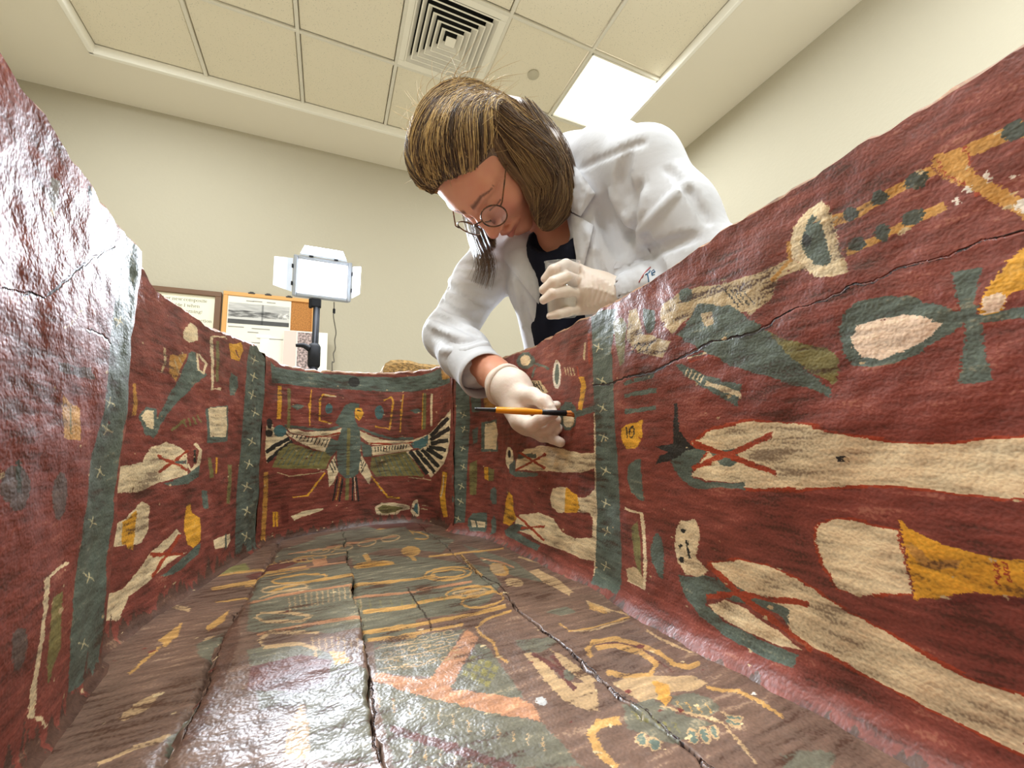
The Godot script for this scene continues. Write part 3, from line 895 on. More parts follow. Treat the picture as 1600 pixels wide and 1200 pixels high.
	var em: Array = [
		["green",[0.126,0.958,0.208,0.906,0.524,0.9,0.901,0.91,1.372,0.909,1.814,0.902,2.06,0.911,2.389,0.951,2.762,0.954,2.762,0.731,2.471,0.721,1.815,0.703,1.375,0.715,0.948,0.728,0.531,0.726,0.171,0.726]],
		["black",[1.257,0.831,1.244,0.788,1.208,0.76,1.164,0.758,1.127,0.782,1.112,0.823,1.125,0.866,1.161,0.895,1.206,0.897,1.242,0.873]],
		["ochre",[2.475,1.005,2.762,0.954,2.762,0.784,2.517,0.799]],
		["cream",[0.109,0.243,0.19,0.246,0.384,0.153,0.458,0.075,0.263,-0.071,0.169,-0.158,0.12,0.007]],
		["black",[0.22,0.172,0.211,0.149,0.184,0.134,0.147,0.134,0.11,0.148,0.092,0.17,0.105,0.192,0.141,0.207,0.18,0.208,0.208,0.195]],
		["teal",[0.397,0.192,0.382,0.153,0.341,0.13,0.288,0.13,0.242,0.153,0.223,0.19,0.238,0.228,0.281,0.252,0.335,0.254,0.379,0.23]],
		["black",[0.417,0.123,0.263,0.061,0.128,-0.024,0.165,-0.055,0.293,0.019,0.436,0.086]],
		["black",[0.447,0.089,0.307,-0.001,0.152,-0.128,0.183,-0.153,0.337,-0.034,0.469,0.061]],
		["black",[0.207,0.274,0.201,0.241,0.182,0.22,0.153,0.22,0.126,0.239,0.113,0.271,0.121,0.304,0.146,0.325,0.175,0.327,0.197,0.307]],
		["olive",[0.229,-0.208,0.303,-0.036,0.439,0.056,0.56,0.014,0.723,-0.042,0.847,-0.057,0.925,0.097,0.999,0.021,0.931,-0.122,0.864,-0.267,0.63,-0.25]],
		["green",[0.436,0.021,0.285,-0.181,0.295,-0.188,0.445,0.014]],
		["green",[0.484,0.011,0.346,-0.185,0.356,-0.192,0.493,0.005]],
		["green",[0.532,0.002,0.406,-0.189,0.415,-0.195,0.541,-0.004]],
		["green",[0.58,-0.008,0.465,-0.193,0.475,-0.199,0.59,-0.014]],
		["green",[0.628,-0.017,0.524,-0.197,0.534,-0.203,0.638,-0.023]],
		["green",[0.677,-0.027,0.584,-0.201,0.593,-0.207,0.687,-0.033]],
		["green",[0.726,-0.037,0.643,-0.205,0.654,-0.211,0.736,-0.043]],
		["green",[0.775,-0.047,0.704,-0.209,0.714,-0.214,0.786,-0.053]],
		["green",[0.825,-0.058,0.765,-0.213,0.775,-0.218,0.836,-0.063]],
		["cream",[0.38,0.242,0.613,0.182,0.901,0.192,1.046,0.223,1.037,0.159,0.903,0.125,0.676,0.127,0.434,0.178]],
		["green",[0.359,0.241,0.55,0.216,0.755,0.188,0.924,0.2,1.06,0.242,1.052,0.269,0.918,0.234,0.756,0.221,0.553,0.248,0.361,0.266]],
		["verm",[0.616,0.115,0.822,0.116,1.029,0.162,1.025,0.177,0.819,0.135,0.615,0.129]],
		["cream",[0.383,0.192,0.475,0.153,0.656,0.118,0.92,0.108,0.847,-0.057,0.723,-0.025,0.558,0.053,0.416,0.134]],
		["black",[0.474,0.152,0.452,0.117,0.461,0.111,0.483,0.146]],
		["black",[0.518,0.146,0.494,0.105,0.504,0.099,0.528,0.14]],
		["black",[0.562,0.139,0.536,0.092,0.546,0.086,0.572,0.134]],
		["black",[0.606,0.133,0.578,0.079,0.588,0.074,0.616,0.127]],
		["black",[0.651,0.126,0.621,0.067,0.631,0.061,0.661,0.121]],
		["black",[0.696,0.12,0.664,0.054,0.674,0.048,0.706,0.114]],
		["black",[0.741,0.113,0.707,0.04,0.717,0.035,0.752,0.108]],
		["black",[0.787,0.106,0.75,0.027,0.761,0.022,0.797,0.101]],
		["black",[0.832,0.099,0.794,0.013,0.804,0.008,0.843,0.094]],
		["black",[0.878,0.092,0.838,0,0.848,-0.006,0.889,0.087]],
		["green",[0.847,-0.057,0.92,0.097,1.009,0.064,1.001,-0.042,0.931,-0.122]],
		["green",[1.28,0.056,1.429,-0.018,1.42,-0.146,1.315,-0.141]],
		["olive",[1.42,-0.156,1.865,-0.096,2.128,-0.425,1.477,-0.401,1.402,-0.297]],
		["green",[1.457,-0.16,1.534,-0.398,1.545,-0.394,1.468,-0.157]],
		["green",[1.512,-0.156,1.602,-0.401,1.613,-0.398,1.523,-0.152]],
		["green",[1.568,-0.152,1.671,-0.405,1.682,-0.401,1.579,-0.148]],
		["green",[1.623,-0.148,1.74,-0.408,1.752,-0.404,1.634,-0.143]],
		["green",[1.68,-0.143,1.811,-0.411,1.822,-0.406,1.69,-0.138]],
		["green",[1.736,-0.139,1.883,-0.413,1.895,-0.408,1.747,-0.133]],
		["green",[1.794,-0.134,1.958,-0.415,1.97,-0.409,1.805,-0.129]],
		["green",[1.852,-0.13,2.038,-0.416,2.05,-0.409,1.863,-0.124]],
		["cream",[1.257,0.188,1.512,0.083,1.708,0.044,1.958,0.058,2.173,0.114,2.204,0.073,1.958,-0.004,1.774,0.001,1.429,0.001,1.258,0.129]],
		["green",[1.251,0.219,1.507,0.106,1.706,0.055,1.959,0.06,1.958,0.088,1.709,0.091,1.517,0.14,1.261,0.245]],
		["verm",[1.386,0.018,1.708,-0.008,1.959,0.009,1.957,0.027,1.708,0.015,1.386,0.036]],
		["cream",[1.418,-0.014,1.887,0.009,1.954,-0.069,1.819,-0.094,1.431,-0.137]],
		["black",[1.455,-0.02,1.462,-0.086,1.474,-0.086,1.467,-0.019]],
		["black",[1.491,-0.018,1.496,-0.084,1.508,-0.084,1.503,-0.018]],
		["black",[1.527,-0.017,1.53,-0.082,1.542,-0.082,1.539,-0.017]],
		["black",[1.563,-0.015,1.564,-0.08,1.576,-0.08,1.575,-0.015]],
		["black",[1.6,-0.013,1.598,-0.077,1.61,-0.078,1.612,-0.014]],
		["black",[1.637,-0.012,1.633,-0.075,1.645,-0.076,1.649,-0.013]],
		["black",[1.673,-0.01,1.668,-0.073,1.68,-0.075,1.686,-0.012]],
		["black",[1.711,-0.008,1.702,-0.07,1.715,-0.073,1.723,-0.011]],
		["black",[1.748,-0.007,1.738,-0.068,1.75,-0.071,1.76,-0.009]],
		["black",[1.786,-0.005,1.773,-0.066,1.785,-0.069,1.798,-0.008]],
		["black",[1.824,-0.003,1.809,-0.063,1.821,-0.067,1.836,-0.007]],
		["black",[1.863,-0.002,1.845,-0.061,1.857,-0.065,1.875,-0.006]],
		["teal",[1.922,0.01,2.188,0.113,2.197,-0.004,2.086,-0.072,1.959,-0.058]],
		["cream",[2.188,0.118,2.464,0.28,2.762,0.403,2.743,0.019,2.545,-0.25,2.232,-0.432,2.034,-0.277,1.853,-0.095,2.06,-0.072,2.188,-0.019]],
		["black",[2.255,0.077,2.464,0.183,2.727,0.287,2.638,0.324,2.385,0.227,2.205,0.112]],
		["black",[2.254,0.025,2.475,0.09,2.762,0.158,2.698,0.199,2.416,0.141,2.217,0.066]],
		["black",[2.249,-0.026,2.445,-0.011,2.699,0.014,2.674,0.058,2.423,0.046,2.234,0.021]],
		["black",[2.197,-0.069,2.369,-0.096,2.588,-0.109,2.608,-0.065,2.388,-0.039,2.209,-0.023]],
		["black",[2.144,-0.087,2.292,-0.155,2.486,-0.208,2.534,-0.168,2.343,-0.105,2.177,-0.047]],
		["black",[2.06,-0.091,2.197,-0.21,2.376,-0.316,2.439,-0.283,2.26,-0.17,2.103,-0.058]],
		["black",[1.975,-0.096,2.106,-0.245,2.271,-0.381,2.331,-0.351,2.165,-0.209,2.016,-0.067]],
		["black",[1.891,-0.102,2.006,-0.259,2.146,-0.404,2.198,-0.376,2.062,-0.224,1.931,-0.074]],
		["green",[0.96,0.298,1.021,0.406,1.081,0.527,1.165,0.559,1.261,0.543,1.251,0.498,1.189,0.431,1.212,0.321,1.26,0.232,1.284,0.056,1.285,-0.204,1.257,-0.353,1.186,-0.405,1.103,-0.398,1.019,-0.315,0.998,-0.147,0.998,0.064,1.046,0.234]],
		["olive",[1.11,0.234,1.114,-0.363,1.153,-0.367,1.15,0.233]],
		["yellow",[1.209,0.486,1.283,0.494,1.312,0.421,1.285,0.354,1.254,0.321,1.201,0.365]],
		["black",[1.226,0.449,1.277,0.445,1.277,0.454,1.227,0.458]],
		["black",[1.212,0.407,1.251,0.341,1.257,0.344,1.217,0.411]],
		["cream",[0.884,-0.264,0.972,-0.104,1.019,-0.315,0.96,-0.434,0.911,-0.49]],
		["cream",[1.266,-0.311,1.294,-0.118,1.369,-0.252,1.426,-0.385,1.394,-0.491]],
		["black",[0.903,-0.206,0.956,-0.323,0.966,-0.319,0.914,-0.202]],
		["black",[1.347,-0.226,1.291,-0.335,1.301,-0.341,1.358,-0.232]],
		["black",[0.931,-0.179,0.98,-0.295,0.991,-0.292,0.942,-0.175]],
		["black",[1.317,-0.204,1.29,-0.293,1.301,-0.297,1.328,-0.208]],
		["black",[0.959,-0.151,1.004,-0.268,1.015,-0.265,0.97,-0.147]],
		["black",[1.287,-0.183,1.289,-0.252,1.3,-0.252,1.299,-0.183]],
		["yellow",[0.847,-0.306,0.654,-0.552,0.484,-0.546,0.487,-0.564,0.669,-0.572,0.863,-0.319]],
		["yellow",[1.41,-0.401,1.616,-0.677,1.777,-0.703,1.78,-0.682,1.631,-0.657,1.426,-0.389]],
		["black",[1,-0.363,0.951,-0.655,0.97,-0.661,1.02,-0.369]],
		["black",[1.063,-0.4,1.029,-0.675,1.048,-0.68,1.083,-0.405]],
		["ochre",[1.037,-0.377,0.995,-0.651,1.011,-0.655,1.053,-0.381]],
		["olive",[1.107,-0.401,1.109,-0.665,1.152,-0.67,1.15,-0.405]],
		["black",[1.186,-0.39,1.186,-0.673,1.206,-0.675,1.206,-0.392]],
		["black",[1.22,-0.383,1.263,-0.697,1.284,-0.696,1.241,-0.382]],
		["cream",[1.208,-0.403,1.232,-0.678,1.242,-0.679,1.217,-0.403]],
		["yellow",[0.952,0.637,0.801,0.652,0.757,0.585,0.762,0.311,0.922,0.283,0.924,0.303,0.784,0.322,0.782,0.583,0.806,0.627,0.95,0.616]],
		["cream",[0.824,0.631,0.967,0.613,0.969,0.629,0.826,0.646]],
		["yellow",[1.565,0.576,1.657,0.618,1.672,0.568,1.63,0.211,1.459,0.258,1.455,0.237,1.651,0.195,1.699,0.566,1.66,0.645,1.556,0.596]],
		["yellow",[0.653,0.69,0.645,0.478,0.649,0.253,0.662,0.253,0.661,0.478,0.666,0.69]],
		["yellow",[1.808,0.662,1.78,0.405,1.77,0.155,1.785,0.154,1.799,0.403,1.823,0.66]],
		["yellow",[0.669,0.5,0.666,0.473,0.658,0.456,0.646,0.456,0.637,0.471,0.632,0.498,0.635,0.525,0.643,0.541,0.655,0.542,0.664,0.526]],
		["yellow",[1.812,0.422,1.808,0.392,1.798,0.374,1.786,0.375,1.775,0.393,1.771,0.423,1.775,0.452,1.785,0.47,1.798,0.47,1.808,0.451]],
		["green",[0.42,0.477,0.499,0.515,0.592,0.486,0.502,0.441]],
		["teal",[0.928,0.468,0.921,0.428,0.898,0.402,0.87,0.402,0.846,0.426,0.836,0.465,0.844,0.505,0.866,0.531,0.895,0.532,0.918,0.508]],
		["teal",[1.566,0.431,1.556,0.375,1.527,0.341,1.491,0.341,1.462,0.376,1.45,0.432,1.46,0.488,1.489,0.522,1.525,0.522,1.555,0.487]],
		["green",[1.905,0.446,2.02,0.473,2.081,0.426,1.995,0.392]],
		["yellow",[0.259,0.705,0.257,0.515,0.266,0.324,0.31,0.325,0.312,0.518,0.303,0.709]],
		["olive",[0.373,0.681,0.393,0.231,0.429,0.231,0.409,0.685]],
		["olive",[2.108,0.664,2.093,0.189,2.148,0.186,2.164,0.659]],
		["yellow",[2.095,0.665,2.08,0.189,2.093,0.188,2.108,0.664]],
		["cream",[2.245,0.652,2.223,0.228,2.263,0.225,2.287,0.647]],
		["yellow",[0.26,-0.681,0.264,-0.833,0.344,-0.85,0.34,-0.696]],
		["red",[0.254,-0.681,0.263,-0.837,0.273,-0.839,0.264,-0.682]],
		["red",[0.291,-0.687,0.299,-0.844,0.309,-0.846,0.301,-0.688]],
		["red",[0.327,-0.693,0.335,-0.851,0.345,-0.853,0.337,-0.694]],
		["dred",[0.362,-0.635,0.45,-0.629,0.449,-0.833,0.372,-0.837]],
		["cream",[0.475,-0.763,0.648,-0.724,0.848,-0.724,0.848,-0.747,0.651,-0.792,0.516,-0.811]],
		["cream",[1.467,-0.795,1.544,-0.733,1.736,-0.755,1.913,-0.794,1.913,-0.834,1.79,-0.853,1.737,-0.906,1.567,-0.895,1.487,-0.871]],
		["olive",[1.499,-0.802,1.565,-0.769,1.823,-0.809,1.726,-0.871,1.55,-0.87]],
		["cream",[1.92,-0.862,1.96,-0.734,2.021,-0.712,2.052,-0.818,2.039,-0.925,1.972,-0.941]],
		["teal",[1.953,-0.852,1.984,-0.777,2.023,-0.751,2.023,-0.905]],
		["gesso",[2.085,-0.791,2.199,-0.796,2.201,-0.785,2.086,-0.78]],
		["gesso",[2.072,-0.834,2.184,-0.839,2.185,-0.829,2.073,-0.823]],
		["yellow",[2.509,-0.351,2.419,-0.65,2.521,-0.898,2.648,-0.873,2.557,-0.638,2.634,-0.352]],
		["cream",[2.528,-0.394,2.438,-0.668,2.464,-0.668,2.558,-0.395]],
		["ochre",[0.124,-0.244,0.123,-0.613,0.109,-0.954,0.174,-0.973,0.199,-0.629,0.187,-0.251]],
		["gesso",[0.293,-0.271,0.436,-0.322,0.633,-0.32,0.855,-0.296,0.853,-0.288,0.632,-0.31,0.436,-0.313,0.295,-0.264]],
		["gesso",[1.888,-0.433,2.231,-0.475,2.233,-0.466,1.89,-0.424]]]
	var rm: Array = [
		["green",[0.146,0.988,0.372,0.953,0.355,0.223,0.283,-0.532,0.257,-0.889,0.004,-0.93,0.047,-0.288,0.131,0.235]],
		["star",[0.26,0.322,0.21,0.348,0.205,0.341,0.255,0.316]],
		["star",[0.263,0.318,0.271,0.354,0.261,0.356,0.252,0.32]],
		["star",[0.26,0.316,0.27,0.319,0.266,0.326,0.255,0.323]],
		["star",[0.255,0.316,0.304,0.297,0.308,0.303,0.26,0.323]],
		["star",[0.253,0.321,0.224,0.287,0.234,0.282,0.262,0.317]],
		["star",[0.264,0.153,0.214,0.177,0.209,0.171,0.259,0.147]],
		["star",[0.267,0.15,0.275,0.185,0.265,0.187,0.256,0.151]],
		["star",[0.264,0.147,0.274,0.15,0.269,0.157,0.259,0.154]],
		["star",[0.259,0.147,0.307,0.129,0.312,0.135,0.264,0.154]],
		["star",[0.257,0.152,0.228,0.117,0.237,0.113,0.266,0.148]],
		["star",[0.234,-0.064,0.184,-0.042,0.178,-0.048,0.229,-0.071]],
		["star",[0.237,-0.068,0.245,-0.032,0.235,-0.031,0.227,-0.067]],
		["star",[0.234,-0.071,0.244,-0.067,0.239,-0.061,0.229,-0.064]],
		["star",[0.229,-0.071,0.277,-0.087,0.282,-0.081,0.234,-0.064]],
		["star",[0.227,-0.066,0.199,-0.101,0.208,-0.105,0.236,-0.069]],
		["star",[0.244,-0.275,0.195,-0.254,0.189,-0.261,0.239,-0.282]],
		["star",[0.247,-0.279,0.255,-0.243,0.245,-0.242,0.236,-0.278]],
		["star",[0.244,-0.282,0.254,-0.278,0.249,-0.272,0.239,-0.275]],
		["star",[0.239,-0.282,0.287,-0.297,0.291,-0.29,0.244,-0.275]],
		["star",[0.237,-0.277,0.209,-0.313,0.218,-0.316,0.246,-0.28]],
		["star",[0.208,-0.495,0.156,-0.476,0.151,-0.483,0.203,-0.501]],
		["star",[0.21,-0.498,0.219,-0.463,0.208,-0.462,0.2,-0.498]],
		["star",[0.208,-0.501,0.218,-0.497,0.213,-0.491,0.203,-0.495]],
		["star",[0.203,-0.502,0.25,-0.515,0.254,-0.509,0.208,-0.495]],
		["star",[0.201,-0.497,0.171,-0.533,0.181,-0.536,0.21,-0.5]],
		["star",[0.194,-0.663,0.141,-0.645,0.135,-0.652,0.188,-0.669]],
		["star",[0.196,-0.666,0.205,-0.631,0.194,-0.63,0.186,-0.666]],
		["star",[0.193,-0.669,0.204,-0.665,0.199,-0.659,0.189,-0.663]],
		["star",[0.189,-0.669,0.236,-0.682,0.24,-0.675,0.193,-0.663]],
		["star",[0.186,-0.665,0.157,-0.701,0.166,-0.704,0.196,-0.667]],
		["star",[0.153,-0.859,0.095,-0.844,0.088,-0.851,0.147,-0.866]],
		["star",[0.155,-0.862,0.164,-0.827,0.153,-0.827,0.144,-0.863]],
		["star",[0.152,-0.865,0.163,-0.861,0.158,-0.855,0.147,-0.86]],
		["star",[0.147,-0.866,0.197,-0.877,0.201,-0.87,0.152,-0.859]],
		["star",[0.145,-0.861,0.113,-0.899,0.123,-0.902,0.155,-0.864]],
		["green",[2.503,0.9,2.839,0.823,2.728,0.599,2.716,0.39,2.716,-0.047,2.699,-0.604,2.667,-0.966,2.366,-0.98,2.421,-0.509,2.477,0.109,2.483,0.508]],
		["star",[2.572,0.63,2.514,0.664,2.507,0.66,2.565,0.626]],
		["star",[2.575,0.626,2.588,0.656,2.576,0.66,2.562,0.63]],
		["star",[2.571,0.624,2.584,0.624,2.579,0.632,2.566,0.631]],
		["star",[2.565,0.625,2.623,0.597,2.629,0.602,2.572,0.63]],
		["star",[2.563,0.631,2.526,0.605,2.537,0.599,2.574,0.625]],
		["star",[2.589,0.39,2.531,0.419,2.523,0.414,2.582,0.385]],
		["star",[2.592,0.386,2.605,0.417,2.592,0.42,2.579,0.389]],
		["star",[2.588,0.384,2.601,0.385,2.596,0.392,2.583,0.391]],
		["star",[2.582,0.385,2.638,0.362,2.644,0.367,2.589,0.39]],
		["star",[2.58,0.39,2.543,0.362,2.553,0.357,2.591,0.385]],
		["star",[2.582,0.205,2.524,0.23,2.517,0.225,2.574,0.2]],
		["star",[2.584,0.202,2.597,0.233,2.585,0.235,2.572,0.204]],
		["star",[2.581,0.2,2.593,0.202,2.588,0.208,2.576,0.206]],
		["star",[2.575,0.2,2.631,0.181,2.637,0.186,2.581,0.205]],
		["star",[2.573,0.205,2.536,0.175,2.547,0.171,2.583,0.201]],
		["star",[2.564,0.008,2.507,0.029,2.501,0.023,2.557,0.003]],
		["star",[2.566,0.005,2.579,0.036,2.567,0.038,2.554,0.006]],
		["star",[2.563,0.003,2.575,0.006,2.57,0.012,2.558,0.009]],
		["star",[2.557,0.003,2.613,-0.012,2.619,-0.007,2.563,0.009]],
		["star",[2.555,0.007,2.519,-0.024,2.53,-0.027,2.566,0.004]],
		["star",[2.566,-0.216,2.51,-0.2,2.503,-0.206,2.559,-0.222]],
		["star",[2.568,-0.219,2.581,-0.187,2.569,-0.187,2.556,-0.219]],
		["star",[2.565,-0.221,2.577,-0.218,2.572,-0.212,2.56,-0.216]],
		["star",[2.559,-0.222,2.614,-0.232,2.62,-0.226,2.565,-0.216]],
		["star",[2.557,-0.217,2.522,-0.251,2.532,-0.253,2.568,-0.22]],
		["star",[2.544,-0.43,2.489,-0.419,2.483,-0.425,2.537,-0.437]],
		["star",[2.546,-0.433,2.559,-0.401,2.547,-0.402,2.535,-0.434]],
		["star",[2.543,-0.436,2.555,-0.432,2.55,-0.426,2.538,-0.431]],
		["star",[2.538,-0.437,2.591,-0.443,2.597,-0.437,2.543,-0.43]],
		["star",[2.536,-0.433,2.501,-0.468,2.51,-0.47,2.546,-0.434]],
		["star",[2.529,-0.614,2.475,-0.605,2.468,-0.612,2.522,-0.62]],
		["star",[2.531,-0.616,2.543,-0.584,2.531,-0.585,2.519,-0.618]],
		["star",[2.527,-0.619,2.539,-0.614,2.535,-0.609,2.523,-0.615]],
		["star",[2.522,-0.62,2.575,-0.624,2.581,-0.617,2.528,-0.614]],
		["star",[2.52,-0.616,2.486,-0.653,2.496,-0.654,2.53,-0.618]],
		["star",[2.503,-0.841,2.451,-0.836,2.445,-0.842,2.497,-0.847]],
		["star",[2.506,-0.843,2.517,-0.81,2.506,-0.812,2.495,-0.845]],
		["star",[2.502,-0.846,2.513,-0.84,2.509,-0.836,2.498,-0.842]],
		["star",[2.497,-0.847,2.549,-0.847,2.555,-0.84,2.503,-0.841]],
		["star",[2.495,-0.844,2.462,-0.882,2.472,-0.883,2.505,-0.844]],
		["cream",[2.462,0.173,2.434,-0.203,2.394,-0.663,2.359,-0.938,2.372,-0.934,2.41,-0.66,2.452,-0.202,2.478,0.172]],
		["green",[1.682,0.701,1.646,0.662,1.559,0.649,1.448,0.668,1.355,0.714,1.321,0.77,1.362,0.812,1.459,0.822,1.57,0.799,1.653,0.753]],
		["cream",[1.614,0.72,1.592,0.693,1.539,0.683,1.473,0.695,1.419,0.725,1.4,0.762,1.424,0.79,1.481,0.799,1.547,0.786,1.597,0.756]],
		["green",[1.624,0.691,1.9,0.582,1.916,0.6,1.642,0.709]],
		["green",[1.665,0.656,1.605,0.563,1.639,0.553,1.698,0.645]],
		["white",[2.076,0.516,2.058,0.446,2.024,0.405,1.986,0.41,1.958,0.46,1.952,0.536,1.971,0.608,2.006,0.648,2.044,0.641,2.071,0.59]],
		["green",[2.047,0.521,2.037,0.468,2.018,0.438,1.998,0.44,1.984,0.476,1.982,0.531,1.993,0.584,2.012,0.615,2.033,0.611,2.046,0.575]],
		["gesso",[2.124,0.571,2.142,0.499,2.157,0.499,2.138,0.57]],
		["gesso",[2.163,0.56,2.181,0.49,2.195,0.489,2.177,0.56]],
		["gesso",[2.201,0.55,2.219,0.48,2.232,0.48,2.215,0.549]],
		["gesso",[2.239,0.54,2.256,0.471,2.269,0.471,2.252,0.539]],
		["gesso",[1.568,0.546,1.756,0.508,1.875,0.395,1.746,0.381]],
		["black",[1.584,0.525,1.673,0.424,1.687,0.426,1.599,0.527]],
		["black",[1.628,0.519,1.715,0.419,1.729,0.421,1.643,0.52]],
		["black",[1.672,0.512,1.757,0.414,1.77,0.416,1.686,0.514]],
		["black",[1.714,0.506,1.797,0.409,1.81,0.411,1.728,0.508]],
		["green",[2.253,0.171,2.227,0.107,2.168,0.069,2.098,0.072,2.043,0.117,2.026,0.187,2.055,0.254,2.117,0.291,2.187,0.284,2.238,0.238]],
		["cream",[2.222,0.143,2.205,0.11,2.167,0.091,2.121,0.093,2.085,0.116,2.073,0.152,2.091,0.186,2.131,0.205,2.177,0.201,2.211,0.178]],
		["green",[2.239,0.206,2.497,0.241,2.491,0.187,2.249,0.163]],
		["yellow",[2.268,0.221,2.305,0.318,2.331,0.399,2.308,0.454,2.371,0.452,2.392,0.375,2.359,0.296,2.314,0.209]],
		["verm",[2.288,0.542,2.3,0.454,2.317,0.453,2.306,0.54]],
		["gesso",[2.396,0.71,2.374,0.578,2.394,0.574,2.416,0.704]],
		["verm",[2.439,0.766,2.431,0.534,2.456,0.53,2.465,0.76]],
		["green",[0.536,0.214,0.841,0.233,0.837,-0.108,0.537,-0.113]],
		["cream",[0.606,0.197,0.816,0.21,0.858,0.079,0.802,-0.084,0.583,-0.084]],
		["green",[0.389,0.145,0.481,0.166,0.476,-0.008,0.403,-0.02]],
		["green",[0.38,0.505,0.545,0.515,0.54,0.339,0.394,0.336]],
		["ochre",[0.583,0.486,0.932,0.473,0.949,0.354,0.599,0.347]],
		["olive",[0.343,-0.232,0.47,-0.206,0.442,-0.572,0.335,-0.591]],
		["yellow",[0.575,-0.278,0.658,-0.275,0.64,-0.418,0.571,-0.398]],
		["olive",[0.666,-0.275,0.778,-0.295,0.74,-0.413,0.64,-0.418]],
		["green",[0.669,-0.51,0.76,-0.469,0.803,-0.5,0.797,-0.637,0.705,-0.658,0.657,-0.605]],
		["green",[0.304,-0.849,0.383,-0.781,0.599,-0.75,0.603,-0.953,0.378,-0.966,0.309,-0.925]],
		["cream",[0.346,-0.857,0.574,-0.851,0.572,-0.916,0.379,-0.93]],
		["green",[0.39,-0.795,0.446,-0.932,0.467,-0.926,0.412,-0.789]],
		["green",[0.676,-0.833,0.745,-0.767,0.789,-0.795,0.782,-0.93,0.691,-0.961]],
		["cream",[1.263,-0.167,1.427,-0.082,1.748,-0.049,2.051,-0.071,2.28,-0.111,2.461,-0.101,2.45,-0.21,2.268,-0.245,1.972,-0.26,1.768,-0.262,1.232,-0.278]],
		["cream",[1.202,-0.165,1.179,-0.231,1.127,-0.274,1.065,-0.276,1.016,-0.237,1.001,-0.169,1.025,-0.1,1.08,-0.058,1.142,-0.058,1.188,-0.099]],
		["green",[1.089,-0.237,1.239,-0.179,1.231,-0.291,1.655,-0.283,1.652,-0.315,1.227,-0.344,1.098,-0.313]],
		["black",[1.146,-0.127,1.137,-0.147,1.116,-0.16,1.091,-0.161,1.072,-0.149,1.066,-0.128,1.075,-0.107,1.096,-0.094,1.121,-0.094,1.14,-0.106]],
		["green",[1.288,-0.169,1.628,-0.153,1.628,-0.119,1.287,-0.132]],
		["verm",[1.279,-0.112,1.759,-0.249,1.779,-0.233,1.304,-0.095]],
		["verm",[1.242,-0.287,1.805,-0.126,1.79,-0.11,1.222,-0.27]],
		["cream",[1.199,-0.735,1.295,-0.681,1.628,-0.621,1.875,-0.635,1.996,-0.718,2.17,-0.727,2.331,-0.697,2.378,-0.59,2.335,-0.52,2.201,-0.535,2.196,-0.434,2.305,-0.427,2.437,-0.34,2.391,-0.839,2.213,-0.86,1.984,-0.854,1.683,-0.863,1.454,-0.832,1.144,-0.847]],
		["red",[1.876,-0.626,2.07,-0.561,2.296,-0.525,2.373,-0.561,2.362,-0.687,2.17,-0.727,1.967,-0.692]],
		["cream",[1.83,-0.481,1.878,-0.396,1.995,-0.365,2.086,-0.37,2.07,-0.556,1.945,-0.578,1.849,-0.55]],
		["yellow",[2.065,-0.371,2.198,-0.417,2.223,-0.503,2.186,-0.545,2.039,-0.565]],
		["yellow",[0.928,-0.819,0.988,-0.616,1.071,-0.488,1.157,-0.522,1.157,-0.658,1.223,-0.732,1.048,-0.826]],
		["green",[0.948,-0.881,1.148,-0.785,1.5,-0.767,1.19,-0.86,1.644,-0.889,1.603,-0.938,1.186,-0.926,0.992,-0.927]],
		["verm",[1.208,-0.711,1.708,-0.844,1.734,-0.825,1.242,-0.691]],
		["verm",[1.286,-0.816,1.732,-0.722,1.73,-0.706,1.284,-0.798]],
		["olive",[2.77,0.758,2.866,0.756,2.929,0.694,2.875,0.469,2.812,0.447,2.78,0.576]],
		["gesso",[2.951,0.773,3.014,0.769,3.049,0.66,3.064,0.592,3.165,0.55,3.266,0.496,3.191,0.423,3.008,0.5,2.918,0.595]],
		["black",[2.963,0.508,3.028,0.551,3.022,0.555,2.957,0.513]],
		["black",[3.023,0.502,3.084,0.544,3.079,0.548,3.017,0.506]],
		["black",[3.079,0.496,3.136,0.537,3.131,0.542,3.073,0.5]],
		["green",[3.07,0.751,3.162,0.706,3.162,0.613,3.106,0.581,3.071,0.654]],
		["green",[2.845,0.34,3.114,0.357,3.117,0.329,2.857,0.318]],
		["green",[2.846,0.272,3.131,0.268,3.123,0.239,2.848,0.244]],
		["green",[2.832,0.168,3.114,0.171,3.111,0.146,2.835,0.137]],
		["green",[3.279,0.37,3.331,0.364,3.466,0.279,3.638,0.216,3.628,0.188,3.601,0.121,3.431,0.235,3.341,0.303]],
		["cream",[3.452,0.263,3.622,0.189,3.627,0.157,3.447,0.242]],
		["cream",[3.355,0.34,3.329,0.309,3.337,0.304,3.362,0.335]],
		["cream",[3.377,0.328,3.351,0.296,3.359,0.291,3.384,0.323]],
		["cream",[3.398,0.316,3.373,0.283,3.381,0.278,3.405,0.311]],
		["cream",[3.419,0.304,3.394,0.27,3.402,0.266,3.426,0.3]],
		["cream",[3.439,0.293,3.415,0.258,3.423,0.254,3.447,0.288]],
		["cream",[3.361,0.385,3.488,0.397,3.486,0.406,3.358,0.394]],
		["verm",[3.367,0.363,3.508,0.376,3.506,0.384,3.364,0.372]],
		["green",[3.386,0.392,3.45,0.398,3.448,0.405,3.384,0.4]],
		["yellow",[2.788,0.059,2.912,0.086,3.005,0.1,2.986,0.051,2.994,0.002,2.959,-0.041,2.919,-0.067,2.838,-0.068,2.784,-0.02]],
		["black",[2.834,0.062,2.842,-0.013,2.854,-0.013,2.846,0.062]],
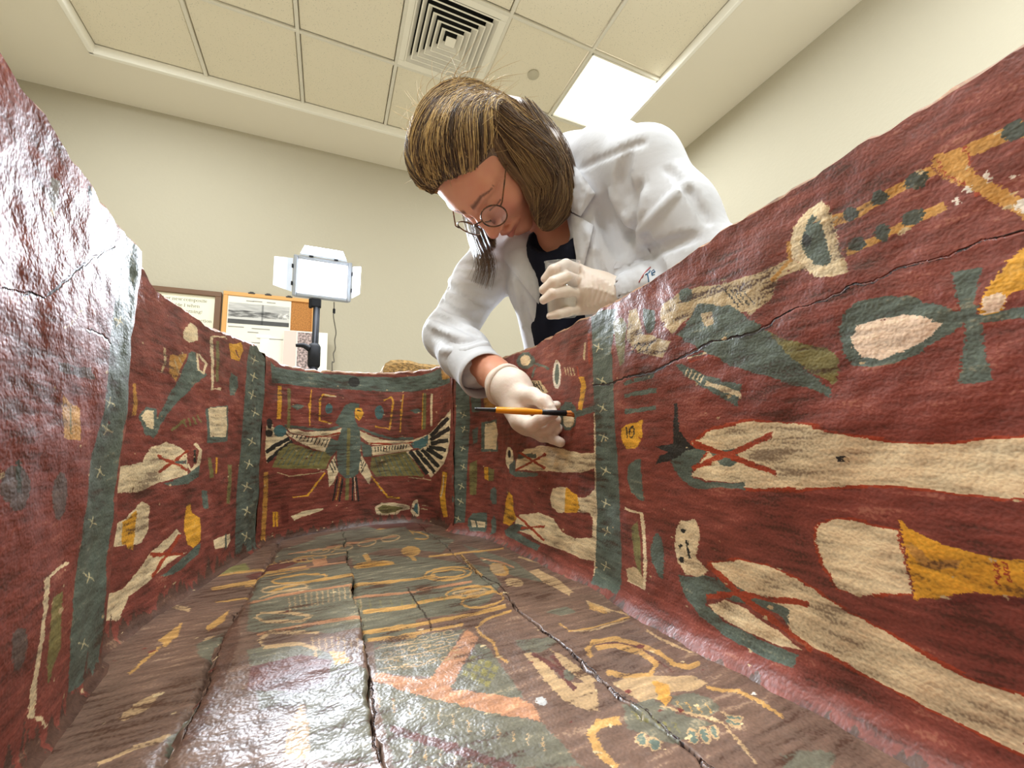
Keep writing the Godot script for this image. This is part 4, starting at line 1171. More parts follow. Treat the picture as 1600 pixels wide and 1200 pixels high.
		["black",[2.911,0.028,2.906,0.013,2.898,0.002,2.89,-0.003,2.885,-0.003,2.878,0.002,2.873,0.014,2.873,0.029,2.877,0.043,2.884,0.054,2.892,0.06,2.898,0.059,2.905,0.054,2.909,0.042,2.911,0.027,2.919,0.027,2.92,0.043,2.914,0.056,2.904,0.065,2.888,0.065,2.875,0.058,2.866,0.045,2.862,0.029,2.863,0.013,2.868,-0.001,2.879,-0.009,2.895,-0.009,2.907,-0.001,2.916,0.012,2.919,0.027]],
		["verm",[2.949,-0.005,2.989,-0.021,2.995,-0.015,2.954,0.001]],
		["green",[2.809,-0.251,2.84,-0.169,2.911,-0.135,2.965,-0.133,2.953,-0.364,2.922,-0.362,2.848,-0.335]],
		["olive",[2.823,-0.533,2.889,-0.49,2.897,-0.639,2.894,-0.801,2.86,-0.781,2.819,-0.671]],
		["cream",[2.757,-0.441,2.916,-0.446,2.92,-0.561,2.921,-0.706,2.901,-0.85,2.751,-0.854,2.736,-0.872,2.923,-0.856,2.952,-0.698,2.95,-0.553,2.943,-0.431,2.768,-0.424]],
		["gesso",[2.731,-0.802,2.836,-0.758,2.907,-0.797,2.901,-0.85,2.753,-0.857]],
		["green",[2.983,-0.634,3.013,-0.556,3.058,-0.524,3.084,-0.556,3.083,-0.666,3.065,-0.764,3.024,-0.737,2.987,-0.69]],
		["cream",[3.905,0.764,3.923,0.819,3.984,0.864,4.033,0.877,4.06,0.809,4.068,0.71,4.08,0.564,4.03,0.561,3.972,0.591,3.937,0.654,3.903,0.7]],
		["green",[3.943,0.746,3.965,0.798,3.997,0.838,4.018,0.795,4.032,0.703,4.038,0.63,4.017,0.615,3.979,0.643,3.953,0.691]],
		["black",[3.984,0.737,3.978,0.723,3.968,0.718,3.957,0.723,3.949,0.737,3.947,0.754,3.952,0.768,3.963,0.773,3.974,0.767,3.982,0.753]],
		["gesso",[3.54,0.714,3.676,0.688,3.812,0.689,3.898,0.703,3.947,0.642,3.843,0.635,3.809,0.562,3.713,0.517,3.662,0.56,3.549,0.643]],
		["ochre",[3.893,0.769,3.89,0.697,3.813,0.638,3.822,0.625,3.903,0.684,3.906,0.764]],
		["gesso",[3.2,0.674,3.24,0.73,3.344,0.737,3.475,0.738,3.616,0.679,3.701,0.534,3.618,0.562,3.464,0.641,3.385,0.586,3.282,0.542,3.215,0.601]],
		["green",[3.301,0.529,3.383,0.571,3.447,0.646,3.514,0.632,3.575,0.597,3.621,0.59,3.686,0.525,3.769,0.437,3.852,0.316,3.908,0.233,3.978,0.143,3.971,0.124,3.837,0.196,3.589,0.315,3.406,0.448]],
		["gesso",[3.459,0.596,3.526,0.591,3.535,0.528,3.484,0.513]],
		["green",[3.43,0.707,3.42,0.688,3.399,0.681,3.374,0.689,3.355,0.71,3.35,0.735,3.36,0.754,3.382,0.76,3.407,0.751,3.425,0.731]],
		["olive",[3.774,0.425,3.879,0.353,3.979,0.312,4.012,0.26,4.005,0.189,3.986,0.166,3.927,0.218,3.85,0.304]],
		["black",[3.6,0.671,3.66,0.567,3.665,0.569,3.605,0.673]],
		["black",[3.626,0.664,3.684,0.565,3.689,0.567,3.63,0.666]],
		["black",[3.65,0.658,3.708,0.563,3.712,0.565,3.655,0.66]],
		["black",[3.675,0.652,3.731,0.561,3.735,0.563,3.679,0.655]],
		["ochre",[4.055,0.802,4.115,0.785,4.229,0.799,4.33,0.818,4.346,0.778,4.249,0.766,4.146,0.748,4.064,0.757]],
		["gesso",[4.038,0.843,4.053,0.691,4.073,0.567,4.084,0.567,4.068,0.689,4.051,0.841]],
		["dgreen",[4.139,0.778,4.138,0.761,4.128,0.751,4.114,0.75,4.1,0.76,4.092,0.776,4.093,0.794,4.103,0.804,4.117,0.804,4.131,0.794]],
		["dgreen",[4.225,0.786,4.225,0.768,4.216,0.756,4.202,0.755,4.188,0.764,4.179,0.782,4.18,0.8,4.189,0.812,4.203,0.814,4.217,0.804]],
		["dgreen",[4.327,0.795,4.326,0.777,4.315,0.763,4.297,0.759,4.281,0.766,4.271,0.782,4.272,0.801,4.284,0.815,4.301,0.819,4.318,0.811]],
		["ochre",[4.085,0.655,4.187,0.664,4.268,0.677,4.347,0.686,4.352,0.66,4.264,0.642,4.175,0.633,4.09,0.625]],
		["dgreen",[4.148,0.654,4.144,0.638,4.132,0.63,4.116,0.632,4.101,0.644,4.095,0.661,4.099,0.677,4.111,0.686,4.128,0.683,4.142,0.671]],
		["dgreen",[4.215,0.655,4.209,0.638,4.197,0.631,4.184,0.637,4.175,0.654,4.173,0.676,4.18,0.693,4.192,0.7,4.205,0.693,4.213,0.676]],
		["dgreen",[4.302,0.673,4.299,0.656,4.287,0.646,4.27,0.646,4.254,0.657,4.247,0.675,4.25,0.692,4.263,0.702,4.28,0.701,4.295,0.69]],
		["ochre",[4.35,0.838,4.411,0.826,4.483,0.826,4.529,0.823,4.522,0.768,4.491,0.783,4.418,0.784,4.421,0.736,4.5,0.6,4.493,0.547,4.431,0.648,4.357,0.761,4.337,0.811]],
		["dgreen",[4.532,0.803,4.529,0.785,4.519,0.773,4.505,0.773,4.491,0.784,4.485,0.802,4.487,0.821,4.498,0.832,4.512,0.832,4.525,0.82]],
		["verm",[4.412,0.823,4.417,0.772,4.403,0.754,4.406,0.749,4.422,0.769,4.416,0.822]],
		["verm",[4.35,0.827,4.352,0.784,4.42,0.664,4.422,0.666,4.355,0.787,4.353,0.826]],
		["white",[4.45,0.709,4.45,0.699,4.448,0.692,4.444,0.692,4.441,0.699,4.439,0.71,4.439,0.721,4.441,0.728,4.445,0.727,4.448,0.72]],
		["white",[4.413,0.694,4.411,0.689,4.407,0.685,4.401,0.686,4.396,0.689,4.394,0.695,4.395,0.701,4.4,0.704,4.405,0.703,4.41,0.7]],
		["white",[4.381,0.673,4.381,0.665,4.378,0.66,4.375,0.66,4.371,0.665,4.369,0.673,4.37,0.681,4.372,0.686,4.376,0.686,4.379,0.681]],
		["white",[4.497,0.677,4.496,0.673,4.492,0.671,4.486,0.671,4.481,0.674,4.479,0.678,4.48,0.682,4.485,0.685,4.491,0.684,4.495,0.682]],
		["white",[4.505,0.591,4.504,0.578,4.499,0.57,4.491,0.569,4.485,0.577,4.481,0.59,4.482,0.604,4.488,0.612,4.495,0.612,4.502,0.604]],
		["green",[4.03,0.368,4.051,0.418,4.1,0.447,4.176,0.443,4.249,0.413,4.3,0.371,4.326,0.342,4.351,0.338,4.345,0.3,4.293,0.269,4.226,0.232,4.17,0.209,4.113,0.205,4.055,0.23,4.029,0.279]],
		["pcream",[4.064,0.337,4.09,0.368,4.151,0.377,4.213,0.369,4.268,0.338,4.301,0.312,4.26,0.278,4.198,0.248,4.133,0.236,4.085,0.256,4.063,0.293]],
		["green",[4.336,0.463,4.396,0.454,4.373,0.347,4.379,0.301,4.372,0.18,4.381,0.127,4.312,0.127,4.332,0.224,4.345,0.293,4.342,0.348]],
		["green",[4.364,0.323,4.469,0.314,4.464,0.279,4.372,0.291]],
		["yellow",[4.492,0.484,4.45,0.451,4.417,0.412,4.388,0.369,4.377,0.328,4.386,0.312,4.416,0.316,4.442,0.351,4.475,0.36]],
		["pcream",[4.387,0.361,4.423,0.37,4.434,0.345,4.416,0.318,4.381,0.316]],
		["verm",[3.316,-0.041,3.456,0.034,3.652,0.061,3.835,0.043,4.003,-0.007,4.111,-0.034,4.221,-0.045,4.358,-0.031,4.422,-0.03,4.4,-0.195,4.347,-0.203,4.245,-0.2,4.124,-0.192,3.979,-0.205,3.826,-0.234,3.601,-0.247,3.606,-0.203,3.308,-0.2,3.384,-0.127]],
		["cream",[3.336,-0.044,3.454,0.019,3.651,0.05,3.834,0.034,4.002,-0.018,4.11,-0.042,4.22,-0.053,4.357,-0.038,4.421,-0.037,4.401,-0.189,4.348,-0.196,4.246,-0.191,4.126,-0.182,3.98,-0.194,3.827,-0.222,3.603,-0.233,3.606,-0.21,3.392,-0.218,3.308,-0.2,3.363,-0.143,3.433,-0.087]],
		["green",[3.295,-0.057,3.435,-0.072,3.321,-0.176,3.317,-0.215,3.391,-0.226,3.606,-0.21,3.602,-0.244,3.349,-0.264,3.254,-0.236,3.207,-0.182,3.185,-0.124,3.229,-0.081]],
		["green",[3.434,-0.08,3.562,-0.064,3.581,-0.1,3.588,-0.128,3.536,-0.148,3.472,-0.131]],
		["black",[3.162,-0.048,3.212,-0.04,3.247,0.173,3.262,0.172,3.272,0.017,3.316,-0.041,3.362,-0.065,3.27,-0.089,3.203,-0.124,3.072,-0.153,3.113,-0.109,3.173,-0.09,3.086,-0.056]],
		["verm",[3.326,-0.177,3.58,-0.091,3.746,-0.02,3.74,-0.002,3.571,-0.066,3.318,-0.155]],
		["verm",[3.339,-0.049,3.565,-0.127,3.739,-0.174,3.748,-0.154,3.578,-0.1,3.353,-0.026]],
		["black",[3.996,-0.1,3.992,-0.106,3.983,-0.111,3.973,-0.111,3.966,-0.107,3.964,-0.1,3.967,-0.094,3.976,-0.089,3.986,-0.089,3.993,-0.093]],
		["verm",[3.848,-0.4,3.865,-0.346,3.926,-0.309,4.005,-0.304,4.112,-0.322,4.121,-0.528,4.046,-0.548,3.914,-0.568,3.862,-0.492]],
		["cream",[3.857,-0.398,3.874,-0.349,3.925,-0.318,4.004,-0.312,4.074,-0.327,4.107,-0.331,4.122,-0.523,4.047,-0.541,3.972,-0.563,3.915,-0.559,3.873,-0.487]],
		["yellow",[4.115,-0.295,4.162,-0.331,4.211,-0.35,4.29,-0.36,4.379,-0.353,4.366,-0.448,4.269,-0.473,4.199,-0.499,4.128,-0.535,4.124,-0.446]],
		["ochre",[4.119,-0.378,4.168,-0.429,4.245,-0.407,4.248,-0.385,4.179,-0.399,4.134,-0.357]],
		["verm",[4.318,-0.371,4.315,-0.434,4.318,-0.433,4.321,-0.369]],
		["verm",[4.335,-0.375,4.336,-0.418,4.339,-0.416,4.338,-0.374]],
		["dred",[4.158,-0.54,4.235,-0.484,4.366,-0.452,4.363,-0.473,4.266,-0.496]],
		["cream",[3.19,-0.477,3.232,-0.43,3.314,-0.41,3.34,-0.451,3.329,-0.528,3.303,-0.594,3.366,-0.638,3.321,-0.683,3.223,-0.692,3.183,-0.653,3.172,-0.56]],
		["black",[3.256,-0.478,3.251,-0.486,3.241,-0.492,3.23,-0.495,3.221,-0.492,3.218,-0.485,3.223,-0.476,3.233,-0.47,3.244,-0.468,3.253,-0.471]],
		["black",[3.224,-0.557,3.221,-0.564,3.214,-0.57,3.207,-0.572,3.201,-0.569,3.199,-0.563,3.202,-0.556,3.209,-0.55,3.217,-0.549,3.223,-0.551]],
		["black",[3.245,-0.531,3.261,-0.615,3.275,-0.61,3.259,-0.526]],
		["black",[3.229,-0.623,3.225,-0.632,3.215,-0.638,3.203,-0.641,3.194,-0.639,3.191,-0.632,3.196,-0.624,3.206,-0.617,3.218,-0.614,3.226,-0.617]],
		["verm",[3.363,-0.602,3.489,-0.553,3.665,-0.54,3.835,-0.581,3.986,-0.641,4.106,-0.681,4.206,-0.704,4.331,-0.709,4.311,-0.866,4.217,-0.866,4.117,-0.854,3.902,-0.827,3.71,-0.803,3.723,-0.692,3.429,-0.65]],
		["cream",[3.375,-0.606,3.488,-0.562,3.664,-0.549,3.828,-0.589,3.98,-0.649,4.101,-0.691,4.205,-0.712,4.33,-0.718,4.312,-0.857,4.219,-0.854,4.118,-0.844,4.026,-0.838,3.904,-0.813,3.801,-0.813,3.734,-0.806,3.717,-0.748,3.723,-0.692,3.55,-0.683,3.429,-0.65]],
		["green",[3.177,-0.705,3.263,-0.697,3.341,-0.666,3.445,-0.659,3.565,-0.686,3.723,-0.692,3.716,-0.754,3.681,-0.73,3.603,-0.719,3.499,-0.739,3.358,-0.748,3.334,-0.806,3.424,-0.845,3.601,-0.858,3.739,-0.861,3.721,-0.913,3.593,-0.923,3.417,-0.902,3.301,-0.86,3.229,-0.825,3.185,-0.762]],
		["cream",[3.343,-0.803,3.434,-0.752,3.527,-0.756,3.661,-0.798,3.759,-0.833,3.679,-0.853,3.531,-0.849,3.392,-0.831]],
		["verm",[3.342,-0.778,3.5,-0.718,3.804,-0.661,3.809,-0.641,3.506,-0.69,3.342,-0.756]],
		["verm",[3.354,-0.622,3.493,-0.71,3.656,-0.775,3.788,-0.829,3.801,-0.811,3.674,-0.75,3.515,-0.684,3.376,-0.601]],
		["crack",[2.482,0.366,2.665,0.348,2.925,0.359,3.093,0.355,3.262,0.383,3.409,0.415,3.503,0.432,3.635,0.429,3.711,0.425,3.769,0.445,3.767,0.452,3.708,0.434,3.634,0.438,3.501,0.443,3.405,0.425,3.257,0.394,3.089,0.367,2.921,0.372,2.66,0.362,2.481,0.378]],
		["crack",[3.769,0.443,3.825,0.468,3.889,0.482,3.888,0.487,3.823,0.475,3.766,0.448]],
		["crack",[4.103,0.512,4.152,0.498,4.216,0.521,4.28,0.52,4.338,0.512,4.406,0.524,4.489,0.514,4.489,0.517,4.406,0.528,4.337,0.516,4.279,0.524,4.215,0.525,4.152,0.503,4.103,0.516]],
		["crack",[3.889,0.483,4.003,0.487,4.104,0.513,4.103,0.516,4.002,0.491,3.888,0.486]]]
	var fm: Array = [
		["fgreen",[-0.124,-5.239,0.438,-5.543,1.015,-4.894,1.222,-4.29,0.979,-3.869,0.615,-4.264,0.046,-4.343]],
		["fdred",[0.449,-5.688,0.829,-5.767,1.209,-5.193,1.027,-4.952,0.597,-5.16]],
		["fgreen",[1.246,-4.07,1.356,-3.643,1.448,-3.283,1.419,-2.705,1.292,-2.936,1.208,-3.354]],
		["fgreen",[0.227,-4.235,0.868,-3.735,1.198,-3.228,1.138,-2.815,0.949,-2.57,0.703,-2.486,0.147,-2.583]],
		["fgreen",[0.238,-2.358,0.704,-2.283,0.519,-2.025,0.431,-1.905,0.218,-2.052]],
		["fgreen",[0.202,-1.979,0.419,-1.739,0.722,-1.434,0.737,-1.301,0.738,-1.202,0.216,-1.463,0.203,-1.82]],
		["fcream",[0.24,-2.279,0.433,-2.242,0.675,-2.225,0.676,-2.233,0.434,-2.251,0.241,-2.287]],
		["fcream",[0.23,-2.173,0.412,-2.135,0.583,-2.146,0.584,-2.153,0.413,-2.144,0.23,-2.18]],
		["fcream",[0.221,-2.086,0.393,-2.034,0.496,-2.055,0.497,-2.061,0.393,-2.042,0.221,-2.092]],
		["fcream",[0.207,-1.878,0.202,-1.792,0.205,-1.79,0.21,-1.877]],
		["fcream",[0.258,-1.824,0.251,-1.742,0.254,-1.741,0.261,-1.823]],
		["fcream",[0.307,-1.772,0.298,-1.693,0.301,-1.692,0.31,-1.771]],
		["fcream",[0.355,-1.722,0.343,-1.647,0.346,-1.646,0.358,-1.721]],
		["fcream",[0.401,-1.673,0.387,-1.601,0.39,-1.6,0.404,-1.672]],
		["fcream",[0.446,-1.626,0.43,-1.558,0.433,-1.557,0.449,-1.625]],
		["fcream",[0.489,-1.58,0.472,-1.515,0.475,-1.514,0.492,-1.579]],
		["fcream",[0.531,-1.536,0.512,-1.474,0.515,-1.473,0.534,-1.535]],
		["fcream",[0.571,-1.493,0.551,-1.433,0.554,-1.432,0.574,-1.492]],
		["fcream",[0.611,-1.452,0.589,-1.394,0.592,-1.393,0.614,-1.451]],
		["fcream",[0.649,-1.411,0.626,-1.357,0.629,-1.356,0.652,-1.41]],
		["fcream",[0.686,-1.372,0.662,-1.32,0.665,-1.319,0.689,-1.371]],
		["fcream",[0.277,-1.554,0.268,-1.485,0.271,-1.484,0.28,-1.553]],
		["fcream",[0.319,-1.514,0.308,-1.447,0.311,-1.446,0.322,-1.512]],
		["fcream",[0.36,-1.474,0.347,-1.411,0.35,-1.41,0.362,-1.473]],
		["fcream",[0.399,-1.436,0.385,-1.375,0.388,-1.374,0.402,-1.435]],
		["fcream",[0.438,-1.398,0.422,-1.34,0.425,-1.339,0.44,-1.397]],
		["fcream",[0.475,-1.362,0.458,-1.306,0.461,-1.305,0.478,-1.361]],
		["fcream",[0.512,-1.326,0.493,-1.273,0.496,-1.272,0.514,-1.326]],
		["fcream",[0.547,-1.292,0.527,-1.241,0.53,-1.24,0.55,-1.291]],
		["fcream",[0.582,-1.258,0.561,-1.209,0.563,-1.208,0.584,-1.257]],
		["fcream",[0.615,-1.226,0.593,-1.178,0.596,-1.177,0.618,-1.225]],
		["fdred",[0.223,-1.642,0.396,-1.439,0.538,-1.278,0.557,-1.3,0.417,-1.475,0.236,-1.678]],
		["fpink",[0.711,-2.266,0.73,-2.147,0.483,-1.784,0.598,-1.693,0.709,-1.605,0.737,-1.532,0.726,-1.439,0.561,-1.592,0.418,-1.736,0.293,-1.879,0.199,-1.995,0.218,-2.058,0.418,-1.885,0.519,-2.025]],
		["fgreen",[0.715,-2.104,0.74,-2.019,0.731,-1.74,0.726,-1.593,0.598,-1.693,0.488,-1.795]],
		["olive",[0.647,-2.001,0.663,-1.97,0.637,-1.932,0.623,-1.96]],
		["olive",[0.609,-1.944,0.625,-1.915,0.601,-1.879,0.587,-1.906]],
		["olive",[0.575,-1.891,0.59,-1.864,0.568,-1.83,0.554,-1.855]],
		["olive",[0.667,-1.955,0.683,-1.926,0.657,-1.889,0.643,-1.916]],
		["olive",[0.63,-1.901,0.645,-1.873,0.621,-1.839,0.607,-1.865]],
		["olive",[0.595,-1.851,0.61,-1.824,0.588,-1.792,0.574,-1.816]],
		["olive",[0.687,-1.912,0.702,-1.883,0.676,-1.848,0.663,-1.874]],
		["olive",[0.649,-1.86,0.665,-1.833,0.64,-1.8,0.627,-1.825]],
		["olive",[0.614,-1.811,0.629,-1.786,0.607,-1.755,0.593,-1.778]],
		["olive",[0.706,-1.869,0.721,-1.842,0.695,-1.808,0.682,-1.833]],
		["olive",[0.669,-1.82,0.683,-1.794,0.659,-1.762,0.646,-1.786]],
		["olive",[0.633,-1.773,0.648,-1.748,0.625,-1.719,0.612,-1.742]],
		["fyel",[0.181,-3.276,0.472,-3.245,0.762,-3.206,0.774,-3.266,0.479,-3.32,0.182,-3.334]],
		["fpink",[0.17,-3.052,0.507,-2.998,0.96,-2.939,0.973,-2.985,0.514,-3.053,0.171,-3.096]],
		["fyel",[0.181,-2.782,0.402,-2.755,0.776,-2.732,0.986,-2.784,1,-2.837,0.789,-2.795,0.407,-2.815,0.182,-2.829]],
		["fyel",[0.187,-2.506,0.469,-2.426,0.711,-2.419,1.01,-2.433,1.025,-2.479,0.722,-2.473,0.476,-2.479,0.188,-2.548]],
		["fyel",[0.24,-2.373,0.45,-2.327,0.708,-2.321,0.716,-2.356,0.455,-2.37,0.241,-2.407]],
		["fyel",[1.025,-2.397,0.839,-2.359,0.757,-2.274,0.748,-2.172,0.774,-2.058,0.747,-1.935,0.764,-1.843,0.776,-1.853,0.762,-1.943,0.79,-2.069,0.764,-2.189,0.767,-2.259,0.834,-2.325,1.016,-2.367]],
		["fyel",[1.038,-3.195,1.005,-3.144,0.946,-3.11,0.874,-3.103,0.802,-3.126,0.743,-3.174,0.71,-3.236,0.706,-3.287,0.728,-3.33,0.785,-3.369,0.861,-3.379,0.939,-3.355,1.001,-3.302,1.033,-3.235,1.031,-3.172,1.047,-3.193,1.052,-3.274,1.018,-3.35,0.953,-3.405,0.872,-3.43,0.792,-3.419,0.729,-3.374,0.692,-3.291,0.695,-3.2,0.732,-3.133,0.791,-3.085,0.864,-3.062,0.937,-3.068,1,-3.104,1.04,-3.169]],
		["fyel",[0.992,-3.211,0.971,-3.183,0.931,-3.164,0.878,-3.163,0.825,-3.179,0.781,-3.211,0.756,-3.251,0.751,-3.272,0.764,-3.289,0.803,-3.31,0.857,-3.312,0.912,-3.295,0.958,-3.262,0.982,-3.221,0.984,-3.185,1,-3.209,1,-3.261,0.973,-3.308,0.926,-3.343,0.868,-3.361,0.811,-3.358,0.767,-3.334,0.738,-3.277,0.741,-3.212,0.769,-3.169,0.814,-3.136,0.868,-3.119,0.921,-3.12,0.966,-3.141,0.992,-3.183]],
		["fyel",[1.049,-2.757,1.023,-2.728,0.972,-2.71,0.907,-2.711,0.84,-2.729,0.786,-2.762,0.753,-2.803,0.748,-2.829,0.764,-2.848,0.813,-2.868,0.88,-2.87,0.949,-2.851,1.007,-2.816,1.038,-2.773,1.041,-2.735,1.057,-2.755,1.056,-2.807,1.022,-2.854,0.963,-2.891,0.89,-2.911,0.821,-2.909,0.767,-2.886,0.734,-2.832,0.74,-2.771,0.775,-2.727,0.83,-2.693,0.896,-2.675,0.962,-2.674,1.017,-2.693,1.049,-2.733]],
		["fyel",[1.064,-2.61,1.035,-2.568,0.987,-2.537,0.928,-2.524,0.871,-2.533,0.825,-2.561,0.801,-2.602,0.8,-2.639,0.819,-2.675,0.865,-2.709,0.927,-2.725,0.989,-2.717,1.037,-2.686,1.061,-2.641,1.058,-2.594,1.073,-2.608,1.08,-2.669,1.053,-2.721,1.002,-2.754,0.936,-2.762,0.871,-2.745,0.819,-2.705,0.786,-2.641,0.787,-2.577,0.814,-2.531,0.861,-2.502,0.919,-2.493,0.98,-2.505,1.034,-2.54,1.068,-2.593]],
		["fcream",[1.006,-2.769,0.991,-2.759,0.957,-2.755,0.911,-2.76,0.863,-2.773,0.822,-2.792,0.796,-2.813,0.79,-2.817,0.797,-2.817,0.83,-2.822,0.875,-2.817,0.924,-2.804,0.966,-2.784,0.992,-2.763,0.998,-2.748,1.01,-2.768,1.005,-2.792,0.977,-2.815,0.934,-2.835,0.884,-2.849,0.837,-2.853,0.802,-2.848,0.779,-2.82,0.786,-2.785,0.813,-2.763,0.854,-2.744,0.903,-2.73,0.949,-2.725,0.984,-2.73,1.003,-2.746]],
		["fyel",[0.548,-3.709,0.505,-3.632,0.418,-3.61,0.318,-3.647,0.24,-3.73,0.212,-3.832,0.249,-3.915,0.338,-3.944,0.447,-3.905,0.527,-3.813]],
		["ochre",[0.515,-3.721,0.483,-3.678,0.413,-3.671,0.332,-3.701,0.268,-3.757,0.245,-3.82,0.274,-3.865,0.344,-3.874,0.43,-3.843,0.495,-3.784]],
		["fyel",[0.267,-4.547,0.302,-4.248,0.335,-3.881,0.371,-3.945,0.349,-4.362,0.304,-4.67]],
		["fyel",[0.814,-4.01,0.776,-3.906,0.723,-3.862,0.675,-3.891,0.647,-3.983,0.65,-4.109,0.685,-4.224,0.742,-4.278,0.795,-4.245,0.822,-4.141]],
		["fyel",[0.682,-3.882,0.698,-3.671,0.727,-3.731,0.712,-3.949]],
		["fyel",[0.837,-3.761,1.142,-3.73,1.514,-3.667,1.536,-3.723,1.161,-3.801,0.848,-3.817]],
		["fyel",[0.712,-4.86,0.693,-4.816,0.662,-4.807,0.624,-4.842,0.587,-4.917,0.558,-5.019,0.543,-5.123,0.544,-5.184,0.557,-5.22,0.59,-5.232,0.631,-5.192,0.67,-5.11,0.698,-5.004,0.709,-4.902,0.705,-4.826,0.72,-4.843,0.728,-4.95,0.715,-5.074,0.685,-5.19,0.644,-5.28,0.599,-5.323,0.56,-5.307,0.53,-5.212,0.526,-5.073,0.543,-4.951,0.574,-4.845,0.612,-4.769,0.652,-4.732,0.688,-4.743,0.713,-4.81]],
		["fyel",[0.89,-4.808,0.869,-4.765,0.837,-4.756,0.8,-4.791,0.764,-4.866,0.738,-4.968,0.727,-5.072,0.73,-5.132,0.745,-5.168,0.779,-5.179,0.82,-5.14,0.856,-5.057,0.881,-4.952,0.889,-4.851,0.883,-4.775,0.898,-4.792,0.91,-4.898,0.901,-5.021,0.875,-5.138,0.836,-5.227,0.792,-5.27,0.751,-5.254,0.717,-5.16,0.708,-5.021,0.721,-4.9,0.749,-4.795,0.786,-4.718,0.825,-4.682,0.862,-4.693,0.89,-4.759]],
		["fyel",[1.003,-4.559,0.982,-4.52,0.951,-4.513,0.915,-4.546,0.882,-4.615,0.859,-4.708,0.851,-4.803,0.855,-4.858,0.87,-4.89,0.903,-4.9,0.942,-4.863,0.976,-4.787,0.997,-4.69,1.003,-4.598,0.995,-4.529,1.01,-4.544,1.024,-4.641,1.018,-4.753,0.995,-4.86,0.959,-4.942,0.918,-4.982,0.878,-4.968,0.843,-4.883,0.831,-4.757,0.841,-4.647,0.866,-4.55,0.9,-4.479,0.937,-4.445,0.974,-4.454,1.002,-4.514]],
		["fyel",[1.099,-3.686,1.059,-3.215,1.07,-3.038,1.094,-3.074,1.091,-3.258,1.128,-3.727]],
		["fyel",[1.284,-3.017,1.237,-2.968,1.196,-2.98,1.176,-3.049,1.183,-3.153,1.218,-3.257,1.269,-3.317,1.314,-3.305,1.334,-3.225,1.321,-3.114]],
		["fcream",[1.52,-3.358,1.594,-3.103,1.618,-3.14,1.545,-3.401]],
		["fcream",[1.278,-2.747,1.244,-2.712,1.207,-2.713,1.18,-2.751,1.174,-2.811,1.19,-2.874,1.225,-2.913,1.264,-2.913,1.292,-2.872,1.297,-2.808]],
		["fcream",[1.444,-2.992,1.526,-3.006,1.543,-2.738,1.493,-2.431,1.435,-2.442,1.419,-2.705]],
		["lgrey",[0.796,-1.541,0.786,-1.53,0.772,-1.527,0.759,-1.533,0.754,-1.546,0.757,-1.561,0.767,-1.572,0.781,-1.575,0.794,-1.569,0.8,-1.556]],
		["fcream",[0.87,-1.905,0.924,-1.899,0.924,-1.791,0.924,-1.713,0.908,-1.648,0.963,-1.586,1.034,-1.566,0.99,-1.476,0.937,-1.402,0.895,-1.438,0.857,-1.529,0.852,-1.66]],
		["fdred",[0.893,-1.874,0.925,-1.693,0.924,-1.545,0.946,-1.556,0.956,-1.715,0.919,-1.898]],
		["fdred",[0.966,-1.819,0.96,-1.676,1.025,-1.573,1.044,-1.592,0.986,-1.698,0.988,-1.834]],
		["fgreen",[0.985,-1.635,0.969,-1.618,0.951,-1.612,0.939,-1.619,0.935,-1.636,0.943,-1.657,0.959,-1.674,0.977,-1.681,0.99,-1.674,0.993,-1.656]],
		["fcream",[1.001,-1.881,1.029,-1.778,1.049,-1.558,1.002,-1.565,0.973,-1.687]],
		["fgreen",[0.886,-2.038,1.079,-1.986,1.065,-1.918,0.942,-1.867,0.879,-1.923]],
		["fgreen",[1.189,-2.255,1.336,-2.281,1.342,-2.172,1.236,-2.163]],
		["fyel",[1.172,-2.093,1.18,-1.979,1.308,-1.963,1.56,-1.967,1.579,-2.068,1.566,-2.058,1.568,-1.983,1.317,-1.979,1.19,-1.994,1.183,-2.103]],
		["fcream",[1.462,-2.251,1.486,-2.164,1.508,-2.077,1.536,-2.104,1.522,-2.201,1.491,-2.284]],
		["fyel",[1.148,-1.725,1.165,-1.786,1.213,-1.82,1.329,-1.791,1.38,-1.709,1.414,-1.589,1.402,-1.504,1.443,-1.448,1.52,-1.454,1.538,-1.478,1.472,-1.475,1.436,-1.526,1.45,-1.612,1.416,-1.741,1.361,-1.83,1.233,-1.861,1.145,-1.798,1.125,-1.715]],
		["fyel",[1.189,-1.76,1.281,-1.732,1.341,-1.641,1.339,-1.545,1.28,-1.505,1.187,-1.555,1.136,-1.611,1.11,-1.584,1.157,-1.521,1.259,-1.469,1.375,-1.549,1.385,-1.674,1.32,-1.777,1.213,-1.798]],
		["fdred",[1.215,-1.798,1.317,-1.776,1.386,-1.685,1.367,-1.536,1.368,-1.466,1.375,-1.47,1.377,-1.541,1.396,-1.693,1.326,-1.787,1.221,-1.807]],
		["fcream",[1.093,-1.53,1.157,-1.52,1.275,-1.484,1.422,-1.408,1.434,-1.338,1.343,-1.336,1.264,-1.362,1.187,-1.346,1.111,-1.371]],
		["fgreen",[1.037,-1.385,1.162,-1.361,1.181,-1.26,1.251,-1.165,1.142,-1.153,1.056,-1.156,1.017,-1.206,0.971,-1.283]],
		["fgreen",[1.245,-1.343,1.335,-1.328,1.362,-1.258,1.33,-1.197,1.263,-1.192,1.219,-1.241,1.202,-1.311]],
		["ochre",[1.245,-1.451,1.292,-1.411,1.242,-1.348,1.173,-1.299,1.182,-1.351]],
		["fcream",[1.328,-1.195,1.378,-1.145,1.309,-1.1,1.298,-1.139]],
		["green",[1.323,-1.176,1.354,-1.136,1.365,-1.142,1.333,-1.182]],
		["green",[1.305,-1.158,1.328,-1.121,1.339,-1.126,1.315,-1.164]],
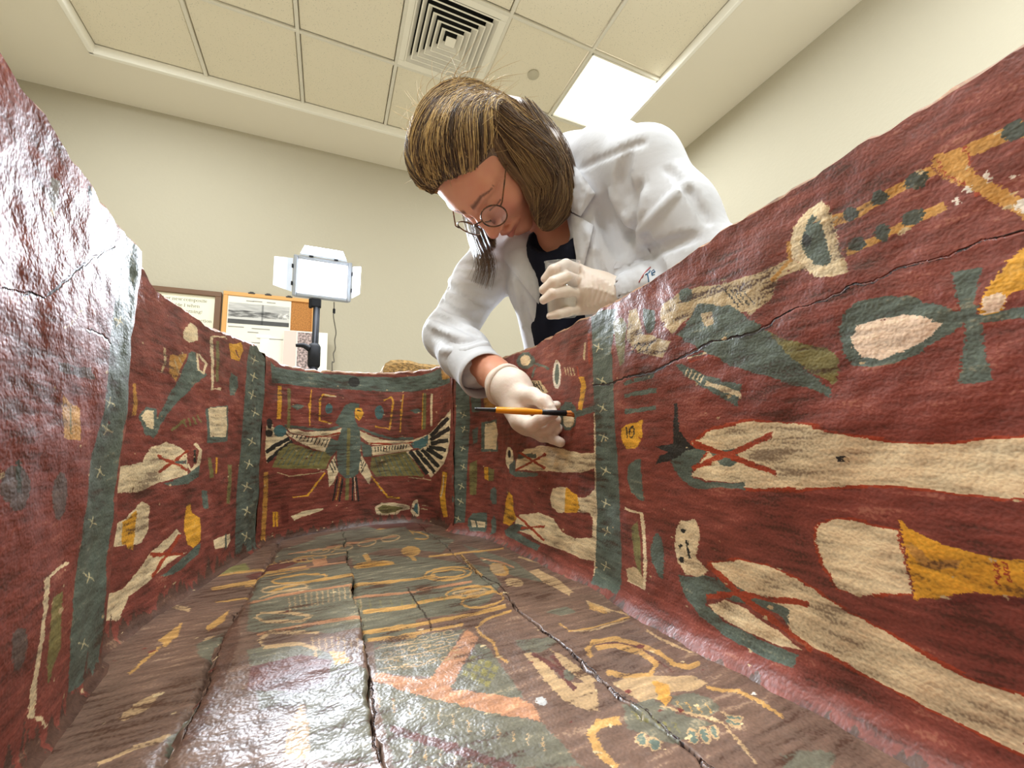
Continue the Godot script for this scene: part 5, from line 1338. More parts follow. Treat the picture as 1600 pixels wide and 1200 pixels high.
		["fcream",[1.004,-1.215,0.991,-1.199,0.974,-1.189,0.959,-1.19,0.952,-1.201,0.955,-1.218,0.968,-1.234,0.986,-1.244,1.001,-1.244,1.008,-1.233]],
		["green",[0.996,-1.216,0.987,-1.203,0.974,-1.196,0.964,-1.196,0.96,-1.205,0.963,-1.217,0.972,-1.23,0.985,-1.237,0.995,-1.237,1,-1.229]],
		["fcream",[1.029,-1.183,1.015,-1.169,0.997,-1.161,0.981,-1.162,0.973,-1.171,0.975,-1.186,0.988,-1.201,1.007,-1.21,1.024,-1.209,1.032,-1.199]],
		["green",[1.021,-1.184,1.011,-1.173,0.998,-1.167,0.987,-1.168,0.981,-1.175,0.983,-1.186,0.992,-1.197,1.006,-1.203,1.018,-1.202,1.023,-1.195]],
		["fcream",[1.163,-1.15,1.147,-1.134,1.129,-1.125,1.116,-1.126,1.111,-1.136,1.117,-1.152,1.133,-1.169,1.151,-1.178,1.165,-1.178,1.17,-1.166]],
		["green",[1.154,-1.15,1.143,-1.138,1.131,-1.131,1.122,-1.131,1.12,-1.139,1.125,-1.152,1.136,-1.164,1.149,-1.172,1.158,-1.171,1.16,-1.163]],
		["fcream",[1.2,-1.134,1.183,-1.116,1.164,-1.106,1.15,-1.107,1.147,-1.119,1.155,-1.137,1.172,-1.154,1.191,-1.165,1.206,-1.164,1.209,-1.152]],
		["green",[1.192,-1.134,1.179,-1.12,1.166,-1.113,1.157,-1.113,1.156,-1.122,1.163,-1.136,1.176,-1.15,1.189,-1.159,1.199,-1.158,1.2,-1.149]],
		["fcream",[1.243,-1.129,1.227,-1.114,1.208,-1.105,1.195,-1.106,1.192,-1.116,1.2,-1.132,1.216,-1.148,1.235,-1.158,1.249,-1.157,1.252,-1.146]],
		["green",[1.235,-1.13,1.223,-1.118,1.211,-1.111,1.202,-1.111,1.202,-1.119,1.208,-1.132,1.22,-1.144,1.233,-1.152,1.241,-1.151,1.242,-1.143]],
		["fcream",[1.149,-1.308,1.213,-1.236,1.284,-1.154,1.25,-1.076,1.213,-0.982,1.222,-0.983,1.263,-1.078,1.297,-1.16,1.225,-1.246,1.159,-1.316]],
		["fyel",[1.396,-1.316,1.481,-1.241,1.494,-1.154,1.485,-1.074,1.502,-1.08,1.516,-1.163,1.504,-1.254,1.413,-1.329]],
		["fcream",[1.529,-1.805,1.521,-1.697,1.555,-1.531,1.571,-1.54,1.541,-1.711,1.547,-1.816]],
		["fyel",[0.988,-1.338,0.905,-1.365,0.834,-1.321,0.809,-1.24,0.817,-1.153,0.842,-1.161,0.843,-1.248,0.861,-1.308,0.892,-1.325,0.967,-1.307]],
		["fgreen",[1.316,-0.97,1.389,-0.966,1.475,-0.908,1.403,-0.87,1.272,-0.935]],
		["fcream",[1.431,-2.958,1.444,-2.645,1.439,-2.401,1.463,-2.424,1.477,-2.682,1.459,-2.997]],
		["fgreen",[-0.433,-4.805,0.05,-5.25,0.883,-5.255,0.887,-4.608,0.413,-4.208,-0.119,-3.993,-0.388,-3.898]],
		["fdred",[-0.577,-4.006,-0.296,-4.235,-0.126,-4.172,-0.3,-3.907,-0.487,-3.786]],
		["olive",[-0.844,-4.347,-0.644,-4.44,-0.575,-4.192,-0.736,-4.097]],
		["fgreen",[-0.457,-3.769,0.715,-3.714,0.457,-2.373,0.038,-2.39,-0.357,-2.599,-0.412,-3.094]],
		["fgreen",[-0.326,-2.405,-0.103,-2.373,0.185,-1.988,0.15,-1.496,-0.027,-1.585,-0.053,-1.88,-0.21,-1.921]],
		["fyel",[-0.739,-3.725,-0.505,-3.733,-0.132,-3.793,-0.141,-3.895,-0.527,-3.851,-0.762,-3.815]],
		["fyel",[0.009,-3.409,-0.006,-3.368,-0.052,-3.339,-0.12,-3.33,-0.195,-3.346,-0.265,-3.381,-0.315,-3.429,-0.332,-3.459,-0.323,-3.486,-0.281,-3.518,-0.213,-3.529,-0.133,-3.514,-0.059,-3.477,-0.008,-3.426,0.01,-3.378,0.016,-3.408,-0.005,-3.473,-0.06,-3.529,-0.137,-3.567,-0.219,-3.582,-0.289,-3.57,-0.334,-3.534,-0.345,-3.462,-0.314,-3.385,-0.261,-3.335,-0.191,-3.299,-0.115,-3.284,-0.047,-3.291,0.001,-3.322,0.017,-3.377]],
		["fyel",[0.006,-4.173,-0.005,-4.132,-0.04,-4.097,-0.091,-4.082,-0.149,-4.09,-0.203,-4.12,-0.241,-4.163,-0.252,-4.189,-0.245,-4.212,-0.213,-4.248,-0.161,-4.265,-0.101,-4.258,-0.045,-4.227,-0.007,-4.181,0.007,-4.136,0.013,-4.172,-0.003,-4.238,-0.046,-4.289,-0.104,-4.322,-0.166,-4.329,-0.22,-4.311,-0.256,-4.27,-0.265,-4.19,-0.241,-4.11,-0.2,-4.063,-0.146,-4.033,-0.088,-4.025,-0.035,-4.04,0.002,-4.076,0.014,-4.135]],
		["fyel",[-0.329,-3.167,-0.089,-3.275,0.182,-3.285,0.622,-3.222,0.63,-3.278,0.183,-3.354,-0.096,-3.341,-0.338,-3.214]],
		["fpink",[-0.419,-3.007,-0.259,-3.053,0.17,-3.049,0.571,-2.961,0.577,-3,0.171,-3.099,-0.266,-3.1,-0.427,-3.043]],
		["fcream",[-0.057,-2.665,-0.18,-2.78,-0.324,-2.842,-0.348,-2.754,-0.281,-2.662,-0.105,-2.587,-0.054,-2.633,-0.06,-2.665,-0.109,-2.627,-0.285,-2.702,-0.337,-2.765,-0.316,-2.797,-0.178,-2.737,-0.057,-2.634]],
		["fpink",[-0.299,-2.523,-0.158,-2.516,0.04,-2.513,0.197,-2.493,0.197,-2.533,0.037,-2.562,-0.165,-2.564,-0.306,-2.56]],
		["fyel",[0.216,-2.756,0.523,-2.706,0.532,-2.767,0.217,-2.817]],
		["fyel",[0.196,-2.473,0.468,-2.421,0.475,-2.474,0.197,-2.526]],
		["fyel",[0.209,-2.378,0.446,-2.309,0.452,-2.349,0.211,-2.418]],
		["fcream",[-0.021,-2.439,-0.251,-2.565,-0.291,-2.479,-0.252,-2.368,-0.101,-2.331,-0.032,-2.254,-0.04,-2.184,-0.062,-2.108,-0.006,-1.976,0.002,-1.989,-0.048,-2.11,-0.025,-2.163,-0.021,-2.275,-0.103,-2.371,-0.256,-2.408,-0.272,-2.455,-0.243,-2.518,-0.02,-2.404]],
		["fdred",[-0.283,-2.231,-0.096,-2.245,0.037,-2.137,0.028,-2.002,-0.072,-1.961,-0.273,-2.064]],
		["ochre",[0.028,-2.22,0.091,-2.187,0.113,-2.079,0.053,-2.092]],
		["fyel",[-0.808,-2.94,-0.762,-3.15,-0.723,-2.95,-0.746,-2.825]],
		["fyel",[-0.617,-3.009,-0.548,-3.24,-0.532,-3.051,-0.58,-2.929]],
		["fcream",[-0.703,-2.182,-0.674,-2.284,-0.615,-2.317,-0.612,-2.205,-0.673,-2.149]],
		["fcream",[-0.657,-1.909,-0.569,-1.937,-0.478,-1.96,-0.489,-1.985,-0.583,-1.966,-0.669,-1.931]],
		["fcream",[-0.501,-2.791,-0.501,-2.759,-0.515,-2.741,-0.539,-2.742,-0.563,-2.762,-0.579,-2.794,-0.581,-2.826,-0.567,-2.846,-0.542,-2.845,-0.517,-2.824]],
		["fcream",[-0.107,-1.625,-0.103,-1.792,-0.068,-1.888,-0.042,-1.785,-0.027,-1.585]],
		["fyel",[-0.801,-2.565,-0.78,-2.695,-0.763,-2.828,-0.778,-2.857,-0.798,-2.728,-0.814,-2.588]],
		["fcream",[-0.981,-3.241,-0.933,-3.518,-0.767,-3.323,-0.782,-3.406,-0.977,-3.644,-1.017,-3.316]],
		["fyel",[-0.654,-3.436,-0.458,-3.411,-0.467,-3.457,-0.665,-3.481]],
		["fgreen",[-0.602,-2.778,-0.496,-2.856,-0.465,-2.52,-0.553,-2.609]],
		["fgreen",[-0.494,-1.966,-0.423,-2.055,-0.417,-1.95,-0.471,-1.888]],
		["fcream",[-0.201,-3.014,-0.176,-2.771,-0.173,-2.77,-0.197,-3.012]],
		["fcream",[-0.171,-3.019,-0.149,-2.775,-0.145,-2.774,-0.167,-3.018]],
		["fcream",[-0.141,-3.024,-0.121,-2.778,-0.118,-2.777,-0.137,-3.023]],
		["fcream",[-0.11,-3.03,-0.093,-2.782,-0.09,-2.78,-0.107,-3.029]],
		["fcream",[-0.08,-3.035,-0.065,-2.785,-0.061,-2.784,-0.076,-3.034]],
		["fcream",[-0.048,-3.041,-0.036,-2.789,-0.032,-2.787,-0.044,-3.04]],
		["fcream",[-0.016,-3.047,-0.007,-2.792,-0.003,-2.791,-0.012,-3.045]],
		["fcream",[0.016,-3.052,0.023,-2.796,0.026,-2.795,0.02,-3.051]],
		["fcream",[0.049,-3.058,0.053,-2.8,0.056,-2.798,0.053,-3.057]],
		["fcream",[0.082,-3.064,0.083,-2.803,0.087,-2.802,0.086,-3.063]],
		["fcream",[0.116,-3.07,0.114,-2.807,0.118,-2.806,0.12,-3.069]],
		["fcream",[0.15,-3.076,0.145,-2.811,0.149,-2.81,0.154,-3.075]],
		["fcream",[0.185,-3.082,0.176,-2.815,0.18,-2.813,0.189,-3.081]],
		["fcream",[0.22,-3.089,0.208,-2.819,0.212,-2.817,0.224,-3.087]],
		["fcream",[-0.05,-2.39,-0.042,-2.256,-0.039,-2.255,-0.047,-2.389]],
		["fcream",[-0.021,-2.375,-0.015,-2.242,-0.012,-2.241,-0.018,-2.373]],
		["fcream",[0.007,-2.359,0.012,-2.228,0.015,-2.227,0.011,-2.358]],
		["fcream",[0.036,-2.344,0.039,-2.214,0.042,-2.213,0.039,-2.343]],
		["fcream",[0.065,-2.329,0.066,-2.2,0.069,-2.199,0.068,-2.328]],
		["fcream",[0.093,-2.314,0.093,-2.186,0.096,-2.185,0.096,-2.313]],
		["fcream",[0.122,-2.299,0.12,-2.172,0.123,-2.171,0.125,-2.298]],
		["fcream",[0.15,-2.284,0.146,-2.158,0.149,-2.157,0.153,-2.283]],
		["fcream",[0.178,-2.269,0.173,-2.144,0.176,-2.143,0.181,-2.268]],
		["fyel",[-0.793,-4.106,-0.591,-4.105,-0.395,-4.114,-0.403,-4.172,-0.604,-4.176,-0.806,-4.161]],
		["fpink",[-0.261,-3.802,0.173,-3.785,0.173,-3.836,-0.266,-3.851]],
		["fcream",[-0.366,-3.093,-0.256,-3.141,-0.085,-3.128,-0.088,-3.155,-0.261,-3.174,-0.371,-3.118]],
		["fcream",[-0.105,-3.209,-0.116,-3.18,-0.151,-3.159,-0.203,-3.154,-0.263,-3.167,-0.318,-3.195,-0.358,-3.231,-0.371,-3.254,-0.364,-3.274,-0.332,-3.296,-0.279,-3.302,-0.218,-3.289,-0.16,-3.26,-0.119,-3.222,-0.104,-3.187,-0.1,-3.208,-0.118,-3.255,-0.162,-3.296,-0.221,-3.326,-0.285,-3.338,-0.339,-3.332,-0.373,-3.307,-0.381,-3.256,-0.356,-3.2,-0.314,-3.162,-0.259,-3.134,-0.199,-3.121,-0.146,-3.126,-0.11,-3.147,-0.099,-3.186]],
		["fyel",[-0.461,-4.249,-0.423,-4.125,-0.42,-4.146,-0.459,-4.271]],
		["fyel",[-0.413,-4.242,-0.376,-4.118,-0.373,-4.139,-0.41,-4.264]],
		["fyel",[-0.364,-4.234,-0.328,-4.11,-0.325,-4.131,-0.36,-4.257]],
		["fyel",[-0.314,-4.227,-0.28,-4.102,-0.276,-4.123,-0.31,-4.249]],
		["fyel",[-0.264,-4.219,-0.231,-4.094,-0.227,-4.115,-0.26,-4.241]],
		["fyel",[-0.214,-4.211,-0.182,-4.087,-0.178,-4.108,-0.21,-4.234]],
		["fyel",[-0.164,-4.204,-0.133,-4.079,-0.128,-4.1,-0.159,-4.226]],
		["fyel",[-0.113,-4.196,-0.084,-4.071,-0.078,-4.092,-0.108,-4.218]],
		["fpink",[-0.107,-4.125,0.011,-4.092,0.02,-3.815,-0.082,-3.843]],
		["fyel",[-0.027,-4.488,0.141,-4.562,0.043,-4.367,0.05,-4.319,0.149,-4.63,-0.03,-4.545]],
		["crack",[-0.51,-3.146,-0.444,-2.859,-0.475,-2.739,-0.444,-2.467,-0.435,-2.31,-0.42,-2.097,-0.432,-2.009,-0.422,-1.853,-0.42,-1.851,-0.429,-2.005,-0.417,-2.092,-0.431,-2.306,-0.44,-2.463,-0.471,-2.732,-0.439,-2.853,-0.507,-3.147]],
		["dirt",[-0.489,-2.77,-0.436,-2.853,-0.374,-2.516,-0.364,-2.172,-0.371,-2.002,-0.371,-1.837,-0.416,-1.789,-0.424,-1.954,-0.414,-2.136,-0.437,-2.384]],
		["olive",[0.203,-2.989,0.202,-2.858,0.206,-2.858,0.207,-2.989]],
		["olive",[0.267,-2.965,0.263,-2.839,0.267,-2.839,0.271,-2.966]],
		["olive",[0.33,-2.942,0.325,-2.82,0.329,-2.82,0.335,-2.942]],
		["olive",[0.395,-2.919,0.387,-2.801,0.391,-2.801,0.399,-2.919]],
		["olive",[0.459,-2.896,0.449,-2.782,0.453,-2.782,0.463,-2.896]],
		["olive",[0.524,-2.872,0.512,-2.763,0.516,-2.763,0.528,-2.873]],
		["olive",[0.588,-2.849,0.575,-2.744,0.579,-2.744,0.593,-2.849]],
		["olive",[0.653,-2.825,0.638,-2.724,0.642,-2.724,0.658,-2.826]],
		["olive",[0.719,-2.801,0.702,-2.704,0.706,-2.705,0.723,-2.802]],
		["fcream",[0.306,-2.294,0.303,-2.287,0.297,-2.281,0.287,-2.279,0.277,-2.281,0.268,-2.287,0.262,-2.295,0.261,-2.301,0.263,-2.306,0.269,-2.312,0.279,-2.314,0.289,-2.312,0.298,-2.307,0.304,-2.299,0.306,-2.291,0.308,-2.294,0.307,-2.305,0.3,-2.314,0.29,-2.321,0.279,-2.323,0.269,-2.32,0.261,-2.313,0.257,-2.302,0.26,-2.289,0.266,-2.279,0.276,-2.273,0.287,-2.271,0.297,-2.273,0.305,-2.28,0.308,-2.29]],
		["fcream",[0.309,-2.207,0.306,-2.201,0.3,-2.196,0.291,-2.194,0.281,-2.196,0.272,-2.201,0.267,-2.209,0.265,-2.214,0.267,-2.22,0.273,-2.225,0.283,-2.227,0.293,-2.225,0.301,-2.219,0.307,-2.212,0.309,-2.204,0.311,-2.207,0.309,-2.217,0.303,-2.226,0.293,-2.232,0.283,-2.234,0.273,-2.232,0.265,-2.226,0.262,-2.215,0.264,-2.203,0.271,-2.194,0.28,-2.189,0.29,-2.187,0.3,-2.188,0.308,-2.194,0.311,-2.204]],
		["fcream",[0.311,-2.127,0.309,-2.121,0.303,-2.116,0.294,-2.115,0.284,-2.117,0.276,-2.122,0.271,-2.129,0.269,-2.134,0.271,-2.139,0.277,-2.144,0.286,-2.145,0.296,-2.143,0.304,-2.138,0.31,-2.131,0.311,-2.124,0.314,-2.127,0.312,-2.136,0.306,-2.145,0.297,-2.15,0.286,-2.152,0.277,-2.151,0.27,-2.145,0.266,-2.135,0.268,-2.124,0.275,-2.116,0.284,-2.11,0.294,-2.108,0.303,-2.11,0.31,-2.115,0.313,-2.124]],
		["fcream",[0.314,-2.052,0.311,-2.047,0.305,-2.042,0.297,-2.041,0.288,-2.043,0.28,-2.048,0.275,-2.055,0.273,-2.06,0.275,-2.064,0.281,-2.068,0.289,-2.07,0.299,-2.068,0.307,-2.063,0.312,-2.056,0.314,-2.049,0.316,-2.052,0.314,-2.061,0.308,-2.069,0.3,-2.074,0.29,-2.076,0.28,-2.075,0.274,-2.07,0.27,-2.06,0.272,-2.05,0.278,-2.042,0.287,-2.037,0.297,-2.035,0.306,-2.036,0.313,-2.041,0.316,-2.049]],
		["fcream",[0.369,-2.291,0.366,-2.283,0.359,-2.278,0.349,-2.276,0.338,-2.278,0.329,-2.283,0.324,-2.291,0.323,-2.298,0.325,-2.303,0.331,-2.309,0.341,-2.311,0.352,-2.309,0.361,-2.303,0.367,-2.295,0.368,-2.287,0.371,-2.29,0.37,-2.301,0.363,-2.311,0.353,-2.317,0.342,-2.319,0.331,-2.317,0.323,-2.31,0.319,-2.298,0.321,-2.285,0.328,-2.276,0.338,-2.27,0.349,-2.268,0.359,-2.27,0.367,-2.276,0.371,-2.287]],
		["fcream",[0.369,-2.203,0.366,-2.196,0.36,-2.192,0.35,-2.19,0.34,-2.192,0.331,-2.197,0.326,-2.205,0.325,-2.21,0.327,-2.216,0.333,-2.221,0.343,-2.223,0.353,-2.22,0.362,-2.215,0.367,-2.208,0.369,-2.2,0.371,-2.203,0.37,-2.213,0.364,-2.222,0.354,-2.228,0.343,-2.23,0.333,-2.228,0.325,-2.222,0.321,-2.211,0.323,-2.199,0.33,-2.19,0.339,-2.184,0.35,-2.182,0.36,-2.184,0.368,-2.19,0.371,-2.199]],
		["fcream",[0.37,-2.122,0.367,-2.116,0.36,-2.111,0.351,-2.11,0.342,-2.112,0.333,-2.117,0.328,-2.124,0.327,-2.13,0.329,-2.134,0.335,-2.139,0.344,-2.14,0.354,-2.138,0.363,-2.133,0.368,-2.126,0.369,-2.119,0.372,-2.122,0.37,-2.131,0.364,-2.14,0.355,-2.146,0.345,-2.148,0.335,-2.146,0.327,-2.14,0.324,-2.13,0.326,-2.119,0.332,-2.111,0.341,-2.105,0.351,-2.103,0.361,-2.105,0.368,-2.11,0.372,-2.119]],
		["fcream",[0.37,-2.047,0.367,-2.041,0.361,-2.037,0.352,-2.036,0.343,-2.038,0.335,-2.043,0.33,-2.049,0.329,-2.054,0.331,-2.059,0.337,-2.063,0.346,-2.064,0.355,-2.062,0.363,-2.057,0.368,-2.051,0.37,-2.044,0.372,-2.046,0.371,-2.055,0.365,-2.063,0.356,-2.069,0.346,-2.071,0.336,-2.07,0.329,-2.064,0.326,-2.055,0.328,-2.044,0.333,-2.037,0.342,-2.031,0.352,-2.029,0.361,-2.031,0.369,-2.035,0.372,-2.044]],
		["fcream",[0.433,-2.287,0.429,-2.28,0.422,-2.274,0.412,-2.272,0.401,-2.274,0.392,-2.28,0.387,-2.288,0.386,-2.294,0.388,-2.3,0.395,-2.305,0.405,-2.308,0.416,-2.306,0.425,-2.3,0.431,-2.292,0.432,-2.284,0.435,-2.287,0.434,-2.298,0.427,-2.308,0.417,-2.314,0.406,-2.316,0.395,-2.314,0.387,-2.307,0.382,-2.295,0.384,-2.282,0.391,-2.272,0.4,-2.266,0.412,-2.264,0.422,-2.266,0.431,-2.273,0.435,-2.283]],
		["fcream",[0.431,-2.199,0.428,-2.192,0.421,-2.187,0.411,-2.185,0.401,-2.187,0.392,-2.193,0.387,-2.2,0.386,-2.206,0.388,-2.211,0.395,-2.216,0.404,-2.218,0.415,-2.216,0.424,-2.211,0.429,-2.203,0.43,-2.196,0.433,-2.198,0.432,-2.209,0.426,-2.218,0.416,-2.224,0.405,-2.226,0.394,-2.224,0.386,-2.218,0.382,-2.207,0.384,-2.195,0.39,-2.186,0.4,-2.18,0.41,-2.178,0.421,-2.18,0.429,-2.186,0.433,-2.195]],
		["fcream",[0.429,-2.117,0.426,-2.111,0.419,-2.106,0.41,-2.105,0.4,-2.107,0.392,-2.112,0.386,-2.119,0.385,-2.125,0.388,-2.129,0.394,-2.134,0.403,-2.136,0.414,-2.134,0.422,-2.128,0.427,-2.121,0.428,-2.114,0.431,-2.117,0.43,-2.126,0.424,-2.135,0.415,-2.141,0.404,-2.143,0.394,-2.141,0.386,-2.136,0.382,-2.125,0.384,-2.114,0.39,-2.106,0.399,-2.1,0.409,-2.098,0.419,-2.099,0.427,-2.105,0.431,-2.114]],
		["fcream",[0.427,-2.041,0.424,-2.036,0.418,-2.031,0.409,-2.03,0.399,-2.032,0.391,-2.037,0.386,-2.044,0.385,-2.049,0.387,-2.053,0.394,-2.058,0.403,-2.059,0.412,-2.057,0.421,-2.052,0.426,-2.045,0.427,-2.038,0.429,-2.041,0.428,-2.05,0.422,-2.058,0.414,-2.063,0.403,-2.066,0.394,-2.064,0.386,-2.059,0.382,-2.05,0.384,-2.039,0.39,-2.031,0.398,-2.026,0.408,-2.024,0.418,-2.025,0.426,-2.03,0.429,-2.038]],
		["fcream",[0.498,-2.283,0.495,-2.276,0.487,-2.27,0.477,-2.268,0.466,-2.27,0.457,-2.276,0.451,-2.284,0.45,-2.291,0.453,-2.296,0.46,-2.302,0.471,-2.304,0.482,-2.302,0.491,-2.296,0.496,-2.288,0.498,-2.28,0.501,-2.283,0.5,-2.294,0.493,-2.304,0.483,-2.311,0.472,-2.313,0.46,-2.31,0.452,-2.303,0.447,-2.291,0.448,-2.278,0.455,-2.268,0.464,-2.262,0.476,-2.26,0.487,-2.262,0.496,-2.269,0.5,-2.279]],
		["fcream",[0.494,-2.194,0.49,-2.188,0.483,-2.183,0.473,-2.181,0.463,-2.183,0.454,-2.188,0.449,-2.196,0.448,-2.202,0.45,-2.207,0.457,-2.212,0.467,-2.214,0.478,-2.212,0.487,-2.206,0.492,-2.199,0.493,-2.191,0.496,-2.194,0.495,-2.205,0.489,-2.214,0.479,-2.22,0.468,-2.222,0.457,-2.22,0.449,-2.214,0.444,-2.203,0.446,-2.19,0.452,-2.181,0.461,-2.175,0.472,-2.173,0.483,-2.175,0.491,-2.181,0.496,-2.191]],
		["fcream",[0.489,-2.112,0.486,-2.106,0.479,-2.101,0.47,-2.1,0.46,-2.102,0.451,-2.107,0.446,-2.114,0.445,-2.12,0.448,-2.125,0.454,-2.129,0.464,-2.131,0.474,-2.129,0.483,-2.123,0.488,-2.116,0.489,-2.109,0.492,-2.112,0.491,-2.121,0.485,-2.13,0.476,-2.136,0.465,-2.138,0.454,-2.136,0.446,-2.131,0.442,-2.12,0.443,-2.109,0.449,-2.1,0.458,-2.095,0.469,-2.093,0.479,-2.094,0.487,-2.1,0.491,-2.109]],
		["fcream",[0.486,-2.036,0.482,-2.03,0.476,-2.026,0.467,-2.024,0.457,-2.027,0.449,-2.032,0.444,-2.038,0.443,-2.043,0.445,-2.048,0.452,-2.052,0.461,-2.053,0.471,-2.051,0.479,-2.046,0.484,-2.039,0.485,-2.033,0.488,-2.035,0.487,-2.044,0.481,-2.052,0.472,-2.058,0.462,-2.06,0.452,-2.059,0.444,-2.054,0.44,-2.044,0.441,-2.033,0.447,-2.025,0.456,-2.02,0.466,-2.018,0.476,-2.019,0.484,-2.024,0.487,-2.032]],
		["fcream",[0.565,-2.28,0.561,-2.272,0.553,-2.267,0.543,-2.265,0.532,-2.267,0.522,-2.272,0.517,-2.281,0.516,-2.287,0.519,-2.293,0.527,-2.299,0.538,-2.301,0.549,-2.299,0.558,-2.293,0.563,-2.285,0.564,-2.276,0.568,-2.279,0.567,-2.291,0.561,-2.301,0.551,-2.307,0.539,-2.31,0.527,-2.307,0.518,-2.3,0.513,-2.288,0.514,-2.274,0.52,-2.265,0.53,-2.258,0.542,-2.256,0.553,-2.258,0.562,-2.265,0.567,-2.276]],
		["fcream",[0.558,-2.19,0.554,-2.183,0.547,-2.178,0.537,-2.176,0.526,-2.178,0.517,-2.184,0.512,-2.191,0.511,-2.197,0.514,-2.203,0.521,-2.208,0.531,-2.21,0.542,-2.208,0.551,-2.202,0.556,-2.194,0.557,-2.187,0.56,-2.189,0.56,-2.2,0.554,-2.209,0.544,-2.216,0.533,-2.218,0.521,-2.216,0.513,-2.209,0.507,-2.198,0.509,-2.186,0.515,-2.177,0.524,-2.171,0.535,-2.168,0.546,-2.17,0.555,-2.176,0.56,-2.186]],
		["fcream",[0.551,-2.107,0.548,-2.101,0.541,-2.096,0.531,-2.094,0.521,-2.097,0.512,-2.102,0.507,-2.109,0.506,-2.115,0.509,-2.119,0.516,-2.124,0.526,-2.126,0.536,-2.124,0.545,-2.118,0.55,-2.111,0.551,-2.104,0.554,-2.106,0.553,-2.116,0.547,-2.125,0.538,-2.131,0.527,-2.133,0.516,-2.131,0.508,-2.126,0.503,-2.115,0.504,-2.104,0.51,-2.095,0.519,-2.09,0.53,-2.087,0.54,-2.089,0.549,-2.094,0.553,-2.103]],
		["fcream",[0.545,-2.03,0.542,-2.024,0.535,-2.02,0.525,-2.019,0.516,-2.021,0.507,-2.026,0.503,-2.032,0.502,-2.038,0.504,-2.042,0.511,-2.046,0.521,-2.048,0.531,-2.046,0.539,-2.04,0.544,-2.034,0.545,-2.027,0.547,-2.029,0.547,-2.039,0.541,-2.047,0.532,-2.052,0.522,-2.055,0.511,-2.053,0.503,-2.048,0.498,-2.038,0.5,-2.028,0.505,-2.02,0.514,-2.014,0.524,-2.012,0.535,-2.013,0.543,-2.018,0.547,-2.026]],
		["fcream",[0.634,-2.276,0.629,-2.268,0.621,-2.263,0.61,-2.261,0.599,-2.263,0.59,-2.269,0.584,-2.277,0.584,-2.283,0.587,-2.289,0.595,-2.295,0.606,-2.297,0.617,-2.295,0.627,-2.289,0.632,-2.281,0.633,-2.272,0.636,-2.275,0.636,-2.287,0.63,-2.297,0.62,-2.304,0.607,-2.306,0.595,-2.304,0.586,-2.296,0.58,-2.284,0.581,-2.271,0.587,-2.261,0.597,-2.254,0.609,-2.252,0.621,-2.254,0.63,-2.261,0.635,-2.272]],
		["fcream",[0.624,-2.185,0.62,-2.178,0.612,-2.173,0.601,-2.171,0.59,-2.174,0.582,-2.179,0.577,-2.187,0.576,-2.193,0.579,-2.198,0.586,-2.204,0.597,-2.205,0.608,-2.203,0.617,-2.198,0.622,-2.19,0.623,-2.182,0.626,-2.185,0.626,-2.196,0.62,-2.205,0.61,-2.211,0.598,-2.214,0.587,-2.211,0.578,-2.205,0.572,-2.194,0.573,-2.181,0.579,-2.172,0.589,-2.166,0.6,-2.164,0.611,-2.166,0.62,-2.172,0.625,-2.181]],
		["fcream",[0.614,-2.102,0.611,-2.095,0.603,-2.091,0.593,-2.089,0.583,-2.091,0.574,-2.097,0.569,-2.104,0.569,-2.109,0.571,-2.114,0.579,-2.119,0.589,-2.121,0.599,-2.118,0.608,-2.113,0.613,-2.106,0.614,-2.098,0.617,-2.101,0.616,-2.111,0.611,-2.12,0.601,-2.126,0.59,-2.128,0.579,-2.126,0.57,-2.121,0.565,-2.11,0.566,-2.098,0.572,-2.09,0.581,-2.084,0.592,-2.082,0.603,-2.083,0.611,-2.089,0.616,-2.098]],
		["fcream",[0.606,-2.024,0.602,-2.018,0.595,-2.014,0.585,-2.013,0.575,-2.015,0.567,-2.02,0.562,-2.027,0.562,-2.032,0.564,-2.036,0.571,-2.041,0.581,-2.042,0.591,-2.04,0.6,-2.035,0.605,-2.028,0.605,-2.021,0.608,-2.023,0.608,-2.033,0.602,-2.041,0.593,-2.047,0.582,-2.049,0.572,-2.047,0.563,-2.042,0.558,-2.033,0.559,-2.022,0.565,-2.014,0.574,-2.008,0.584,-2.006,0.595,-2.007,0.603,-2.012,0.608,-2.021]],
		["crack",[1.11,-3.702,1.064,-3.059,1.122,-2.818,1.041,-2.266,1.074,-1.935,1.075,-1.642,1.054,-1.426,1.056,-1.428,1.078,-1.644,1.078,-1.939,1.046,-2.27,1.128,-2.826,1.071,-3.069,1.116,-3.711]],
		["crack",[0.53,-3.106,0.536,-2.718,0.546,-2.441,0.53,-2.334,0.533,-2.334,0.55,-2.443,0.539,-2.721,0.533,-3.11]],
		["fyel",[1.602,-3.723,1.686,-3.621,1.694,-3.335,1.72,-3.37,1.72,-3.678,1.626,-3.775]],
		["fcream",[1.218,-3.281,1.332,-3.282,1.265,-3.036,1.17,-3.062]],
		["fpink",[1.221,-3.5,1.312,-3.333,1.367,-3.108,1.386,-3.14,1.336,-3.38,1.239,-3.542]],
		["fyel",[1.483,-2.248,1.515,-2.122,1.524,-2.13,1.491,-2.258]],
		["fyel",[1.471,-2.232,1.506,-2.11,1.515,-2.118,1.48,-2.242]],
		["fyel",[1.46,-2.216,1.497,-2.098,1.505,-2.106,1.469,-2.225]],
		["fyel",[1.449,-2.2,1.488,-2.086,1.496,-2.094,1.458,-2.21]],
		["fyel",[1.439,-2.185,1.479,-2.074,1.487,-2.082,1.447,-2.194]],
		["fcream",[1.513,-2.139,1.573,-2.003,1.557,-1.966,1.343,-1.948,1.197,-1.989,1.191,-1.979,1.336,-1.936,1.55,-1.953,1.586,-2.014,1.523,-2.15]],
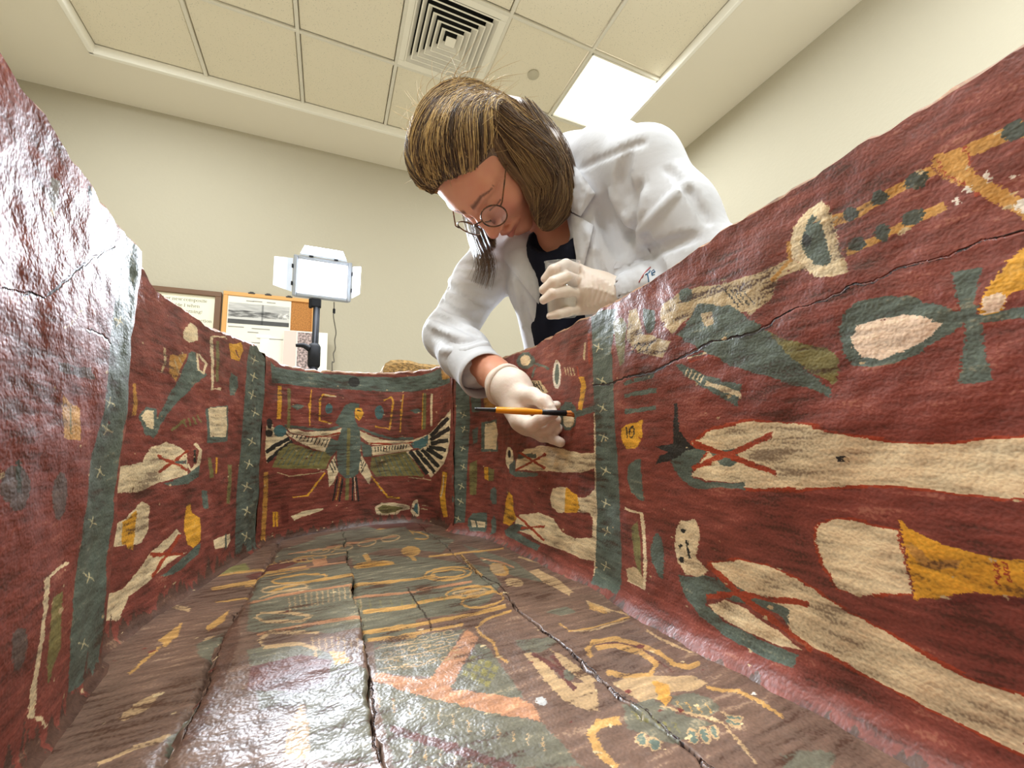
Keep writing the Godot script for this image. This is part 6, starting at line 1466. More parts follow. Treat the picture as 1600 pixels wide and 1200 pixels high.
		["crack",[0.178,-2.772,0.184,-2.412,0.182,-2.18,0.19,-1.951,0.179,-1.749,0.161,-1.591,0.173,-1.484,0.175,-1.484,0.162,-1.59,0.181,-1.748,0.192,-1.951,0.184,-2.18,0.186,-2.411,0.181,-2.772]],
		["crack",[1.062,-1.453,1.087,-1.345,1.09,-1.246,1.081,-1.164,1.086,-1.103,1.086,-1.027,1.088,-1.028,1.088,-1.103,1.084,-1.165,1.093,-1.247,1.09,-1.346,1.065,-1.455]],
		["dred",[1.414,-1.687,1.403,-1.68,1.39,-1.679,1.38,-1.685,1.376,-1.695,1.381,-1.705,1.392,-1.712,1.405,-1.713,1.415,-1.708,1.419,-1.698]],
		["white",[1.061,-1.303,1.056,-1.3,1.051,-1.299,1.047,-1.301,1.046,-1.305,1.048,-1.31,1.053,-1.313,1.058,-1.314,1.062,-1.312,1.063,-1.308]],
		["white",[1.539,-1.209,1.533,-1.207,1.527,-1.207,1.523,-1.21,1.521,-1.213,1.524,-1.217,1.529,-1.219,1.536,-1.219,1.54,-1.217,1.541,-1.213]],
		["olive",[1.044,-1.34,1.034,-1.285,1.04,-1.287,1.051,-1.342]],
		["olive",[1.066,-1.312,1.055,-1.258,1.061,-1.26,1.072,-1.313]],
		["olive",[1.087,-1.284,1.075,-1.232,1.081,-1.234,1.094,-1.286]],
		["olive",[1.108,-1.257,1.096,-1.206,1.101,-1.208,1.114,-1.258]],
		["olive",[1.128,-1.23,1.115,-1.181,1.121,-1.183,1.135,-1.232]],
		["fyel",[1.23,-1.311,1.206,-1.258,1.211,-1.259,1.236,-1.312]],
		["fyel",[1.258,-1.288,1.232,-1.237,1.238,-1.238,1.264,-1.289]],
		["fyel",[1.285,-1.267,1.259,-1.216,1.265,-1.217,1.291,-1.267]],
		["fyel",[1.312,-1.245,1.285,-1.196,1.291,-1.196,1.318,-1.246]],
		["fpink",[-0.318,-4.531,-0.174,-4.522,-0.047,-4.632,-0.052,-4.7,-0.181,-4.603,-0.325,-4.595]],
		["fpink",[-0.16,-4.59,-0.008,-4.563,0.128,-4.659,0.126,-4.73,-0.012,-4.648,-0.164,-4.657]],
		["fpink",[0.009,-4.653,0.166,-4.607,0.312,-4.687,0.313,-4.76,0.166,-4.695,0.008,-4.723]],
		["fpink",[0.189,-4.721,0.351,-4.654,0.505,-4.717,0.51,-4.792,0.355,-4.745,0.191,-4.794]],
		["fpink",[0.381,-4.793,0.546,-4.703,0.708,-4.748,0.717,-4.826,0.555,-4.798,0.387,-4.87]],
		["fcream",[0.031,-4.515,0.024,-4.476,0.005,-4.438,-0.025,-4.412,-0.059,-4.404,-0.091,-4.417,-0.113,-4.445,-0.12,-4.466,-0.116,-4.49,-0.098,-4.529,-0.068,-4.557,-0.033,-4.566,0,-4.553,0.023,-4.523,0.032,-4.488,0.037,-4.517,0.027,-4.572,0,-4.608,-0.035,-4.622,-0.072,-4.612,-0.104,-4.582,-0.125,-4.535,-0.13,-4.464,-0.115,-4.399,-0.09,-4.367,-0.057,-4.354,-0.022,-4.361,0.009,-4.388,0.032,-4.432,0.038,-4.489]],
		["fcream",[0.247,-4.59,0.238,-4.549,0.216,-4.508,0.182,-4.48,0.146,-4.472,0.113,-4.485,0.091,-4.515,0.085,-4.537,0.09,-4.563,0.111,-4.604,0.144,-4.634,0.182,-4.643,0.216,-4.63,0.239,-4.598,0.246,-4.561,0.254,-4.592,0.245,-4.65,0.219,-4.688,0.183,-4.702,0.143,-4.692,0.107,-4.66,0.083,-4.61,0.073,-4.535,0.086,-4.467,0.111,-4.433,0.145,-4.419,0.183,-4.427,0.218,-4.456,0.243,-4.502,0.253,-4.563]],
		["fcream",[0.48,-4.671,0.469,-4.628,0.443,-4.585,0.406,-4.555,0.367,-4.546,0.332,-4.559,0.31,-4.59,0.305,-4.614,0.312,-4.641,0.336,-4.685,0.373,-4.717,0.414,-4.727,0.45,-4.713,0.472,-4.68,0.478,-4.641,0.488,-4.673,0.482,-4.735,0.456,-4.775,0.418,-4.79,0.375,-4.779,0.336,-4.744,0.307,-4.691,0.293,-4.611,0.303,-4.54,0.328,-4.504,0.364,-4.49,0.404,-4.498,0.442,-4.529,0.472,-4.578,0.486,-4.642]],
		["fcream",[0.734,-4.76,0.72,-4.713,0.689,-4.667,0.648,-4.635,0.606,-4.625,0.57,-4.639,0.548,-4.672,0.544,-4.697,0.552,-4.726,0.581,-4.773,0.622,-4.807,0.667,-4.818,0.704,-4.804,0.726,-4.769,0.73,-4.727,0.743,-4.762,0.739,-4.827,0.714,-4.87,0.674,-4.885,0.628,-4.873,0.584,-4.835,0.55,-4.779,0.531,-4.694,0.538,-4.618,0.562,-4.58,0.6,-4.566,0.643,-4.576,0.686,-4.608,0.72,-4.661,0.739,-4.729]],
		["fcream",[-0.347,-4.105,-0.126,-4.217,0.191,-4.231,0.191,-4.283,-0.131,-4.28,-0.354,-4.151]],
		["fyel",[-0.526,-3.688,-0.306,-3.662,-0.107,-3.719,-0.111,-3.757,-0.312,-3.707,-0.533,-3.724]]]
	var ml := varnish("left_wall_paint", painted(lm, "red", Vector2(6.6, -1.05), Vector2(10.78, 1.15), 1600, 850, true, 31, .17), .56, .17)
	var me := varnish("end_wall_paint", painted(em, "red", Vector2(0, -1.05), Vector2(2.86, 1.1), 1200, 900, true, 41, .14), .42, .16)
	var mr := varnish("right_wall_paint", painted(rm, "red", Vector2(0, -1.05), Vector2(4.8, 1.1), 2048, 920, true, 51, .07), .42, .16)
	var plain := painted([], "red", Vector2(0, 0), Vector2(1, 1), 512, 512, true, 61)
	var mp := varnish("plain_red_paint", plain, .42, .16)
	mp.texture_repeat = true
	var bare := painted([], "wood", Vector2(0, 0), Vector2(1, 1), 512, 512, true, 71)
	var mo := varnish("bare_wood_and_plaster", bare, .7, .2)
	mo.texture_repeat = true
	mo.uv1_triplanar = true
	mo.uv1_scale = Vector3(4, 4, 4)
	var rl := [Vector2(0, 1.0), Vector2(6.6, 1.05), Vector2(7.09, 1.041), Vector2(7.45, 1.018), Vector2(7.87, 1.016), Vector2(8.21, 1.043), Vector2(8.62, 1.07), Vector2(8.72, 1.06), Vector2(8.83, .99), Vector2(9.12, .976), Vector2(9.48, .943), Vector2(10.05, .985), Vector2(10.5, 1.03), Vector2(10.65, 1.0), Vector2(10.79, .95)]
	var re := [Vector2(0, 1.0), Vector2(.2, .985), Vector2(.31, .93), Vector2(.61, .916), Vector2(1.24, .935), Vector2(1.64, .945), Vector2(2.08, .97), Vector2(2.58, .97), Vector2(2.85, .93)]
	var rr := [Vector2(0, .93), Vector2(.13, .80), Vector2(.94, .85), Vector2(1.62, .825), Vector2(2.31, .874), Vector2(2.6, .873), Vector2(3.17, .874), Vector2(3.63, .948), Vector2(4.09, .985), Vector2(4.4, 1.01), Vector2(4.7, 1.03), Vector2(6, 1.03), Vector2(10.6, 1.0)]
	var L := 10.78
	wall_part("side_wall", left, rl, 6.6, L, Vector2(6.6, -1.05), Vector2(10.78, 1.15), ml, mo, t)
	wall_part("side_wall", left, rl, 0.0, 6.6, Vector2(0, -1.05), Vector2(3, 1.15), mp, mo, t, .1)
	wall_part("head_wall", end, re, 0.0, 2.85, Vector2(0, -1.05), Vector2(2.86, 1.1), me, mo, t)
	wall_part("side_wall", right, rr, 0.0, 4.8, Vector2(0, -1.05), Vector2(4.8, 1.1), mr, mo, t, .03, .12)
	wall_part("side_wall", right, rr, 4.8, 10.56, Vector2(4.8, -1.05), Vector2(7.8, 1.1), mp, mo, t, .1)
	wall_part("foot_wall", [Vector2(1.48, 5.7), Vector2(.6, 5.75), Vector2(-.28, 5.7)], [Vector2(0, 1), Vector2(2, 1)], 0.0, 1.75, Vector2(0, -1.05), Vector2(3, 1.1), mp, mo, t, .1)
	# floor: four boards laid lengthwise, with worn joints between them
	var mf := varnish("floor_paint", painted(fm, "fbase", Vector2(-1.1, -5.7), Vector2(1.8, -.6), 1100, 1936, false, 81), .40, .2)
	var joints := [-1.25, -.45, .18, 1.07, 2.0]
	var wob := noise(1.1, 3, 9)
	var bump := noise(1.6, 4, 12)
	for b in 4:
		var st := begin()
		var st2 := begin()
		st.set_smooth_group(0)
		st2.set_smooth_group(0)
		var nx := 36
		var zs := []
		for k in 175: zs.append(-5.85 + k * .03)
		for k in 25: zs.append(-.6 + k * .26)
		var rows := []
		for z in zs:
			var x0: float = joints[b] + (wob.get_noise_2d(z * 1.3, b * 9.0) * .03 + wob.get_noise_2d(z * 9, b * 9.0) * .018 if b > 0 else 0.0)
			var x1: float = joints[b + 1] + (wob.get_noise_2d(z * 1.3, b * 9.0 + 9.0) * .03 + wob.get_noise_2d(z * 9, b * 9.0 + 9.0) * .018 if b < 3 else 0.0)
			var wide := .04 if b <= 1 else .02
			var row := []
			for i in nx + 1:
				var f := float(i) / nx
				# more columns near the edges
				f = .5 - .5 * cos(PI * f)
				var x := lerpf(x0 + .0012, x1 - .0012, f)
				var e := minf(x - x0, x1 - x)
				if (b == 0 and x < (x0 + x1) / 2) or (b == 3 and x > (x0 + x1) / 2): e = 1.0
				var w2: float = (wide if (b == 0 or (b == 1 and f < .5)) else .009) * (.6 + .8 * absf(wob.get_noise_2d(z * 5, x * 5)))
				var y := -1.0 + bump.get_noise_2d(x, z) * .008 + bump.get_noise_2d(x * 6, z * 6) * .005
				if b == 1: y += .085 * smoothstep(-.9, -2.9, z) * smoothstep(-4.9, -3.0, z)
				if e < w2: y -= (1.0 - e / w2) * .028 * (1.0 + bump.get_noise_2d(x * 14, z * 14))
				row.append(Vector3(x, y, z))
			rows.append(row)
		for r in zs.size() - 1:
			var dest: SurfaceTool = st if zs[r + 1] <= -.59 else st2
			for i in nx:
				var q := [rows[r][i], rows[r][i + 1], rows[r + 1][i + 1], rows[r + 1][i]]
				for v in [0, 1, 2, 0, 2, 3]:
					var p: Vector3 = q[v]
					dest.set_uv(Vector2((p.x + 1.1) / 2.9, (p.z + 5.7) / 5.1))
					dest.add_vertex(Vector3(p.x * U, EYE + p.y * U, p.z * U))
		st.index()
		st.generate_normals()
		st2.index()
		st2.generate_normals()
		var mesh := st.commit()
		st2.commit(mesh)
		mesh.surface_set_material(0, mf)
		mesh.surface_set_material(1, mp)
		part("floor_board", mesh, null, t)
	# the underside that carries the boards
	var ring := PackedVector2Array()
	for p in chaikin(left) + chaikin(end) + chaikin(right): ring.append(p)
	var idx := Geometry2D.triangulate_polygon(ring)
	var st := begin()
	for y in [-1.07, -1.255]:
		for k in range(0, idx.size(), 3):
			var v := []
			for m in 3: v.append(Vector3(ring[idx[k + m]].x * U, EYE + y * U, ring[idx[k + m]].y * U))
			tri(st, v[0], v[1], v[2], Vector3.UP if y > -1.1 else Vector3.DOWN)
	part("base_board", done(st), mo, t)
	# a plain work table carries the coffin
	var tm := mat("table_laminate", Color8(196, 190, 178), 0.5)
	var tt := thing("work_table", "long pale laminate work table under the painted coffin", "table", Vector3(.06, 0, 0))
	var ty := EYE - U * 1.26
	part("table_top", box_mesh(Vector3(.06, ty - .016, -.15), Vector3(.62, .03, 2.5), .004), tm, tt)
	var steel := mat("table_steel", Color8(120, 122, 124), 0.4, 0.7)
	for x in [-.2, .32]:
		for z in [-1.3, 1.0]:
			part("leg", box_mesh(Vector3(x, (ty - .03) / 2, z), Vector3(.05, ty - .031, .05), .004), steel, tt)

# ------------------------------------------------------------------ what stands about the room
func lettering(text: String, size: float, m: Material, at: Vector3, bs: Basis, parent: Node):
	var t := TextMesh.new()
	t.text = text
	t.font_size = 32
	t.pixel_size = size / 32.0
	t.depth = 0.001
	t.curve_step = 2.0
	var f := SystemFont.new()
	f.font_names = PackedStringArray(["Droid Serif"])
	f.font_italic = true
	t.font = f
	t.horizontal_alignment = HORIZONTAL_ALIGNMENT_LEFT
	var o := part("lettering", t, m, parent)
	o.transform = Transform3D(bs, at + o.position)

func frame_mesh(x0: float, x1: float, y0: float, y1: float, z: float, w: float, deep: float) -> ArrayMesh:
	var st := begin()
	for b in [[x0, y1 - w, x1, y1], [x0, y0, x1, y0 + w], [x0, y0 + w, x0 + w, y1 - w], [x1 - w, y0 + w, x1, y1 - w]]:
		box(st, Vector3((b[0] + b[2]) / 2, (b[1] + b[3]) / 2, z + deep / 2), Vector3(b[2] - b[0], b[3] - b[1], deep), .003)
	return done(st)

# a picture printed on a sheet: grey bands and blotches, computed
func print_sheet(kind: String, w: int, h: int) -> ImageTexture:
	var im := Image.create(w, h, false, Image.FORMAT_RGBA8)
	var n := noise(.03, 4, 77)
	for y in h:
		for x in w:
			var u := float(x) / w
			var v := float(y) / h
			var g := .5
			if kind == "ship":
				var e := .36 + .18 * absf(n.get_noise_2d(x, y * 4.0)) + .25 * n.get_noise_2d(x * .5, y * .5)
				g = .62 + .2 * n.get_noise_2d(x * .3, y * 3.0)
				if v < .34: g = .74 + .15 * n.get_noise_2d(x * .4, y * 5.0)
				elif v > .68 - .06 * u and v < .78: g = .82
				elif v >= .78: g = .26 + .1 * e
				elif u > .8: g = .72 + .4 * n.get_noise_2d(x * 1.5, y * 2.0)
				else: g = .52 + .5 * n.get_noise_2d(x * .6, y * 3.0)
				if u > .53 and u < .56: g *= .72
				im.set_pixel(x, y, Color(g, g * .99, g * .97))
			else:
				g = .62 + .45 * n.get_noise_2d(x * 2.0, y * 3.2)
				im.set_pixel(x, y, Color(g * 1.02, g * .9, g * .88))
	return ImageTexture.create_from_image(im)

func sheet(x0: float, x1: float, y0: float, y1: float, z: float, deep: float) -> ArrayMesh:
	return box_mesh(Vector3((x0 + x1) / 2, (y0 + y1) / 2, z + deep / 2), Vector3(x1 - x0, y1 - y0, deep))

func picture(x0: float, x1: float, y0: float, y1: float, z: float) -> ArrayMesh:
	var st := begin()
	for v in [[0, 0], [0, 1], [1, 1], [0, 0], [1, 1], [1, 0]]:
		st.set_normal(Vector3.BACK)
		st.set_uv(Vector2(v[0], 1 - v[1]))
		st.add_vertex(Vector3(lerpf(x0, x1, v[0]), lerpf(y0, y1, v[1]), z))
	return st.commit()

func build_objects():
	var paper := mat("paper", Color8(244, 238, 222), .8)
	var ink := mat("ink", Color8(70, 66, 60), .8)
	var zb := ROOM_Z0 + .002
	# framed notice with handwriting
	var t := thing("framed_notice", "white notice with handwriting in a dark brown frame on the back wall", "notice", Vector3(-1.07, 1.3, zb))
	part("frame", frame_mesh(-1.42, -.762, 1.28, 1.97, zb, .038, .03), mat("brown_frame", Color8(112, 80, 56), .5), t)
	part("board", sheet(-1.39, -.79, 1.31, 1.94, zb, .012), mat("notice_board", Color8(246, 240, 214), .6), t)
	var wr := [["other new composite", -1.14, 1.892], ["side I when", -1.05, 1.848], ["learning!", -1.0, 1.806], ["tes action", -.945, 1.742]]
	for w in wr: lettering(w[0], .029, ink, Vector3(w[1], w[2], zb + .012), Basis.IDENTITY, t)
	# cork board with papers
	var cork := mat("cork", Color8(206, 140, 74), .9)
	cork.albedo_texture = noise_texture(.09, 4, 256, 4, 1.4, .75, 1.0)
	cork.uv1_triplanar = true
	cork.uv1_scale = Vector3(4, 4, 4)
	t = thing("cork_board", "cork pin board in a light orange wood frame beside the framed notice", "pin board", Vector3(-.43, 1.25, zb))
	part("frame", frame_mesh(-.752, -.122, 1.22, 1.985, zb, .03, .026), mat("pine", Color8(222, 164, 94), .5), t)
	part("cork", sheet(-.73, -.145, 1.24, 1.96, zb, .014), cork, t)
	var zc := zb + .0145
	t = thing("pinned_poster", "white paper with a grey printed photograph across it pinned on the cork board", "poster", Vector3(-.51, 1.3, zc))
	part("paper", sheet(-.722, -.302, 1.3, 1.962, zc, .003), paper, t)
	var ship := mat("printed_photograph", Color.WHITE, .6)
	ship.albedo_texture = print_sheet("ship", 220, 90)
	part("printed_photograph", picture(-.715, -.312, 1.74, 1.902, zc + .0042), ship, t)
	var st := begin()
	rng.seed = 5
	for k in [[.924, -.58, .05], [.926, -.53, .06], [.926, -.44, .06], [.715, -.66, .1], [.71, -.5, .12], [.68, -.55, .07], [.6, -.48, .16], [.55, -.42, .1], [.5, -.42, .09], [.45, -.4, .06]]:
		box(st, Vector3(k[1], 1.0 + k[0], zc + .004), Vector3(k[2], .006, .0015))
	part("print_lines", done(st), mat("grey_ink", Color8(150, 146, 138), .8), t).set_meta("kind", "stuff")
	t = thing("pinned_note", "smaller white sheet overlapping the lower right of the pinned poster", "note", Vector3(-.4, 1.3, zc))
	part("paper", sheet(-.5, -.308, 1.3, 1.655, zc + .0055, .003), mat("note_paper", Color8(250, 246, 234), .8), t)
	part("heading_strip", sheet(-.525, -.43, 1.64, 1.664, zc + .0086, .002), mat("strip_paper", Color8(255, 254, 250), .8), t)
	part("print_lines", sheet(-.44, -.32, 1.632, 1.638, zc + .0086, .001), mats.grey_ink, t)
	for k in 3:
		var x: float = [-.572, -.462, -.318][k]
		st = begin()
		box(st, Vector3(x, 1.985, zb + .014), Vector3(.046, .012, .03), .003)
		box(st, Vector3(x, 1.993, zb + .022), Vector3(.026, .008, .01), .002)
		tag(part("board_clip", done(st), mat("black_clip", Color8(58, 54, 52), .5)), ["black clip on the top frame of the cork board, nearest the notice", "black clip midway along the top of the cork board", "black clip on the cork board nearest the lamp"][k], "clip", "clips on the cork board")
	t = thing("mounted_print", "thick white board with a pinkish print of carved stone, before the cork board", "print board", Vector3(-.2, 1.2, -3.42))
	part("foam_board", box_mesh(Vector3(-.185, 1.45, -3.5), Vector3(.31, .5, .03), .003), mat("foam_board", Color8(250, 247, 236), .7), t)
	part("tinted_panel", sheet(-.336, -.25, 1.21, 1.695, -3.4848, .002), mat("pale_pink", Color8(226, 208, 198), .7), t)
	var stone := mat("stone_print", Color.WHITE, .7)
	stone.albedo_texture = print_sheet("stone", 90, 220)
	part("printed_photograph", picture(-.243, -.135, 1.22, 1.69, -3.4845), stone, t)
	part("ledge", box_mesh(Vector3(-.185, 1.185, -3.53), Vector3(.33, .03, .075), .004), mats.pine, t)
	build_lamp()
	build_block()
	build_brush_and_cup()

const LED_ENERGY := 7.5

func build_lamp():
	var c := Vector3(-.052, 1.688, -2.3)
	var bs := Basis(Vector3.RIGHT, .16) * Basis(Vector3.BACK, -.015)
	var silver := mat("lamp_housing", Color8(158, 162, 168), .35, .3)
	var flap := mat("flap_metal", Color8(214, 222, 236), .3, .2)
	var black := mat("black_plastic", Color8(30, 30, 32), .75, 0, .3)
	var glow := mat("lamp_face", Color(1, 1, 1), .5)
	glow.emission_enabled = true
	glow.emission = Color8(244, 249, 255)
	glow.emission_energy_multiplier = 2.5
	var t := thing("video_light", "bright white LED panel light with open barn door flaps on a black stand", "studio light", c)
	var st := begin()
	box(st, c + bs * Vector3(0, 0, -.02), Vector3(.285, .215, .035), .012, bs)
	for s in [-1.0, 1.0]:
		box(st, c + bs * Vector3(s * .132, 0, .004), Vector3(.02, .215, .016), .004, bs)
		box(st, c + bs * Vector3(0, s * .098, .004), Vector3(.246, .018, .016), .004, bs)
	part("housing", done(st), silver, t)
	part("lamp_face", box_mesh(c + bs * Vector3(0, 0, .001), Vector3(.24, .176, .006), .001, bs), glow, t)
	# flaps: top, left, right and bottom, thin bent sheets on hinges
	for f in [[Vector3(0, .108, .012), Vector3(.2, .14, .002), Vector3.RIGHT, .8], [Vector3(-.144, 0, .012), Vector3(.085, .155, .002), Vector3.UP, .3], [Vector3(.144, 0, .012), Vector3(.085, .155, .002), Vector3.UP, -1.1]]:
		var rot := bs * Basis(f[2], f[3])
		var off := Vector3(0, .5, 0) if f[2] == Vector3.RIGHT else Vector3(signf(f[0].x) * .5, 0, 0)
		st = begin()
		st.set_smooth_group(-1)
		var w: Vector3 = f[1]
		var inner := 1.0
		var outer := .86
		var q := []
		for z in [-.001, .001]:
			if f[2] == Vector3.RIGHT:
				for k in [[-.5 * 1.15, 0], [.5 * 1.15, 0], [.5 * .9, 1], [-.5 * .9, 1]]: q.append(c + bs * f[0] + rot * Vector3(k[0] * w.x, k[1] * w.y * .42, z))
			else:
				var s := signf(f[0].x)
				for k in [[0, -.5 * 1.15], [0, .5 * 1.1], [1, .5 * .95], [1, -.5 * .9]]: q.append(c + bs * f[0] + rot * Vector3(s * k[0] * w.x, k[1] * w.y, z))
		var n := rot * Vector3.BACK
		quad(st, q[4], q[5], q[6], q[7], n)
		quad(st, q[0], q[1], q[2], q[3], -n)
		var mid: Vector3 = (q[0] + q[2]) / 2
		for e in 4:
			var e2 := (e + 1) % 4
			quad(st, q[e], q[e2], q[e2 + 4], q[e + 4], (q[e] + q[e2]) / 2 - mid)
		part("barn_door", done(st), flap, t)
		for s in [-1.0, 1.0]:
			st = begin()
			var along := Vector3(.06, 0, 0) if f[2] == Vector3.RIGHT else Vector3(0, .045, 0)
			box(st, c + bs * (f[0] + along * s), Vector3(.02, .008, .01) if f[2] == Vector3.RIGHT else Vector3(.008, .02, .01), .001, bs)
			part("hinge", done(st), black, t)
	st = begin()
	box(st, c + Vector3(-.03, -.132, -.02), Vector3(.05, .045, .03), .004)
	box(st, c + Vector3(-.056, -.135, -.02), Vector3(.016, .05, .024), .004)
	part("tilt_bracket", done(st), black, t)
	area_light("lamp", bs * Vector3(0, 0, .02), bs * Vector3.BACK, Vector2(.235, .172), LED_ENERGY, Color8(236, 244, 255), t)
	# stand
	var p := Vector3(-.082, 0, -2.32)
	var s := thing("light_stand", "black telescopic light stand with a clamp knob behind the coffin end", "light stand", p)
	st = begin()
	tube(st, [p + Vector3(0, .98, 0), p + Vector3(.004, 1.532, 0)], [.0165, .0165], 14)
	part("upper_pole", done(st), black, s)
	st = begin()
	tube(st, [p + Vector3(0, .12, 0), p + Vector3(0, 1.28, 0)], [.02, .02], 14)
	part("lower_pole", done(st), black, s)
	st = begin()
	lathe(st, p + Vector3(0, 1.21, 0), Basis.IDENTITY, [Vector2(.0, 0), Vector2(.025, 0), Vector2(.03, .01), Vector2(.03, .11), Vector2(.022, .125), Vector2(0, .125)], 16)
	part("clamp", done(st), black, s)
	st = begin()
	tube(st, spline([p + Vector3(-.02, 1.305, .01), p + Vector3(-.05, 1.32, .015), p + Vector3(-.085, 1.317, .02)], 4), spread([.018, .013, .008], 9), 8)
	part("clamp_knob", done(st), black, s)
	for k in 3:
		var a := TAU * k / 3 + .5
		var dir := Vector3(cos(a), 0, sin(a))
		st = begin()
		tube(st, [p + Vector3(0, .55, 0) + dir * .02, p + dir * .3 + Vector3(0, .28, 0), p + dir * .5 + Vector3(0, .012, 0)], [.012, .012, .012], 8)
		part("leg", done(st), black, s)
		st = begin()
		tube(st, [p + Vector3(0, .2, 0) + dir * .018, p + dir * .3 + Vector3(0, .28, 0)], [.006, .006], 6)
		part("brace", done(st), black, s)
	# cord with an inline switch
	st = begin()
	var pts := [Vector3(0.006, 1.577, -2.33), Vector3(0.007, 1.541, -2.33), Vector3(0.005, 1.497, -2.33), Vector3(0.016, 1.437, -2.34), Vector3(0.02, 1.405, -2.34), Vector3(0.015, 1.366, -2.34), Vector3(0.019, 1.32, -2.34), Vector3(0.01, 1.291, -2.34), Vector3(0.015, 1.246, -2.34), Vector3(0.006, 1.208, -2.34)]
	pts.append(Vector3(.05, .8, -2.36))
	pts.append(Vector3(.08, .3, -2.4))
	pts.append(Vector3(.12, .006, -2.5))
	pts.append(Vector3(.3, .006, -2.9))
	var line := spline(pts, 5)
	tube(st, line, spread([.0035, .0035], line.size()), 6)
	var cord := thing("power_cord", "thin grey wavy power cord with a small inline switch hanging from the panel light", "cord", Vector3(.05, .01, -2.34))
	part("cable", done(st), mat("cord_grey", Color8(104, 98, 86), .6), cord)
	st = begin()
	var sw: Vector3 = Vector3(0.007, 1.526, -2.33)
	box(st, sw, Vector3(.013, .03, .011), .004)
	part("switch", done(st), black, cord)

func build_block():
	# weathered board standing on the table beyond the coffin
	var m := mat("weathered_wood", Color8(186, 146, 84), .85)
	m.albedo_texture = noise_texture(.035, 5, 256, 91, 1.3, .55, 1.0)
	m.uv1_triplanar = true
	m.uv1_scale = Vector3(9, 14, 9)
	m.heightmap_enabled = true
	m.heightmap_texture = m.albedo_texture
	m.heightmap_scale = .3
	var y0 := EYE - U * 1.26
	var out := []
	var z := -1.16
	out = [Vector2(.13, y0), Vector2(.128, 1.003), Vector2(.134, 1.018), Vector2(.148, 1.027), Vector2(.17, 1.030), Vector2(.2, 1.029), Vector2(.225, 1.022), Vector2(.28, 1.020), Vector2(.34, 1.018), Vector2(.41, 1.008), Vector2(.425, 0.993), Vector2(.425, y0)]
	var st := begin()
	st.set_smooth_group(-1)
	var d := .05
	for i in out.size():
		var a: Vector2 = out[i]
		var b: Vector2 = out[(i + 1) % out.size()]
		var n := Vector3(-(b.y - a.y), b.x - a.x, 0)
		quad(st, Vector3(a.x, a.y, z - d), Vector3(b.x, b.y, z - d), Vector3(b.x, b.y, z + d * .7), Vector3(a.x, a.y, z + d * .7), n)
		var mid := Vector2(.27, .8)
		var f0 := mid + (a - mid) * .95
		var f1 := mid + (b - mid) * .95
		quad(st, Vector3(a.x, a.y, z + d * .7), Vector3(b.x, b.y, z + d * .7), Vector3(f1.x, f1.y, z + d), Vector3(f0.x, f0.y, z + d), n + Vector3.BACK * .05)
		tri(st, Vector3(f0.x, f0.y, z + d), Vector3(f1.x, f1.y, z + d), Vector3(mid.x, mid.y, z + d), Vector3.BACK)
		tri(st, Vector3(a.x, a.y, z - d), Vector3(b.x, b.y, z - d), Vector3(mid.x, mid.y, z - d), Vector3.FORWARD)
	tag(part("wooden_board", done(st), m), "weathered brown wooden board with a rounded top beyond the head end of the coffin", "wooden board")

func build_brush_and_cup():
	var end: Vector3 = Vector3(0.15, 0.837, -0.438)
	var tip: Vector3 = Vector3(0.27, 0.83, -0.419)
	var ax := (tip - end).normalized()
	var L := end.distance_to(tip)
	var bs := Basis(Quaternion(Vector3.UP, ax))
	var t := thing("paintbrush", "fine paintbrush with an orange handle and black ends held in the gloved hand", "paintbrush", end)
	var st := begin()
	lathe(st, end, bs, [Vector2(0, 0), Vector2(.0017, .0005), Vector2(.002, .003), Vector2(.0024, L * .2)], 14)
	part("handle_end", done(st), mat("black_lacquer", Color8(26, 24, 24), .25), t)
	st = begin()
	lathe(st, end, bs, [Vector2(.0024, L * .2), Vector2(.0036, L * .205), Vector2(.004, L * .38), Vector2(.0042, L * .5), Vector2(.0033, L * .6), Vector2(.0029, L * .66)], 14)
	part("handle", done(st), mat("orange_lacquer", Color8(236, 150, 18), .3), t)
	st = begin()
	lathe(st, end, bs, [Vector2(.0029, L * .66), Vector2(.0031, L * .665), Vector2(.0034, L * .8), Vector2(.0036, L * .9), Vector2(.0034, L * .915)], 14)
	part("ferrule", done(st), mat("dark_ferrule", Color8(40, 40, 44), .25, .6), t)
	st = begin()
	rng.seed = 33
	for k in 70:
		var a := rng.randf() * TAU
		var r := sqrt(rng.randf()) * .003
		var off := bs * Vector3(cos(a) * r, 0, sin(a) * r)
		tube(st, [end + ax * L * .905 + off, end + ax * L * .965 + off * 1.15, tip + off * .5 + Vector3(0, -.004, 0) * rng.randf()], [.0005, .0005, .0002], 4)
	var br := part("bristles", done(st), mat("orange_bristle", Color8(214, 134, 66), .6), t)
	br.set_meta("kind", "stuff")
	# clear cup in the other hand
	var c: Vector3 = Vector3(0.353, 1.002, -0.569)
	var top: Vector3 = Vector3(0.342, 1.087, -0.542)
	var up := (top - c).normalized()
	bs = Basis(Quaternion(Vector3.UP, up))
	var h := c.distance_to(top)
	t = thing("sample_cup", "small clear plastic cup held in the other gloved hand above the coffin edge", "cup", c)
	st = begin()
	lathe(st, c, bs, [Vector2(0, 0), Vector2(.022, 0), Vector2(.024, .003), Vector2(.0285, h), Vector2(.030, h), Vector2(.030, h + .002), Vector2(.0275, h + .002), Vector2(.0265, h), Vector2(.0225, .004), Vector2(0, .0035)], 36)
	var clear := mat("clear_plastic", Color(.96, .97, .97, .14), .08)
	clear.transparency = BaseMaterial3D.TRANSPARENCY_ALPHA
	part("cup_wall", done(st), clear, t)
	st = begin()
	lathe(st, c, bs, [Vector2(0, .004), Vector2(.0222, .0045), Vector2(.0245, h * .5), Vector2(.0, h * .52)], 30)
	part("paste", done(st), mat("pale_paste", Color8(222, 208, 186), .6), t)

